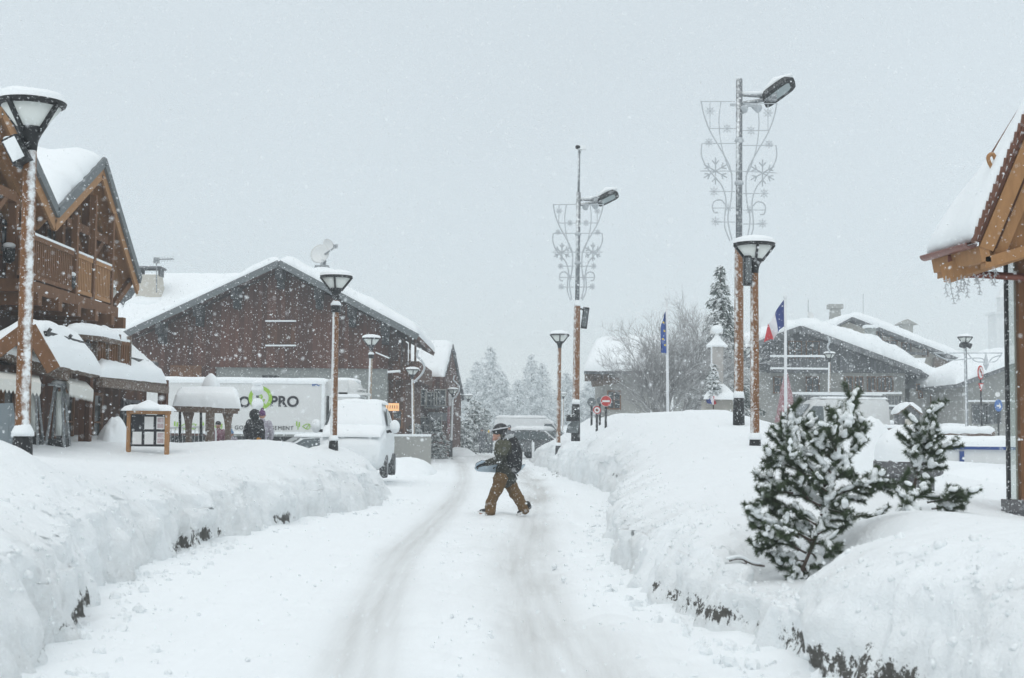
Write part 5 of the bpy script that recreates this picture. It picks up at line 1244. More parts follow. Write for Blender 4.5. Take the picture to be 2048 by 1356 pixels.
# cross-sections along y (front to back): half width, base, top
secs = [(0.0, .74, .42, .95), (.12, .88, .25, 1.18), (.55, .95, .20, 1.33), (1.0, .97, .18, 1.42), (1.25, .96, .18, 1.58), (1.75, .95, .18, 2.06), (2.1, .94, .18, 2.20), (2.8, .94, .18, 2.24), (4.3, .92, .18, 2.22), (4.45, .88, .25, 2.05)]
V = []; Fc = []; n = 20
for (dy, hw, z0, z1) in secs:
    for k in range(n):
        a = 2*math.pi*k/n-math.pi/2; ca, sa = math.cos(a), math.sin(a)
        ex = math.copysign(abs(ca)**.42, ca); ez = math.copysign(abs(sa)**.42, sa)
        top = z0+(z1-z0)*(ez+1)/2
        kk = 1-.20*np.clip((top-1.2)/.95, 0, 1)
        V.append(V3(cx+hw*ex*kk, D+dy, zb_-.1+top))
for i in range(len(secs)-1):
    for k in range(n): Fc.append((i*n+k, i*n+(k+1) % n, (i+1)*n+(k+1) % n, (i+1)*n+k))
Fc.append(tuple(reversed(range(n)))); Fc.append(tuple((len(secs)-1)*n+k for k in range(n)))
bd = link('body', V, Fc, m_whitesnow, t, True)
sb = bd.modifiers.new('sub', 'SUBSURF'); sb.levels = 1; sb.render_levels = 2
zz = zb_-.1
snow_slab('windscreen_snow', (cx-.78, D+1.05, zz+1.47), (cx+.78, D+1.05, zz+1.47), (cx+.68, D+1.85, zz+2.12), (cx-.68, D+1.85, zz+2.12), .13, m_roofsnow, t, 22, 22, seed=511, edge=.16)
snow_slab('bonnet_snow', (cx-.82, D+.1, zz+1.18), (cx+.82, D+.1, zz+1.18), (cx+.86, D+1.1, zz+1.45), (cx-.86, D+1.1, zz+1.45), .13, m_roofsnow, t, 22, 22, seed=512, edge=.2)
snow_slab('roof_snow', (cx-.68, D+1.85, zz+2.14), (cx+.68, D+1.85, zz+2.14), (cx+.68, D+4.3, zz+2.16), (cx-.68, D+4.3, zz+2.16), .14, m_roofsnow, t, 22, 22, seed=513, edge=.25)
for s_ in (-1, 1):
    b = MB(); b.poly([V3(cx+s_*.90, D+1.5, zz+1.5), V3(cx+s_*.92, D+2.6, zz+1.5), V3(cx+s_*.80, D+2.55, zz+1.98), V3(cx+s_*.80, D+1.95, zz+1.98)], (s_*.03, 0, .01)); b.build('side_window', m_glass, t)
    c = V3(cx+s_*1.14, D+1.25, zz+1.47); b = MB(); b.ball(c, .19, 12, 8, (.8, .5, 1.05)); mr = b.build('wing_mirror', m_whitesnow, t, True)
    b = MB(); b.beam(c-V3(s_*.05, 0, .12), V3(cx+s_*.92, D+1.35, zz+1.32), .10, .08); b.build('mirror_arm', m_black, mr)
    b = MB(); b.ball((cx+s_*.70, D+.22, zz+.92), .17, 10, 6, (1.0, .5, .8)); b.build('headlight', m_whitesnow, t, True)
    for dy in (.85, 3.5):
        c = V3(cx+s_*.88, D+dy, zz+.33); b = MB(); b.lathe([(.2, -.11), (.32, -.1), (.335, 0), (.32, .1), (.2, .11)], c, 20, (1, 0, 0)); w = b.build('wheel', m_rubber, t, True)
        b = MB(); b.lathe([(.03, 0), (.2, 0), (.22, -.02)], c+V3(s_*.115, 0, 0), 14, (s_, 0, 0)); b.build('rim', m_steel, w)
b = MB(); b.beam((cx-.45, D+1.18, zz+1.53), (cx+.1, D+1.3, zz+1.62), .03, .03); b.build('wiper', m_black, t)
# ---------------------------------------------------------------- people
m_skin = M('skin', (.48, .27, .20), .6, .08, 20, None, 0)
m_jacket = M('olive_black_jacket', (.032, .032, .024), .85, .35, 9, None, .4, frost=.15)
m_olive = M('olive_grey_panel', (.075, .075, .05), .85, .3, 9, None, .3, frost=.12)
m_pants = M('brown_ski_trousers', (.13, .075, .028), .85, .4, 7, None, .4, frost=.12)
m_helmet = M('black_helmet', (.02, .02, .022), .35, .1, 9, None, 0, frost=.15)
m_strap = M('pale_goggle_strap', (.55, .56, .58), .6, .1, 20, None, 0)
m_amber = M('amber_goggle_lens', (.55, .40, .10), .15, .15, 20, None, 0, spec=.8)
m_hood = M('grey_hood', (.40, .42, .43), .9, .15, 15, None, .3, frost=.3)
m_board_top = M('black_snowboard_top', (.025, .027, .03), .4, .2, 9, None, 0, frost=.25)
m_board_base = M('pale_blue_snowboard_base', (.42, .52, .60), .35, .25, 4, (1, 1, 4), 0, frost=.25)
m_shoe = M('black_shoe', (.02, .02, .02), .7, .2, 20, None, .1, frost=.2)
m_sole = M('white_shoe_sole', (.66, .66, .65), .7, .05, 20, None, 0)
m_plum = M('lilac_jacket', (.34, .32, .37), .85, .15, 12, None, .2, frost=.4)
m_pink = M('maroon_jacket', (.20, .085, .11), .85, .2, 12, None, .2, frost=.4)
m_bluehat = M('blue_knit', (.10, .22, .40), .9, .2, 25, None, .2, frost=.35)
m_purple = M('purple_knit', (.12, .035, .13), .9, .2, 25, None, .2, frost=.2)
m_orange = M('orange_trousers', (.55, .25, .03), .8, .2, 12, None, .2, frost=.2)
m_dkcloth = M('dark_blue_grey_cloth', (.055, .06, .07), .85, .25, 12, None, .2, frost=.4)
m_grcloth = M('grey_green_cloth', (.13, .14, .13), .85, .25, 12, None, .2, frost=.4)
def glove(J_wrist, direction, palm_n, mat, parent, s=1.0, curl=.9, name='glove'):
    """palm, four unequal bent fingers and a thumb leaving the side of the palm"""
    w = Vector(J_wrist); d = Vector(direction).normalized(); n = Vector(palm_n); n = (n-d*n.dot(d)).normalized(); sd_ = d.cross(n)
    b = MB()
    for q in (-.028, -.010, .010, .028): b.capsule(w+sd_*q*s, w+d*.085*s+sd_*q*1.15*s, .020*s, .017*s, 8)
    for q, L in ((-.033, .070), (-.011, .080), (.011, .075), (.032, .058)):
        p = w+d*.09*s+sd_*q*s*1.1; a = 0
        for k, fl in enumerate((.45, .33, .28)):
            a += curl*(.45+.35*k); e_ = p+(d*math.cos(a)+n*math.sin(a))*L*fl*s*1.25; b.capsule(p, e_, .0125*s, .0115*s, 7); p = e_
    p = w+d*.02*s-sd_*.032*s; e_ = p+(d*.6-sd_*.75+n*.3).normalized()*.045*s; b.capsule(p, e_, .015*s, .013*s, 7); b.capsule(e_, e_+(d*.75+n*.65).normalized()*.035*s, .013*s, .011*s, 7)
    return b.remesh(name, .006*s, mat, parent, True)
DW = 26.7
def Z6(X, Y, dy=0.): return W(900+X/5.65, 820+Y/5.65, DW+dy)
foot0 = Z6(600, 1188); pw = thing('person', (foot0.x, DW, 0), 'person in black helmet and brown trousers striding across the road with a snowboard', 'person')
# one continuous body under the clothes
hd = Z6(548, 262); nk = Z6(632, 345)
sn_, sf = Z6(630, 405, -.19), Z6(640, 405, .19)
en, ef = Z6(545, 565, -.27), Z6(600, 560, .28)
hn, hf = Z6(372, 612, -.24), Z6(505, 640, .20)
ch, wa, pe = Z6(640, 455), Z6(625, 620), Z6(612, 750)
hl, hr = Z6(575, 775, -.10), Z6(655, 775, .10)
kl, kr = Z6(497, 935, -.11), Z6(748, 955, .10)
al, ar_ = Z6(455, 1110, -.11), Z6(848, 1085, .10)
tl_, tr_ = Z6(345, 1160, -.13), Z6(790, 1165, .09)
b = MB()
b.ball(hd, .105, 14, 10, (1.0, .85, 1.15)); b.capsule(hd-V3(-.05, 0, .05), nk, .055, .06)
b.ball(hd+V3(-.085, 0, -.055), .028, 8, 6, (1.1, .8, .9)); b.ball(hd+V3(-.06, 0, -.105), .045, 8, 6)         # nose, chin
b.ball(hd+V3(-.082, 0, -.085), .018, 8, 6, (.8, 1.6, .5))                                                    # mouth
for s_ in (-1, 1): b.ball(hd+V3(.02, s_*.092, -.02), .025, 8, 6, (.7, .5, 1.2))
b.limb([nk, ch, wa, pe], [.07, .13, .12, .12]); b.limb([sf, ef, hf], [.055, .045, .035]); b.limb([sn_, en, hn], [.055, .045, .035]); b.capsule(sn_, sf, .06, .06)
b.limb([hl, kl, al, tl_], [.09, .065, .045, .035]); b.limb([hr, kr, ar_, tr_], [.09, .065, .045, .035]); b.capsule(hl, hr, .1, .1)
b.remesh('body', .016, m_skin, pw)
b = MB(); b.limb([Z6(645, 360), ch, wa, Z6(618, 770)], [.125, .172, .165, .19]); b.capsule(Z6(640, 440, -.09), Z6(640, 440, .09), .17, .17); b.capsule(sn_, sf, .085, .085)
b.capsule(Z6(605, 700, -.05), Z6(560, 785, -.06), .15, .11); b.capsule(Z6(650, 700, .05), Z6(680, 790, .05), .15, .12)
b.limb([sn_, en, Z6(410, 600, -.245)], [.095, .085, .06]); b.limb([sf, ef, Z6(530, 630, .22)], [.095, .085, .06])
b.remesh('jacket', .013, m_jacket, pw, folds=.022)
b = MB(); b.capsule(Z6(608, 420, -.13), Z6(590, 500, -.13), .115, .10); b.capsule(Z6(575, 400, -.08), Z6(565, 480, -.06), .12, .12); b.capsule(sn_, Z6(575, 505, -.245), .108, .095); b.remesh('shoulder_panel', .016, m_olive, pw)
b = MB(); b.limb([Z6(590, 770, -.09), Z6(520, 915, -.11), Z6(470, 1030, -.11), Z6(452, 1150, -.11)], [.135, .115, .100, .112]); b.limb([Z6(650, 770, .08), Z6(725, 930, .10), Z6(800, 1040, .10), Z6(845, 1120, .10)], [.135, .115, .100, .104]); b.capsule(hl, hr, .15, .15)
b.remesh('trousers', .013, m_pants, pw, folds=.030)
b = MB(); ax = Matrix.Rotation(math.radians(-22), 3, 'Y'); b.ball(hd+V3(.03, 0, .062), .138, 20, 12, (1.12, .92, .92), ax); b.capsule(hd+V3(.085, -.10, -.04), hd+V3(.065, -.10, -.10), .04, .03); b.capsule(hd+V3(.085, .10, -.04), hd+V3(.065, .10, -.10), .04, .03)
hel = b.remesh('helmet', .014, m_helmet, pw)
b = MB(); pts = []
for k in range(25):
    a = 2*math.pi*k/24; p = ax @ V3(.152*math.cos(a), .128*math.sin(a), .03-.03*math.cos(a)); pts.append(hd+V3(.03, 0, .056)+p)
b.tube(pts, .013, 6); b.build('goggle_strap', m_strap, hel, True)
gl = hd+V3(-.155, 0, .03); b = MB(); b.ball(gl, .052, 12, 8, (.75, 1.5, .8), ax); go = b.build('goggles', m_strap, pw, True); b = MB(); b.ball(gl+V3(-.022, -.01, 0), .045, 12, 8, (.7, 1.45, .72), ax); b.build('lens', m_amber, go, True)
b = MB(); b.ball(hd+V3(.075, -.115, -.055), .038, 10, 6, (1, .5, 1.1)); b.build('ear_pad', m_olive, hel, True)
b = MB(); b.capsule(Z6(600, 330, -.05), Z6(690, 300, -.04), .05, .06); b.capsule(Z6(690, 300, -.04), Z6(700, 330, .06), .06, .06); b.remesh('hood', .016, m_hood, pw)
b = MB(); b.limb([Z6(700, 365, 0), Z6(725, 480, 0), Z6(722, 630, 0)], [.13, .165, .155], 12); b.ball(Z6(770, 600), .10, 10, 8, (.8, 1.3, 1)); b.capsule(Z6(705, 420, -.09), Z6(700, 600, -.09), .12, .12); bp = b.remesh('backpack', .018, m_black_clean, pw)
b = MB(); b.tube([Z6(735, 700, -.1), Z6(755, 725, -.12), Z6(770, 745, -.12)], .012, 5); b.tube([Z6(720, 690, -.1), Z6(745, 760, -.12), Z6(757, 785, -.12)], .014, 5); b.build('strap', m_black_clean, bp)
glove(Z6(395, 600, -.25), (Z6(318, 618, -.23)-Z6(395, 600, -.25)), V3(.1, .75, -.6), m_black_clean, pw, 1.25, .75)
glove(Z6(528, 632, .22), (Z6(470, 650, .15)-Z6(528, 632, .22)), V3(.1, -.75, -.6), m_black_clean, pw, 1.15, .75)
def shoe(heel, toe, h=.07):
    heel = Vector(heel); toe = Vector(toe); d = (toe-heel); L = d.length; d.normalize(); u = V3(0, 1, 0); n = u.cross(d); n = n if n.z > 0 else -n
    b = MB(); b.capsule(heel+n*.06, heel+d*L*.45+n*.065, .055, .055); b.capsule(heel+d*L*.45+n*.055, toe-d*.04+n*.035, .052, .036); b.capsule(heel+n*.06, heel+n*.12-d*.0, .055, .055)
    sh = b.remesh('shoe', .010, m_shoe, pw)
    P = []
    for k in range(16): a = 2*math.pi*k/16; P.append((heel+toe)/2+d*math.cos(a)*(L/2+.03)+u*math.sin(a)*.055)
    b = MB(); b.poly(P, n*.032); b.build('sole', m_sole, sh)
shoe(Z6(478, 1180, -.12), Z6(325, 1160, -.14)); shoe(Z6(905, 1125, .10), Z6(765, 1188, .09))
bo = thing('snowboard', Z6(580, 660, -.18), 'snowboard with pale blue base carried under the walking person\'s arm', 'snowboard')
nose, tail = Z6(312, 640, -.30), Z6(842, 686, .55); axd = (tail-nose).normalized(); L = (tail-nose).length; wd = axd.cross(V3(0, .25, 1)).normalized(); 
wd = (V3(0, 0, 1)*.55+V3(.0, -.83, 0)); wd = (wd-axd*wd.dot(axd)).normalized(); nb = axd.cross(wd).normalized()
if nb.y > 0: nb = -nb
for k, (mt, nm) in enumerate(((m_board_base, 'base'), (m_board_top, 'topsheet'))):
    n = 26; V = []; Fc = []
    for i in range(n+1):
        u = i/n; w = .145*(1-.13*math.sin(math.pi*u))*min(1, math.sqrt(max(0, 1-max(0, abs(u-.5)*2-.84)**2/.0256)) if abs(u-.5)*2 > .84 else 1)
        e_ = .06*max(0, abs(u-.5)*2-.75)/.25
        for s_ in (-1, 1):
            for t_ in (0, .011): V.append(nose+axd*L*u+wd*s_*max(w, .004)-nb*(t_+(.0115 if k else 0)+e_))
    for i in range(n):
        q = i*4; Fc += [(q, q+2, q+6, q+4), (q+1, q+5, q+7, q+3), (q, q+4, q+5, q+1), (q+2, q+3, q+7, q+6)]
    Fc += [(0, 1, 3, 2), (n*4, n*4+2, n*4+3, n*4+1)]
    link(nm, V, Fc, mt, bo)
b = MB(); b.beam(nose+axd*L*.62-nb*.03-wd*.09, nose+axd*L*.62-nb*.03+wd*.09, .16, .05, nb); b.capsule(nose+axd*L*.66-nb*.04, nose+axd*L*.66-nb*.14, .05, .035); b.build('binding', m_black_clean, bo)
b = MB(); b.beam(nose+axd*L*.30-nb*.03-wd*.09, nose+axd*L*.30-nb*.03+wd*.09, .16, .05, nb); b.capsule(nose+axd*L*.34-nb*.04, nose+axd*L*.34-nb*.14, .05, .035); b.build('binding', m_black_clean, bo)
def stander(loc, h, yaw, label, jac, tro, hat, step=.0, arm=.1, hood=False, bobble=False, vox=.022):
    """small standing or walking figure; local +x is its facing direction"""
    t = thing('person', loc, label, 'person'); s = h/1.75; R = Matrix.Rotation(yaw, 3, 'Z'); L0 = Vector(loc)
    def X(x, y, z): return L0+R @ V3(x*s, y*s, z*s)
    J = dict(head=X(.03, 0, 1.62), nk=X(0, 0, 1.45), ch=X(0, 0, 1.25), wa=X(0, 0, 1.05), pe=X(0, 0, .92))
    b = MB(); b.ball(J['head'], .105*s, 12, 8, (.95, .85, 1.15), R); b.ball(X(.13, 0, 1.60), .024*s, 6, 4); b.capsule(J['nk'], J['head'], .055*s, .055*s)
    for e_ in (-1, 1): b.ball(X(.02, e_*.095, 1.61), .025*s, 6, 4)
    b.limb([J['nk'], J['ch'], J['wa'], J['pe']], [.07*s, .14*s, .12*s, .13*s]); b.capsule(X(0, -.17, 1.40), X(0, .17, 1.40), .06*s, .06*s)
    A = []; Lg = []
    for e_ in (-1, 1):
        a = [X(0, e_*.20, 1.39), X(-.04+arm*e_*.3, e_*.29, 1.12), X(.10+arm, e_*.27, .90)]; A.append(a); b.limb(a, [.055*s, .045*s, .038*s])
        d = step*e_; l = [X(0, e_*.09, .90), X(d*.5+.03, e_*.10, .50), X(d, e_*.11, .09), X(d+.13, e_*.12, .03)]; Lg.append(l); b.limb(l, [.09*s, .065*s, .05*s, .04*s])
    b.remesh('body', vox*s, m_skin, t)
    b = MB(); b.limb([X(0, 0, 1.42), J['ch'], J['wa'], X(0, 0, .84)], [.12*s, .185*s, .18*s, .19*s]); b.capsule(X(0, -.16, 1.36), X(0, .16, 1.36), .10*s, .10*s)
    for a in A: b.limb([a[0], a[1], a[1].lerp(a[2], .85)], [.09*s, .08*s, .06*s])
    if hood: b.ball(X(-.03, 0, 1.60), .15*s, 12, 8, (1, .95, 1.1)); 
    b.remesh('jacket', vox*s, jac, t, folds=.018)
    b = MB(); b.capsule(X(0, -.08, .9), X(0, .08, .9), .13*s, .13*s)
    for l in Lg: b.limb(l[:3], [.125*s, .105*s, .085*s])
    b.remesh('trousers', vox*s, tro, t, folds=.018)
    b = MB()
    for l in Lg: b.capsule(l[2]-V3(0, 0, .03*s), l[3], .06*s, .05*s)
    b.build('boots', m_shoe, t, True)
    for a in A:
        d = (a[2]-a[1]); glove(a[2]-d.normalized()*.03, d, R @ V3(1, 0, 0), m_black_clean, t, s*1.1, .6)
    if not hood:
        b = MB(); b.ball(X(.02, 0, 1.675), .122*s, 14, 8, (1, .9, .85), R); 
        if bobble: b.ball(X(.0, 0, 1.80), .05*s, 8, 6)
        b.remesh('hat', .02*s, hat, t)
    return t
stander((W(510, 850, 38.8).x, 38.8, W(510, 822, 38.8).z-1.70), 1.75, math.radians(60), 'person in black hooded jacket and orange trousers before the green ring on the lorry', m_black_clean, m_orange, None, .05, -.05, hood=True)
stander((W(524, 850, 39.8).x, 39.8, W(529, 819, 39.8).z-1.72), 1.68, math.radians(100), 'person in lilac jacket and purple hat just behind the person in black', m_plum, m_dkcloth, m_purple, .05, .0, bobble=True)
stander((W(436, 850, 40.5).x, 40.5, W(434, 843, 40.5).z-1.38), 1.38, math.radians(-60), 'child in maroon jacket and dark helmet by the metal barrier', m_pink, m_dkcloth, m_helmet, .05, .1)
stander((W(463, 870, 40).x, 40, W(463, 862, 40).z-1.12), 1.12, math.radians(-100), 'small child in blue hat between the shelter post and the person in black', m_plum, m_bluehat, m_bluehat, .05, .1, bobble=True)
stander((W(964, 880, 98).x, 98, 0), 1.80, math.radians(90), 'left one of two people walking away far down the road, dark clothes', m_dkcloth, m_dkcloth, m_dkcloth, .12, .05)
stander((W(980, 880, 99).x, 99, 0), 1.74, math.radians(90), 'right one of two people walking away far down the road, greenish jacket', m_grcloth, m_dkcloth, m_grcloth, -.12, .05)
stander((W(1018.5, 860, 74).x, 74, .12), 1.78, math.radians(-90), 'person in dark grey standing before the dark car\'s rear', m_dkcloth, m_dkcloth, m_dkcloth, .03, .0)
# ---------------------------------------------------------------- plants
def smooth_path(P, k=6):
    P = [Vector(p) for p in P]; R_ = []
    for i in range(len(P)-1):
        a = P[max(i-1, 0)]; b_ = P[i]; c = P[i+1]; e_ = P[min(i+2, len(P)-1)]
        for j in range(k):
            u = j/k; R_.append(.5*((2*b_)+(c-a)*u+(2*a-5*b_+4*c-e_)*u*u+(3*b_-a-3*c+e_)*u**3))
    R_.append(P[-1]); return R_
def add_needles(V, Fc, path, start, per_m, ln, rng, r_w=.0024):
    """bottle-brush of thin three-sided needles along a shoot"""
    segs = [(path[i], path[i+1]) for i in range(len(path)-1)]; Ls = [(b_-a).length for a, b_ in segs]; T = sum(Ls); n = int(T*(1-start)*per_m)
    for _ in range(n):
        s = (start+(1-start)*rng.random())*T; i = 0
        while i < len(Ls)-1 and s > Ls[i]: s -= Ls[i]; i += 1
        a, b_ = segs[i]; p = a.lerp(b_, min(1, s/max(Ls[i], 1e-6))); t = (b_-a).normalized(); u, w = frame_of(t)
        an = rng.random()*6.283; rad = u*math.cos(an)+w*math.sin(an); d = (t*rng.uniform(.15, 1.3)+rad).normalized(); L = ln*rng.uniform(.5, 1.2)
        sx_ = d.cross(V3(.3, .5, .8)).normalized(); sy_ = d.cross(sx_); k = len(V); ww = r_w*rng.uniform(.7, 1.3)
        V += [p+sx_*ww, p-sx_*ww*.5+sy_*ww*.87, p-sx_*ww*.5-sy_*ww*.87, p+d*L]; Fc += [(k, k+1, k+3), (k+1, k+2, k+3), (k+2, k, k+3)]
def pine(name, label, base, paths, to_w, seed, snow_r=.027, extra=5.0, per_m=2600, ln=.052, voxel=.009, shoot=(.06, .15), snow_p=.78, thick=.017):
    rng = random.Random(seed); t = thing(name, base, label, 'pine')
    tr = MB(); V = []; Fc = []; sn = MB(); shoots = []
    for pth in paths:
        dy0, dy1 = rng.uniform(-.05, .05), rng.uniform(-.38, .30)
        n = len(pth); P = smooth_path([to_w(x, y, dy0+(dy1-dy0)*i/(n-1)) for i, (x, y) in enumerate(pth)])
        L = sum((P[i+1]-P[i]).length for i in range(len(P)-1)); th = thick*(.5+.5*min(1, L/.8))
        tr.tube(P, [th*(1-.75*i/(len(P)-1)) for i in range(len(P))], 6)
        shoots.append((P, .12, True))
        k = int(L/.085*extra/3)
        for j in range(k):
            f = rng.uniform(.22, .97); i = min(int(f*(len(P)-1)), len(P)-2); p = P[i].lerp(P[i+1], f*(len(P)-1)-i); tdir = (P[i+1]-P[i]).normalized()
            u, w = frame_of(tdir); a = rng.random()*6.283; d = (tdir*rng.uniform(.3, 1.0)+(u*math.cos(a)+w*math.sin(a))*.9+V3(0, 0, .45)).normalized(); LL = rng.uniform(*shoot)
            q = [p, p+d*LL*.5+V3(0, 0, .005), p+d*LL+V3(0, 0, .03*rng.random())]; tr.tube(q, [.006, .005, .003], 4); shoots.append((q, .12, False))
    for P, st, main in shoots:
        add_needles(V, Fc, P, st, per_m, ln, rng)
        L = sum((P[i+1]-P[i]).length for i in range(len(P)-1)); n = max(3, int(L/.022))
        if rng.random() > snow_p: continue
        f0 = rng.uniform(.1, .35); f1 = rng.uniform(.72, 1.0); br_ = rng.uniform(0, 6.28)
        for j in range(n+1):
            f = f0+(f1-f0)*j/n
            if math.sin(f*L*38+br_) < -.72: continue
            i = min(int(f*(len(P)-1)), len(P)-2); p = P[i].lerp(P[i+1], f*(len(P)-1)-i); tt = (P[i+1]-P[i]).normalized()
            r = snow_r*rng.uniform(.7, 1.15)*(1-.35*abs(2*(j/n)-1)**3); hz = 1-abs(tt.z)
            sn.ball(p+V3(rng.uniform(-.008, .008), rng.uniform(-.014, .008)-.008*abs(tt.z), ln*(.20+.28*hz)), r, 8, 6, (1.1, 1.1, .80))
    tr.build('trunk', m_bark, t, True); link('needles', V, Fc, m_needle, t); sn.remesh('snow', voxel, m_snow, t, True, soft=6)
    return t
def Z5(X, Y, dy=0., d=12.0): return W(1420+X/3.154, 770+Y/3.154, d+dy)
main_paths = [[(575, 1180), (650, 1000), (720, 800), (780, 560), (820, 340), (835, 210)],
  [(820, 340), (790, 250), (768, 165)], [(826, 330), (870, 230), (888, 150), (893, 85)], [(830, 330), (880, 260), (890, 190)], [(820, 350), (900, 290), (965, 235)], [(800, 420), (760, 330), (735, 265)],
  [(730, 640), (620, 500), (540, 380), (510, 260), (505, 160)], [(560, 410), (470, 370), (400, 345)], [(550, 400), (490, 320), (450, 285)], [(560, 420), (600, 330), (602, 260)], [(620, 500), (560, 440), (500, 440)],
  [(740, 680), (600, 560), (470, 500), (330, 478)], [(560, 540), (480, 460), (430, 445)], [(600, 560), (540, 490), (505, 450)],
  [(700, 760), (560, 690), (430, 620), (308, 585)], [(520, 680), (420, 670), (340, 655)], [(620, 720), (560, 640), (530, 610)],
  [(670, 880), (520, 790), (400, 730), (335, 740)], [(600, 840), (480, 850), (380, 800)],
  [(640, 980), (480, 900), (340, 860), (240, 790)], [(440, 890), (330, 900), (255, 880)], [(560, 960), (480, 930), (300, 960)],
  [(610, 1060), (480, 1000), (380, 1010), (295, 1055)], [(560, 1040), (470, 950), (465, 935)], [(590, 1110), (480, 1090), (390, 1110)], [(600, 1130), (520, 1160), (430, 1150)], [(600, 1150), (560, 1220), (520, 1260)], [(600, 1150), (610, 1230), (590, 1270)],
  [(640, 1060), (700, 1110), (700, 1160)], [(660, 1000), (740, 1000), (770, 1080)], [(680, 940), (760, 900), (830, 920)], [(700, 880), (800, 850), (890, 870)],
  [(750, 720), (880, 660), (1040, 620), (1235, 622)], [(960, 645), (1080, 650), (1150, 690)], [(880, 660), (960, 680), (1015, 695)], [(760, 760), (840, 730), (900, 720)], [(740, 780), (820, 800), (880, 800)],
  [(790, 540), (880, 450), (940, 380), (958, 300)], [(780, 560), (860, 560), (900, 570)], [(790, 500), (850, 470), (880, 490)], [(770, 600), (830, 560), (815, 540)], [(780, 480), (700, 400), (640, 370)], [(790, 440), (720, 370), (690, 355)], [(770, 560), (690, 480), (620, 450)], [(760, 640), (660, 560), (600, 565)], [(730, 720), (680, 640), (700, 600)], [(710, 800), (640, 720), (600, 700)], [(700, 820), (740, 760), (760, 700)], [(680, 900), (620, 820), (560, 830)], [(650, 980), (570, 900), (540, 900)], [(640, 1010), (600, 940), (640, 900)]]
pine('pine', 'snow-laden young pine growing out of the right bank in the foreground', Z5(575, 1180), main_paths, Z5, 11)
p2 = [[(1285, 660), (1320, 500), (1370, 350), (1395, 220), (1398, 165)], [(1340, 430), (1310, 320), (1312, 240)], [(1330, 470), (1280, 400), (1252, 350)], [(1360, 400), (1420, 350), (1445, 310)], [(1350, 430), (1430, 420), (1485, 400)], [(1330, 500), (1400, 480), (1460, 430)], [(1320, 530), (1390, 530), (1425, 500)], [(1310, 560), (1280, 470), (1275, 430)], [(1300, 600), (1350, 580), (1390, 600)], [(1330, 450), (1380, 380), (1385, 330)]]
pine('pine', 'smaller snow-laden pine sapling in front of the grey stone planter', Z5(1285, 660, 0, 13.2), p2, lambda x, y, dy: Z5(x, y, dy*.6, 13.2), 12, shoot=(.08, .2), extra=4.5)
p3 = [[(870, 850), (960, 820), (1060, 850), (1140, 860), (1240, 800)], [(1200, 830), (1240, 760), (1235, 690)], [(1240, 790), (1290, 770), (1320, 800)], [(1230, 720), (1340, 700), (1450, 720)], [(1370, 740), (1480, 720), (1560, 690), (1625, 690)], [(1450, 730), (1500, 690), (1500, 670)], [(1480, 725), (1570, 730), (1615, 720)], [(1400, 780), (1500, 770), (1600, 775)], [(1240, 760), (1260, 820), (1275, 830)], [(1100, 860), (1150, 880), (1200, 850)]]
pine('pine_branch', 'low sprawling pine branches loaded with snow right of the young pine', Z5(870, 850, 0, 12.8), p3, lambda x, y, dy: Z5(x, y, dy*.6, 12.8), 13, snow_r=.030, snow_p=.8, extra=4, shoot=(.08, .18))
tw = thing('twig', Z5(340, 1140, 0, 11.9), 'thin bent twig dusted with snow sticking out left of the young pine', 'twig')
P = smooth_path([Z5(x, y, 0, 11.9) for x, y in ((345, 1142), (270, 1130), (190, 1095), (120, 1108))]); b = MB(); b.tube(P, [.010]*len(P), 6); b.tube(smooth_path([Z5(x, y, 0, 11.9) for x, y in ((215, 1105), (230, 1125), (200, 1120))]), .007, 5); b.build('stem', m_bark, tw)
b = MB()
for p in P[3:]: b.ball(p+V3(0, 0, .020), .020, 8, 6, (1.5, 1, .7))
b.remesh('snow', .008, m_snow, tw)
for (px, py, d, lab, sd) in ((575, 1040, 24.3, 'tuft of dead dark twigs showing at the foot of the left bank', 1), (410, 955, 22.5, 'few dead stalks poking through the top of the left bank', 2), (1100, 950, 48, 'dead stalks showing at the foot of the far right bank', 3), (1240, 955, 33, 'dead stalks poking through the right bank face near the road', 4)):
    rng = random.Random(sd); c = W(px, py, d); t = thing('twig', c, lab, 'twig'); b = MB()
    for k in range(9): a = c+V3(rng.uniform(-.3, .3), rng.uniform(-.1, .1), rng.uniform(-.08, .05)); b.tube([a, a+V3(rng.uniform(-.06, .06), -.12, rng.uniform(-.02, .1)), a+V3(rng.uniform(-.12, .12), -.2, rng.uniform(.0, .13))], [.008, .006, .003], 4)
    b.build('stem', m_bark, t)
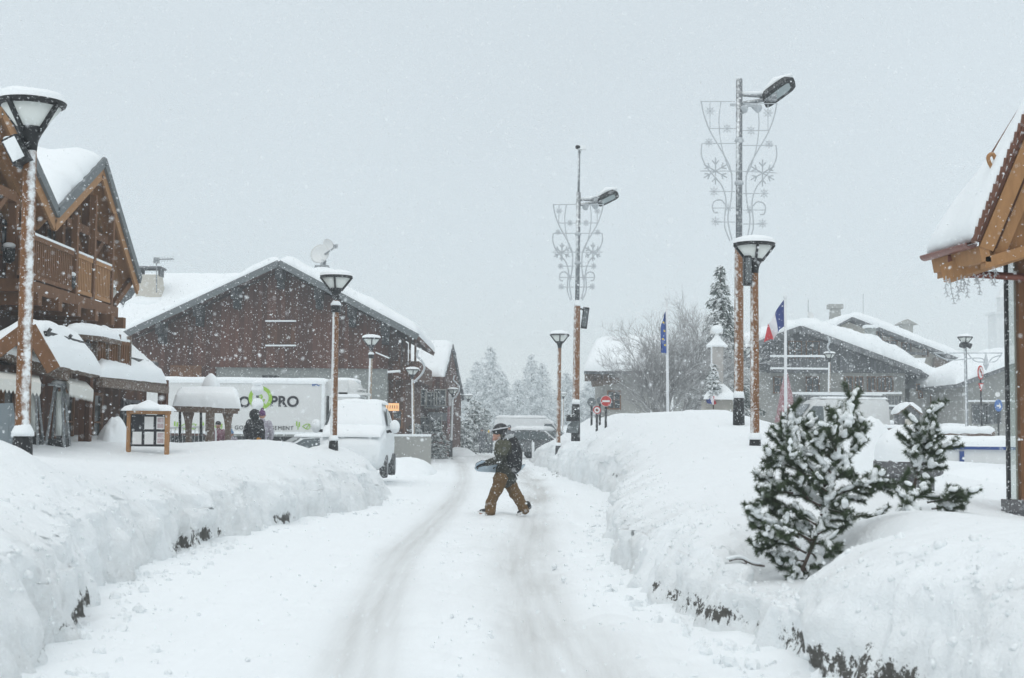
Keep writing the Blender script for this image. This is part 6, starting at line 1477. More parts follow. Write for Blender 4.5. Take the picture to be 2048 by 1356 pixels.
def bare_tree(label, base, H, spread, seed, stems=14, px_center=None):
    rng = random.Random(seed); t = thing('bare_tree', base, label, 'tree'); B = Vector(base); tr = MB(); cr = MB()
    def grow(p, d, L, r, lev):
        n = 3; pts = [p]; rad = [r]; q = p
        for i in range(n):
            d = (d+V3(rng.gauss(0, .10), rng.gauss(0, .10), rng.gauss(.03, .05))).normalized(); q = q+d*L/n; pts.append(q); rad.append(r*(1-.55*(i+1)/n))
        (tr if lev <= 1 else cr).tube(pts, rad, 6 if lev == 0 else (4 if lev == 1 else 3), False)
        if lev >= 4: return
        kids = (7, 6, 5, 4)[lev]
        for k in range(kids):
            f = rng.uniform(.25, 1.0); i = min(int(f*n), n-1); pp = pts[i].lerp(pts[i+1], f*n-i); u, w = frame_of(d); a = rng.random()*6.283
            dd = (d*rng.uniform(.75, 1.2)+(u*math.cos(a)+w*math.sin(a))*rng.uniform(.45, .85)+V3(0, 0, .08)).normalized(); grow(pp, dd, L*rng.uniform(.42, .66), max(r*.45, .006), lev+1)
    for k in range(stems):
        a = 2*math.pi*k/stems+rng.uniform(-.2, .2); s = spread*rng.uniform(.25, 1.0); d = V3(math.cos(a)*s, math.sin(a)*s*.8, 1).normalized(); grow(B+V3(math.cos(a)*.12, math.sin(a)*.12, 0), d, H*rng.uniform(.50, .62), .055, 0)
    tr.build('trunk', m_twig, t); cr.build('crown', m_twig, t); return t
bt = W(1342, 838, 60); bare_tree('big leafless bushy tree rimed with frost behind the blue flag', (bt.x, 60, 1.0), 5.6, .62, 5)
def conifer(label, base, H, R_, seed, mat, leaves=4500, droop=.35, name='conifer', layers=15, group=None, bare=.08, leaf=1., cat='tree', taper=1.0):
    rng = np.random.RandomState(seed); t = thing(name, base, label, cat, group); B = np.array(base, float)
    b = MB(); b.tube([Vector(base)-V3(0, 0, .5), Vector(base)+V3(0, 0, H*.5), Vector(base)+V3(0, 0, H*.98)], [H*.018, H*.012, H*.003], 6); b.build('trunk', m_bark, t)
    br = []
    for l in range(layers):
        f = bare+(1-bare)*(l+.3*rng.rand())/layers; n = rng.randint(6, 9)
        for k in range(n):
            a = 2*math.pi*(k+rng.rand())/n; L = R_*((1-f)**taper*1.0+.03)*rng.uniform(.65, 1.15); br.append((f*H, a, L))
    tot = sum(x[2] for x in br); P = []; Lf = []
    for z, a, L in br:
        n = max(10, int(leaves*L/tot)); s = rng.rand(n)**.75; wd_ = (.28*L+.10*R_*.5)*(1-s*.75)
        off = rng.uniform(-1, 1, n)*wd_; zz = z-droop*L*s**1.4+.10*L*np.maximum(0, s-.75)*2+rng.normal(0, .04*R_, n)-np.abs(off)*.25
        x = np.cos(a)*s*L-np.sin(a)*off; y = np.sin(a)*s*L+np.cos(a)*off; P.append(np.stack([x, y, zz], -1)); Lf.append(np.full(n, a))
    P = np.concatenate(P)+B; A = np.concatenate(Lf); n = len(P); sz = leaf*R_*.075*rng.uniform(.6, 1.4, n)
    dirv = np.stack([np.cos(A), np.sin(A), -droop+0*A], -1)+rng.normal(0, .35, (n, 3)); dirv /= np.linalg.norm(dirv, axis=1, keepdims=True)
    sd_ = np.cross(dirv, rng.normal(0, .35, (n, 3))+np.array([0, 0, 1.])); sd_ /= np.linalg.norm(sd_, axis=1, keepdims=True); nn = np.cross(dirv, sd_)
    V = np.stack([P+sd_*sz[:, None]*.55, P-sd_*sz[:, None]*.55, P+dirv*sz[:, None]*1.5-np.array([0, 0, .25])*sz[:, None], P-nn*sz[:, None]*.25], 1).reshape(-1, 3)
    i = np.arange(n)[:, None]*4; Fc = np.concatenate([i+[0, 1, 2], i+[1, 3, 2], i+[3, 0, 2], i+[0, 3, 1]], 0).reshape(-1, 3)
    link('crown', V, Fc, mat, t); return t
c = W(1441, 838, 66); conifer('tall narrow dark spruce dusted with snow behind the stone column', (c.x, 66, .9), W(1441, 524, 66).z-.9, 1.9, 21, m_spruce, 9000, .55, layers=24, taper=.8, leaf=.8)
c = W(1478, 838, 70); conifer('lower dark spruce half hidden by the brown pole of the tallest mast', (c.x, 70, .9), W(1478, 655, 70).z-.9, 1.5, 22, m_spruce, 5000, .5, layers=16, taper=.8, leaf=.8)
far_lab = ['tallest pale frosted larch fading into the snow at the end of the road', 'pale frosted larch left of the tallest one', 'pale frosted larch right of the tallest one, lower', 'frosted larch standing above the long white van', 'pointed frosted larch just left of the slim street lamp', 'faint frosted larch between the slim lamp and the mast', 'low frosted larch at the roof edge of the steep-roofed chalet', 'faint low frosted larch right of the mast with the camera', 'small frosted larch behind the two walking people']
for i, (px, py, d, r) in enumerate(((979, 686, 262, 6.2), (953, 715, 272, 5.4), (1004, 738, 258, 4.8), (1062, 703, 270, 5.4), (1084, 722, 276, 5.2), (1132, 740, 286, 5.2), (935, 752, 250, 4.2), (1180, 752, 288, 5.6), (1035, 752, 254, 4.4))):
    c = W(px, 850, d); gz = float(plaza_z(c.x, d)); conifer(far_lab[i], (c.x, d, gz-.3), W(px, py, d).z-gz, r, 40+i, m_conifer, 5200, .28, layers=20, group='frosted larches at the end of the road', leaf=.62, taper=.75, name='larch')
for i, (px, py, d, r, lab) in enumerate(((948, 792, 102, 1.5, 'dark snowy bush beside the thin lamp at the end of the road'), (968, 812, 104, 1.2, 'lower snowy bush behind the two walking people'), (925, 838, 96, 1.1, 'round snowy bush at the end wall of the steep-roofed chalet'), (872, 838, 78, .9, 'snowy bush above the end of the grey wall'), (830, 842, 70, 1.0, 'snow-bowed bush behind the grey wall'))):
    c = W(px, 890, d); conifer(lab, (c.x, d, 0), W(px, py, d).z, r, 60+i, m_spruce, 2200, .25, name='bush', layers=9, leaf=1.3, cat='bush', taper=.6)
c = W(420, 880, 39.2); conifer('low snow-covered shrub under the metal barrier', (c.x+.1, 39.6, .35), .95, 1.05, 71, m_spruce, 1500, .1, name='shrub', layers=6, leaf=1.3, cat='bush', taper=.4)
# twiggy shrub peeping over the annex roof, between the left chalet and the broad chalet
c = W(195, 660, 60); bare_tree('thin leafless shrub rising between the left chalet and the broad chalet', (c.x, 60, 3.2), 2.6, .5, 9, stems=4)
# ---------------------------------------------------------------- wooden kiosk at the right edge
A = W(1952, 480, 14.6); Bq = W(1857, 507, 16.3); C = W(2110, 98, 14.15); Dq = W(2142, 112, 15.7)
kz = .35
ki = thing('kiosk', (A.x+1.6, 15.5, kz), 'timber kiosk with steep tiled roof, copper gutter and glass corner at the right edge', 'kiosk')
b = MB(); nrm = (Bq-A).cross(C-A).normalized(); nrm = nrm if nrm.z > 0 else -nrm
b.poly([A, Bq, Dq, C], -nrm*.05); b.poly([C, Dq, Dq+V3(1.5, -.1, -1.7), C+V3(1.5, -.5, -1.7)], (0, 0, -.05)); rf = b.build('roof', m_tile, ki)
ss = snow_slab('snow_cover', A+(C-A)*.015, Bq, Dq, C+(C-A)*.0, .13, m_roofsnow, rf, 34, 50, seed=600, amp=.4, over=.03, edge=.16, up=tuple(nrm))
b = MB()
n = 22
for i in range(n):          # overlapping tile edges along the verge
    p = A.lerp(C, (i+.5)/n); d_ = (C-A).normalized(); b.beam(p-d_*.085+nrm*.012, p+d_*.085+nrm*.045, .12, .03, nrm)
b.build('verge_tiles', m_tile, rf)
inw = (Bq-A).normalized(); xdir = V3(1, 0, 0)
dn = -nrm
d_ = (C-A).normalized()
b = MB(); b.beam(A+dn*.13-d_*.05, C+dn*.13, .05, .15, nrm); b.build('bargeboard', m_wood_honey, ki)
b = MB(); b.beam(A+dn*.30+inw*.08-d_*.05, C+dn*.30+inw*.08, .05, .12, nrm); b.build('bargeboard', m_wood_honey, ki)
b = MB(); b.beam(A+dn*.215+inw*.05, C+dn*.215+inw*.05, .03, .06, nrm); b.build('gap_shade_strip', m_wood_dark, ki)  # dark strip standing in for the shade between the two bargeboards
# gable panel between the bargeboard and the tie beam
g0 = A+dn*.36+inw*.16; g1 = C+dn*.36+inw*.16; e_ = W(1985, 512, 15.0)
b = MB(); b.poly([g0+d_*.02, g1, V3(g1.x+.8, g1.y, g0.z+.1), V3(g1.x+.8, g0.y-.3, g0.z-.05)], inw*.05); b.build('gable_panel', m_wood_honey, ki)
# eave box under the gutter
b = MB(); lo = V3(0, 0, -.12); b.poly([A+lo*.5+V3(.03, 0, 0), Bq+lo*.5+V3(.03, 0, 0), Bq+lo*1.9+V3(.06, 0, 0), A+lo*1.9+V3(.06, 0, 0)], (.10, 0, 0)); b.build('fascia', m_wood_honey, ki)
for k, (f0, f1) in enumerate(((.0, .10), (.88, 1.0))):
    b = MB(); p0, p1 = A.lerp(Bq, f0), A.lerp(Bq, f1); b.poly([p0+V3(.10, 0, -.18), p1+V3(.10, 0, -.18), p1+V3(.75, 0, .02), p0+V3(.75, 0, .02)], (0, 0, -.12)); b.build('rafter', m_wood_honey, ki)
b = MB(); b.beam(W(1890, 548, 15.6), W(2060, 492, 14.9), .14, .20); b.build('tie_beam', m_wood_honey, ki)
V = []; Fc = []; n = 10; m_ = 14
for i in range(m_+1):
    p = A.lerp(Bq, i/m_)+V3(-.045, 0, -.03)
    for r in (.062, .055):
        for k in range(n+1):
            a = math.pi+math.pi*k/n; V.append(p+V3(r*math.cos(a), 0, r*math.sin(a)))
q = 2*(n+1)
for i in range(m_):
    for k in range(n):
        a = i*q+k; Fc.append((a, a+1, a+q+1, a+q)); a += n+1; Fc.append((a, a+q, a+q+1, a+1))
    for k in (0, n): a = i*q+k; Fc.append((a, a+q, a+q+n+1, a+n+1))
for i in (0, m_):
    for k in range(n): a = i*q+k; Fc.append((a, a+1, a+n+2, a+n+1))
link('gutter', V, Fc, m_copper, ki, True)
b = MB(); b.tube(smooth_path([W(1904, 500, 15.6), W(1903, 522, 15.6), W(1908, 540, 15.58), W(1922, 548, 15.55), W(1960, 549, 15.5), W(2070, 556, 15.4)], 8), .042, 12); b.build('downpipe', m_copper, ki, True)
b = MB(); hk = A.lerp(C, .345); b.tube(smooth_path([hk+V3(.02, .15, -.02), hk+V3(-.06, .15, .10), hk+V3(-.10, .15, .21), hk+V3(-.05, .15, .25), hk+V3(-.01, .15, .16)]), .022, 8); b.build('snow_hook', m_wood_honey, ki, True)
# corner: dark frame, glass, brown post, plinth; the room runs off to the right
gx0, gx1 = W(2011, 800, 15.6).x, W(2020, 800, 15.6).x; zt = W(2015, 505, 15.6).z; zb_ = W(2015, 1000, 15.6).z
b = MB(); b.box((gx0+.022, 15.6, (zt+zb_)/2), (.036, .05, zt-zb_)); b.build('corner_frame', m_black, ki)
m_kg = glass_mat('greenish_glass', (.55, .68, .63), .06, .30)
b = MB(); px1 = W(2034, 800, 15.62).x; b.box(((gx0+.045+px1)/2, 15.62, (zt+zb_)/2), (px1-gx0-.045, .012, zt-zb_)); b.build('glass_pane', m_kg, ki)
b = MB(); b.box((px1+.10, 15.6, (zt+zb_)/2), (.20, .16, zt-zb_)); b.build('post', m_wood_mid, ki)
b = MB(); b.box((gx0+1.5, 15.62, zb_-.06), (3.04, .22, .13)); b.box((gx0+1.52, 15.62, zb_-.30), (3.0, .18, .36)); b.build('plinth', m_planter, ki)
b = MB(); b.box((px1+2.2, 16.4, (zt+zb_)/2), (2.35, 1.3, zt-zb_)); b.build('wall', m_wood_mid, ki)
b = MB(); b.box((gx0+1.5, 15.9, zt+.12), (3.05, .9, .26)); b.build('lintel', m_wood_dark, ki)
il = thing('string_lights', W(1940, 545, 15.4), 'wire icicle lights dangling from the eave of the kiosk', 'fairy lights'); rng = random.Random(4)
b = MB()
for px, py, L in [(1892, 552, 40), (1899, 556, 50), (1915, 554, 44), (1922, 553, 30), (1938, 553, 38), (1956, 552, 36), (1975, 540, 30), (1985, 525, 40), (1968, 535, 25), (1945, 545, 20), (1992, 510, 36), (1930, 552, 25), (2000, 500, 30)]:
    p = W(px, py, 15.35); pts = [p]; k = 5
    for i in range(k): p = p+V3(rng.uniform(-.014, .018), rng.uniform(-.02, .02), -px2m(L, 15.35)/k); pts.append(p)
    b.tube(pts, .0055, 4)
    for p in pts[1:]:
        for s_ in (-1, 1): b.tube([p, p+V3(s_*rng.uniform(.012, .03), 0, -rng.uniform(.005, .03))], .005, 4)
b.build('wire', m_frost, il)
b = MB()
for k in range(16):
    f = rng.uniform(.08, .95); p = g0.lerp(g1, f)+V3(.02+rng.uniform(0, .25), -.07, -.02); pts = [p]
    for i in range(5): p = p+V3(rng.uniform(-.015, .03), 0, -rng.uniform(.04, .075)); pts.append(p)
    b.tube(pts, .005, 4)
    for p in pts[1:]: b.tube([p, p+V3(rng.uniform(-.03, .03), 0, -.02)], .005, 4)
b.build('wire', m_frost, il)
# ---------------------------------------------------------------- stone planter, rink boards, rails
d = 22.0; c = W(1817, 960, d); zt = W(1817, 920, d).z; r = px2m(70, d)
t = thing('planter', (c.x, d, .5), 'octagonal dark granite planter with a deep dome of snow', 'planter')
b = MB(); zl = W(1817, 950, d).z; b.lathe([(r*.93, zl), (r, zl+.03), (r, zt-.02), (r*.98, zt)], (c.x, d, 0), 8); b.build('rim', m_planter, t)
b = MB(); b.lathe([(r*.74, .3), (r*.74, zl-.03), (r*.93, zl-.002)], (c.x, d, 0), 8); b.build('base', m_planter, t)
V = []; n = 40; q = np.linspace(0, 1, 16)
X = []; 
for qi in q:
    for k in range(n+1):
        a = 2*math.pi*k/n; rr = r*.97*math.sin(qi*math.pi/2)*(1+.04*float(vnoise(math.cos(a)*2, math.sin(a)*2, qi*2, 7))); z = zt-.02+(W(1817, 853, d).z-zt)*math.cos(qi*math.pi/2)**.62*(1+.10*float(vnoise(math.cos(a)*1.2*qi, math.sin(a)*1.2*qi, 0, 8)))
        X.append((c.x+rr*math.cos(a), d+rr*math.sin(a), z))
grid_mesh('snow_dome', X, 16, n+1, m_snow, t, flip=False)
d = 34.0; t = thing('rink_board', (W(1960, 930, d).x, d, .5), 'white ice rink boards with dark blue rails and post', 'rink boards')
x0, x1 = W(1880, 930, d).x, W(1880, 930, d).x+6.5; zt, zb_ = W(1950, 898, d).z, W(1950, 952, d).z
b = MB(); b.box(((x0+x1)/2, d, (zt+zb_)/2), (x1-x0, .08, zt-zb_)); b.build('panel', m_white, t)
b = MB(); b.box(((x0+x1)/2, d-.05, zt+.03), (x1-x0, .14, .085)); b.build('top_rail', m_rinkblue, t); b = MB(); b.box(((x0+x1)/2, d-.05, zb_), (x1-x0, .10, .07)); b.build('bottom_rail', m_rinkblue, t)
for k in range(3): b = MB(); xx = W(1922, 930, d).x+k*2.3; b.box((xx, d-.06, (zt+zb_)/2), (.10, .06, zt-zb_-.10)); b.build('post', m_rinkblue, t)
snow_slab('snow_cover', (x0, d-.12, zt+.07), (x1, d-.12, zt+.07), (x1, d+.5, zt+.07), (x0, d+.5, zt+.07), .26, m_roofsnow, t, 40, 14, seed=611, amp=.2, edge=.16)
def rail_(px0, px1, py, d, r, label, nposts=3):
    a, b_ = W(px0, py, d), W(px1, py, d); t = thing('barrier', (a.x, d, .5), label, 'barrier'); b = MB(); b.tube([a, b_], r*.8, 10); k = b.build('rail', m_wood_old, t)
    for i in range(nposts): p = a.lerp(b_, (i+.15)/(nposts-.7)); b = MB(); b.beam((p.x, d, .3), (p.x, d, a.z), .10, .10, (1, 0, 0)); b.build('post', m_wood_old, t)
    s = MB(); n = 14; s.tube([a.lerp(b_, i/n)+V3(0, 0, r*.75) for i in range(n+1)], [r*(.6 if i in (0, n) else 1.05)*(1+.12*math.sin(i*2.1)) for i in range(n+1)], 10); s.build('snow_cover', m_snow, k, True)
rail_(1846, 1988, 868, 41, .13, 'thick log barrier under a roll of snow above the rink boards'); rail_(1745, 1838, 857, 58, .09, 'snow-topped log barrier before the white buried car')
# ---------------------------------------------------------------- small roofed shelter, barrier, notice board, heaters on the left
d = 34.0; t = thing('shelter', (W(412, 880, d).x, d+.5, .4), 'small open wooden shelter with a thick snow roof on carved posts', 'shelter')
r0, r1 = W(358, 792, d+.7), W(472, 793, d+.7); e0, e1 = W(344, 812, d), W(479, 816, d); bk = V3(0, 1.3, -.28)
q1 = (e0, e1, r1, r0); q2 = (r0, r1, r1+(r1-e1)*1+V3(0, 0, -2*(r1.z-e1.z)), r0+(r0-e0)*1+V3(0, 0, -2*(r0.z-e0.z)))
b = MB(); slab(b, *q1, .08); slab(b, *q2, .08); rf = b.build('roof', m_wood_old, t)
snow_slab('snow_cover', *q1, .30, m_roofsnow, rf, 40, 26, seed=620, amp=.1, edge=.12, over=.02); snow_slab('snow_cover', *q2, .30, m_roofsnow, rf, 40, 26, seed=621, amp=.1, edge=.12, over=.02)
b = MB(); b.beam(e0+V3(.05, .05, -.09), e1+V3(-.05, .05, -.09), .10, .10); b.build('eave_beam', m_wood_old, t)
b = MB(); b.poly([e1+V3(-.02, .0, -.02), q2[2]+V3(-.02, 0, -.02), r1+V3(-.05, 0, .02)], (.05, 0, 0)); b.build('gable_end', m_wood_old, t)
def carved(pxc, dd):
    b = MB(); prof = [(816, 12), (824, 11), (838, 7), (852, 5), (905, 4.5)]
    V = []; Fc = []
    for py, w in prof:
        c = W(pxc, py, dd); ww = px2m(w, dd)
        V += [c+V3(-ww, -.08, 0), c+V3(ww, -.08, 0), c+V3(ww, .08, 0), c+V3(-ww, .08, 0)]
    for i in range(len(prof)-1):
        for k in range(4): Fc.append((i*4+k, i*4+(k+1) % 4, i*4+4+(k+1) % 4, i*4+4+k))
    Fc += [(3, 2, 1, 0), tuple(len(V)-4+k for k in range(4))]
    link('post', V, Fc, m_wood_old, t)
carved(377, d+.15); carved(456, d+.15)
for px in (360, 402): a, b_ = W(px, 812, d+1.2), W(px, 880, d+1.2); b = MB(); b.tube([a, b_], .035, 6); b.build('rear_post', m_black, t)
d = 37.0; c = W(422, 760, d); t = thing('snow_capped_post', (c.x, d, .4), 'snow-capped bollard peak showing above the shelter roof', 'post'); b = MB(); b.tube([V3(c.x, d, .4), c-V3(0, 0, .05)], .12, 8); b.build('post', m_wood_old, t)
b = MB(); b.lathe([(.25, -.22), (.25, -.12), (.19, .02), (.12, .12), (.04, .19), (.001, .2)], c-V3(0, 0, .02), 14); b.build('snow_cap', m_snow, t, True)
d = 38.2; t = thing('metal_barrier', W(385, 870, d), 'galvanised crowd barrier behind the shelter posts', 'barrier')
a, b_ = W(322, 856, d), W(426, 853, d); b = MB(); lz = W(380, 885, d).z
b.tube(smooth_path([a, a.lerp(b_, .5), b_-V3(.1, 0, 0), b_+V3(.05, 0, -.06), V3(b_.x+.08, d, b_.z-.2), V3(b_.x+.08, d, lz-.3)]), .025, 8); b.build('tube_frame', m_white_pole, t, True)
b = MB(); n = 13
for i in range(n): p = a.lerp(b_, (i+.5)/n); b.tube([p, V3(p.x, d, lz-.2)], .011, 5)
b.tube([V3(a.x, d, lz-.1), V3(b_.x+.08, d, lz-.1)], .02, 6); b.build('bars', m_steel, t)
d = 26.0; t = thing('notice_board', (W(298, 880, d).x, d, .5), 'wooden notice board with six menu sheets under a peaked snow cap', 'notice board')
a, b_ = W(263, 829, d), W(333, 829, d); zb_ = W(298, 893, d).z
for px, mt in ((259, m_wood_honey), (335.5, m_wood_honey)): p = W(px, 829, d); b = MB(); b.box((p.x, d, (p.z+.05+.2)/2), (.065, .12, p.z+.05-.2)); b.build('post', mt, t)
b = MB(); b.box(((a.x+b_.x)/2, d+.02, (a.z+zb_)/2), (b_.x-a.x, .05, a.z-zb_)); bd = b.build('board', m_ink, t)
b = MB(); b.box(((a.x+b_.x)/2, d-.01, a.z+.045), (b_.x-a.x+.14, .16, .07)); b.build('top_beam', m_wood_honey, t)
m_paper2 = M('pinkish_printed_sheet', (.50, .40, .41), .7, .15, 40, None, 0)
for i, px in enumerate((274, 298, 321)):
    for j, py in enumerate((846, 876)):
        if i == 0 and j == 0: continue
        c = W(px, py, d-.012); w, h_ = px2m(18 if i != 2 else 16, d), px2m(25, d); b = MB(); b.box(c, (w, .008, h_)); sh = b.build('sheet', m_signwhite, bd)
        b = MB()
        if i == 2:
            for k in range(2): b.box(c+V3(0, -.006, (.5-k)*h_*.45), (w*.75, .004, h_*.36))
            b.build('picture', m_paper2, sh)
p = W(298, 828, d); snow_slab('snow_cover', (a.x-.10, d-.16, a.z+.08), (b_.x+.10, d-.16, a.z+.08), (b_.x+.10, d+.2, a.z+.08), (a.x-.10, d+.2, a.z+.08), .13, m_roofsnow, t, 24, 14, seed=630, edge=.14)
s = MB(); s.lathe([(.33, -.02), (.28, .05), (.14, .12), (.03, .17), (.001, .175)], V3((a.x+b_.x)/2-.02, d+.02, a.z+.10), 18); s.build('snow_cover', m_snow, t, True)
def heater(pxt, pyt, pxl, pxr, pyb, d, label):
    c = W((pxl+pxr)/2, pyb, d); tp = W(pxt, pyt, d); zb_ = c.z-.5; k = (c.z-tp.z); hw = abs(W(pxr, pyb, d).x-W(pxl, pyb, d).x)/2*1.0
    t = thing('patio_heater', (c.x, d, zb_), label, 'patio heater', 'pyramid patio heaters on the terrace')
    hb = hw*1.22; htp = .06
    for sx_ in (-1, 1):
        for sy_ in (-1, 1): b = MB(); b.beam((c.x+sx_*hb, d+sy_*hb, zb_), (tp.x+sx_*htp, d+sy_*htp, tp.z), .035, .035); b.build('frame_bar', m_steel, t)
    b = MB(); b.tube([(c.x, d, zb_+.9), (tp.x, d, tp.z-.1)], .055, 10); b.build('glass_tube', m_lampglass, t, True)
    z1 = zb_+.85; f = (z1-zb_)/(tp.z-zb_); h1 = hb+(htp-hb)*f; P0 = [V3(c.x+x*hb*.95, d+y*hb*.95, zb_) for x, y in ((-1, -1), (1, -1), (1, 1), (-1, 1))]; P1 = [V3(c.x+x*h1*.95, d+y*h1*.95, z1) for x, y in ((-1, -1), (1, -1), (1, 1), (-1, 1))]
    b = MB(); b.add(P0+P1, [(3, 2, 1, 0), (4, 5, 6, 7), (0, 1, 5, 4), (1, 2, 6, 5), (2, 3, 7, 6), (3, 0, 4, 7)]); b.build('gas_housing', m_black, t)
    b = MB(); b.poly([tp+V3(x*.16, y*.16, 0) for x, y in ((-1, -1), (1, -1), (1, 1), (-1, 1))], (0, 0, .04)); cp = b.build('cap', m_steel, t); s = MB(); s.ball(tp+V3(0, 0, .05), .15, 10, 6, (1, 1, .5)); s.build('snow_cap', m_snow, cp, True)
heater(119, 772, 94, 137, 916, 25.3, 'pyramid patio heater standing clear of the lamp pole on the terrace')
heater(66, 772, 46, 84, 910, 25.0, 'pyramid patio heater half hidden behind the lamp pole nearest the camera')
d = 21.5; t = thing('windbreak', W(10, 880, d), 'grey canvas windbreak leaning at the left edge below the big lamp', 'windbreak')
m_canvas = M('grey_canvas', (.17, .20, .215), .85, .15, 8, None, .2)
b = MB(); b.poly([W(-30, 808, d), W(20, 806, d), W(14, 905, d-.2), W(-30, 905, d-.2)], (0, .03, 0)); b.build('panel', m_canvas, t); b = MB(); b.poly([W(20.5, 806, d), W(25, 806, d), W(37, 905, d), W(14.5, 905, d-.2)], (0, .03, 0)); b.build('panel', m_canvas, t)
c = W(219, 915, 27.5); mound('snow_heap', 'piled snow heap between the left chalet and the notice board', (c.x, 27.6, .35), px2m(46, 27.5), .55, W(219, 833, 27.5).z-.35, 640)
c = W(640, 900, 37); mound('snow_heap', 'snow shovelled against the nose of the snowed-in van', (-4.95, 37.6, .3), .8, .9, .8, 641)
c = W(1700, 880, 24); mound('snow_heap', 'rounded snow heap behind the young pine', (W(1722, 880, 25).x, 25, .55), .75, .9, W(1722, 842, 25).z-.55, 642)
c = W(1790, 880, 30); mound('snow_heap', 'low snow heap between the pine and the rink boards', (W(1660, 880, 31).x, 31, .6), 1.9, 1.5, W(1660, 868, 31).z-.6, 643)
mound('snow_heap', 'snow heap at the corner of the grey wall', (W(905, 895, 88).x, 88, 0), 1.6, 1.5, .5, 644)
mound('snow_heap', 'snow heap on the verge beyond the snowed-in van', (W(800, 905, 52).x, 52, .0), 1.5, 4.0, .55, 645)
# ---------------------------------------------------------------- street details further off
d = 58.0; a, b_ = W(776, 873, d), W(862, 873, d); t = thing('boundary_wall', ((a.x+b_.x)/2, d, 0), 'low grey concrete wall with snow on top at the corner of the broad chalet', 'wall')
b = MB(); b.box(((a.x+b_.x)/2, d+.15, a.z/2), (b_.x-a.x, .3, a.z)); b.build('wall', m_grey_plaster, t); s = MB(); s.beam(a+V3(0, .15, .05), b_+V3(0, .15, .05), .36, .1); s.build('snow_cover', m_snow, t)
d = 54.0; t = thing('monument', (W(1434, 830, d).x, d, .8), 'pale stone memorial column with cross and little snowy roof', 'monument')
b = MB(); c0, c1 = W(1434, 790, d), W(1434, 692, d); b.beam((c0.x, d, c0.z), (c1.x, d, c1.z), px2m(22, d), px2m(22, d), (0, 1, 0)); b.build('column', M('pale_column_stone', (.42, .40, .38), .9, .15, 5, None, .2, snow=(-.9, -.3, 0), thr=(.6, .9)), t)
b = MB(); r = px2m(20, d); b.lathe([(r*1.05, -.06), (r*1.1, 0), (r*.5, .22), (r*.15, .42), (.03, .52)], c1+V3(0, 0, .02), 4); b.build('cap_roof', m_snow, t)
b = MB(); q = W(1433, 664, d); b.beam(c1+V3(0, 0, .4), q+V3(0, 0, .22), .12, .12, (0, 1, 0)); b.beam(q+V3(-.24, 0, 0), q+V3(.24, 0, 0), .13, .13); cr = b.build('cross', m_white, t)
s = MB(); s.ball(q+V3(.02, 0, .1), .22, 10, 6, (1.1, .7, .8)); s.build('snow', m_snow, cr, True)
b = MB(); z0 = W(1434, 800, d).z; b.box((c0.x, d, (z0+.8)/2), (px2m(54, d), 1.2, z0-.8+.02)); b.build('base', M('pale_base_stone', (.40, .38, .34), .9, .25, 6, None, .3), t)
V = []; hw = px2m(32, d); zt = W(1434, 775, d).z
b = MB(); b.add([(c0.x-hw, d-.9, z0), (c0.x+hw, d-.9, z0), (c0.x+hw, d+.9, z0), (c0.x-hw, d+.9, z0), (c0.x-hw*.25, d-.3, zt), (c0.x+hw*.3, d-.3, zt), (c0.x+hw*.3, d+.3, zt), (c0.x-hw*.25, d+.3, zt)], [(3, 2, 1, 0), (4, 5, 6, 7), (0, 1, 5, 4), (1, 2, 6, 5), (2, 3, 7, 6), (3, 0, 4, 7)]); rf = b.build('base_roof', m_grey_wood, t)
snow_slab('snow_cover', (c0.x-hw*1.02, d-.95, z0+.02), (c0.x+hw*1.02, d-.95, z0+.02), (c0.x+hw*.35, d, zt), (c0.x-hw*.3, d, zt), .22, m_roofsnow, rf, 24, 18, seed=650, edge=.2)
flag('flag', 'small blue white and red flag draped on the memorial base', [((1411, 793), (1415, 806)), ((1418, 793), (1423, 809)), ((1425, 792), (1429, 810)), ((1430, 793), (1433, 807))], d-1.0, [(0, .36, 'blue_stripe', m_flagblue), (.36, .68, 'white_stripe', m_flagwhite), (.68, 1, 'red_stripe', m_flagred)], 6)
c = W(1428, 792, d-.9); conifer('small conifer thickly plastered with snow against the memorial column', (c.x, d-.75, c.z), W(1428, 726, d).z-c.z, .36, 80, M('snow_plastered_foliage', (.12, .15, .13), .9, .3, 3, None, 0, snow=(0, -.4, .8), thr=(.0, .5), snow_n=3), 1400, .3, name='conifer', layers=10, leaf=2.2, taper=.5)
d = 80.0; c0, c1 = W(1572, 845, d), W(1572, 735, d); t = thing('cone_tree', c0, 'red cone-shaped decorative tree at the foot of the flagpole', 'cone tree')
V = []; Fc = []; n = 28; m_ = 26; rr = px2m(21, d)
X = []
for i in range(m_+1):
    f = i/m_
    for k in range(n+1):
        a = 2*math.pi*k/n; r = max(.02, rr*(1-f)**.85)*(1+.10*math.sin(a*7+f*20)+.08*float(vnoise(a*2, f*14, 0, 3))); X.append((c0.x+(c1.x-c0.x)*f+r*math.cos(a), d+r*math.sin(a), c0.z+(c1.z-c0.z)*f))
grid_mesh('cone', X, m_+1, n+1, m_redcone, t, flip=False)
b = MB(); b.tube([c1-V3(0, 0, .1), c1+V3(0, 0, .25)], .03, 6); b.build('tip', m_redcone, t)
d = 66.0; t = thing('nativity_hut', (W(1820, 860, d).x, d, .8), 'little wooden hut with peaked snow roof and one glowing lamp', 'hut')
a0, ap_, a1 = W(1795, 827, d), W(1820, 808, d), W(1846, 828, d); q1 = (a0, ap_, ap_+V3(0, 1.2, 0), a0+V3(0, 1.2, 0)); q2 = (ap_, a1, a1+V3(0, 1.2, 0), ap_+V3(0, 1.2, 0))
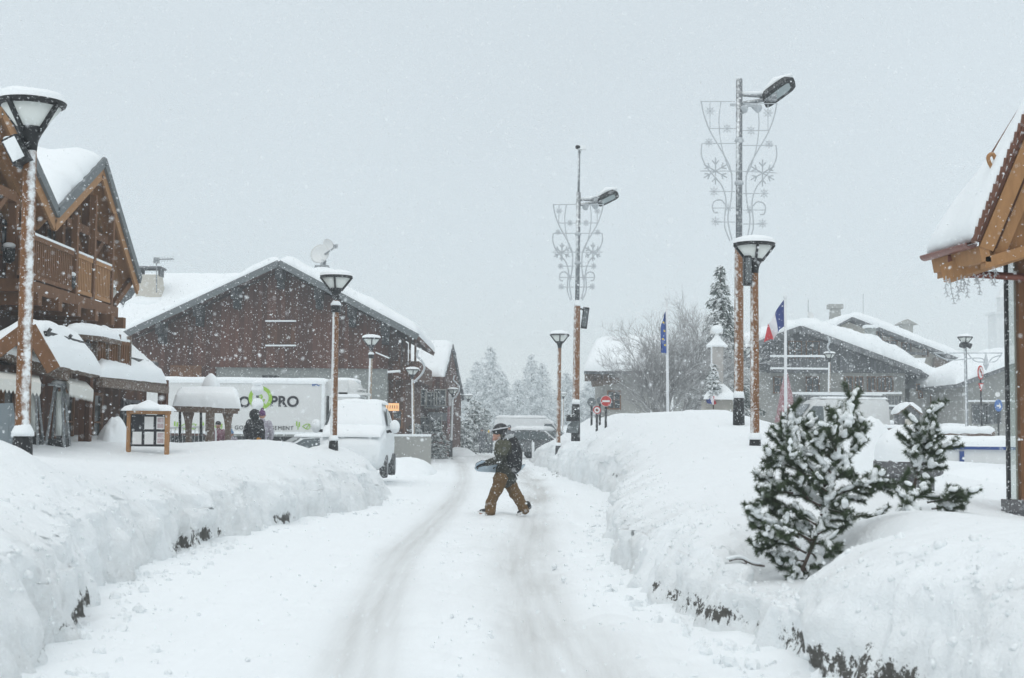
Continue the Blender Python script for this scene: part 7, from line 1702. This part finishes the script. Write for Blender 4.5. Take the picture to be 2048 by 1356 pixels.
b = MB(); slab(b, *q1, .06); slab(b, *q2, .06); rf = b.build('roof', m_wood_old, t); snow_slab('snow_cover', *q1, .22, m_roofsnow, rf, 16, 14, seed=660, over=0); snow_slab('snow_cover', *q2, .22, m_roofsnow, rf, 16, 14, seed=661, over=0)
b = MB(); b.poly([V3(a0.x+.12, d+.15, .7), V3(a1.x-.12, d+.15, .7), a1+V3(-.12, .15, 0), ap_+V3(0, .15, -.05), a0+V3(.12, .15, 0)], (0, .9, 0)); b.build('wall', m_grey_wood, t)
b = MB(); c = W(1821, 845, d+.1); b.box(c, (px2m(22, d), .05, px2m(14, d))); b.build('counter', m_cream, t); b = MB(); b.ball(W(1813, 826, d+.02), .05, 8, 6); b.build('lamp', emit_mat('lamp_glow', (1, .9, .7), 3), t)
d = 43.0; c = W(1141, 846, d); t = thing('junction_box', c, 'dark cabinet and cover strapped at the foot of the mast with the camera', 'box')
b = MB(); b.box(W(1142, 836, d-.2), (.28, .2, .2)); b.build('box', m_black, t); b = MB(); b.poly([W(1132, 866, d-.15), W(1136, 850, d-.15), W(1146, 842, d-.15), W(1159, 842, d-.15), W(1156, 866, d-.15)], (0, .12, 0)); b.build('cover', m_signback, t); s = MB(); s.ball(W(1142, 832, d-.2), .14, 8, 6, (1.1, .8, .4)); s.build('snow_cap', m_snow, t, True)
c = W(1067, 893, 70); t = thing('snow_stake', (c.x, 70, 0), 'short snow-crusted stake at the tip of the far right bank', 'stake'); b = MB(); b.tube([V3(c.x, 70, 0), V3(c.x-.03, 70, W(1066, 884, 70).z)], .07, 8); b.build('stake', m_whitesnow, t)
c = W(1145, 858, 46.5)
d = 46; t = thing('garland', W(1990, 710, 75), 'frosted light garland strung across the square beside the spotlit lamp', 'light garland')
b = MB(); L0, L1 = W(1868, 706, 75), W(2005, 706, 75); b.tube([L0, L1], .03, 4)
b.tube(smooth_path([W(1870, 708, 75), W(1900, 720, 75), W(1960, 716, 75), W(1972, 728, 75), W(1985, 716, 75), W(2003, 710, 75)]), .03, 4); b.tube(smooth_path([W(1935, 706, 75), W(1950, 722, 75), W(1972, 724, 75), W(1992, 722, 75), W(2004, 706, 75)]), .03, 4)
b.build('wire', m_frost, t); b = MB(); c = W(1972, 722, 75); b.lathe([(.02, -.5), (.16, -.2), (.05, .3), (.01, .45)], c, 8); b.build('star', m_frost, t)
# ---------------------------------------------------------------- falling snow and haze
def snowfall(n):
    d = np.concatenate([np.random.uniform(3.5, 12, n//14), 8+82*np.random.uniform(0, 1, n-n//14)**.5])
    u = np.random.uniform(-.48, .48, n); w = np.random.uniform(-.20, .36, n)
    c = np.stack([u*d, d, EYE+w*d], -1)
    keep = c[:, 2] > .05; c = c[keep]; n = len(c)
    r = (.0016+.00021*c[:, 1])*np.clip(np.random.lognormal(-.05, .48, n), .4, 3.0)
    k = np.arange(6)*math.pi/3; T = np.stack([np.cos(k), np.sin(k)*.8, .25*np.array([1, -1, 1, -1, 1, -1])], -1)
    q = np.random.normal(size=(n, 3, 3)); q, _ = np.linalg.qr(q)
    V = np.einsum('nij,kj->nki', q, T)*r[:, None, None]*np.random.uniform(.75, 1.2, (n, 6, 1))+c[:, None, :]
    Fb = np.array([(0, 1, 2), (2, 3, 4), (4, 5, 0), (0, 2, 4)])
    Fc = (np.arange(n)[:, None, None]*6+Fb[None]).reshape(-1, 3)
    me = bpy.data.meshes.new('falling_snow')
    V = V.reshape(-1, 3)
    me.vertices.add(len(V)); me.vertices.foreach_set('co', V.ravel())
    me.loops.add(Fc.size); me.loops.foreach_set('vertex_index', Fc.ravel().astype(np.int32))
    me.polygons.add(len(Fc)); me.polygons.foreach_set('loop_start', np.arange(0, Fc.size, 3, dtype=np.int32))
    me.update(calc_edges=True)
    me.materials.append(m_flake)
    o = bpy.data.objects.new('falling_snow', me); COL.objects.link(o)
    return tag(o, 'dense white snowflakes drifting through the air', 'snow', kind='stuff')
m_flake, _t, _b = newmat('snowflake')
_b.inputs['Base Color'].default_value = (.9, .93, .95, 1); _b.inputs['Roughness'].default_value = .9
_q = _t.nodes.new('ShaderNodeBsdfTranslucent'); _q.inputs['Color'].default_value = (.95, .97, .98, 1); _x = _t.nodes.new('ShaderNodeMixShader')
_t.links.new(_b.outputs[0], _x.inputs[1]); _t.links.new(_q.outputs[0], _x.inputs[2]); _t.links.new(_x.outputs[0], _t.nodes['Material Output'].inputs['Surface'])
snowfall(300000)
hm = bpy.data.materials.new('haze'); hm.use_nodes = True; _t = hm.node_tree; _t.nodes.clear()
_o = _t.nodes.new('ShaderNodeOutputMaterial'); _v = _t.nodes.new('ShaderNodeVolumePrincipled')
_v.inputs['Color'].default_value = (.80, .865, .90, 1); _v.inputs['Density'].default_value = .0018
_v.inputs['Anisotropy'].default_value = 0.0
_t.links.new(_v.outputs[0], _o.inputs['Volume'])
tag(MB().box((0, 135, 21.5), (660, 400, 47)).build('haze', hm), 'pale grey snow haze filling the air', 'haze', kind='stuff')
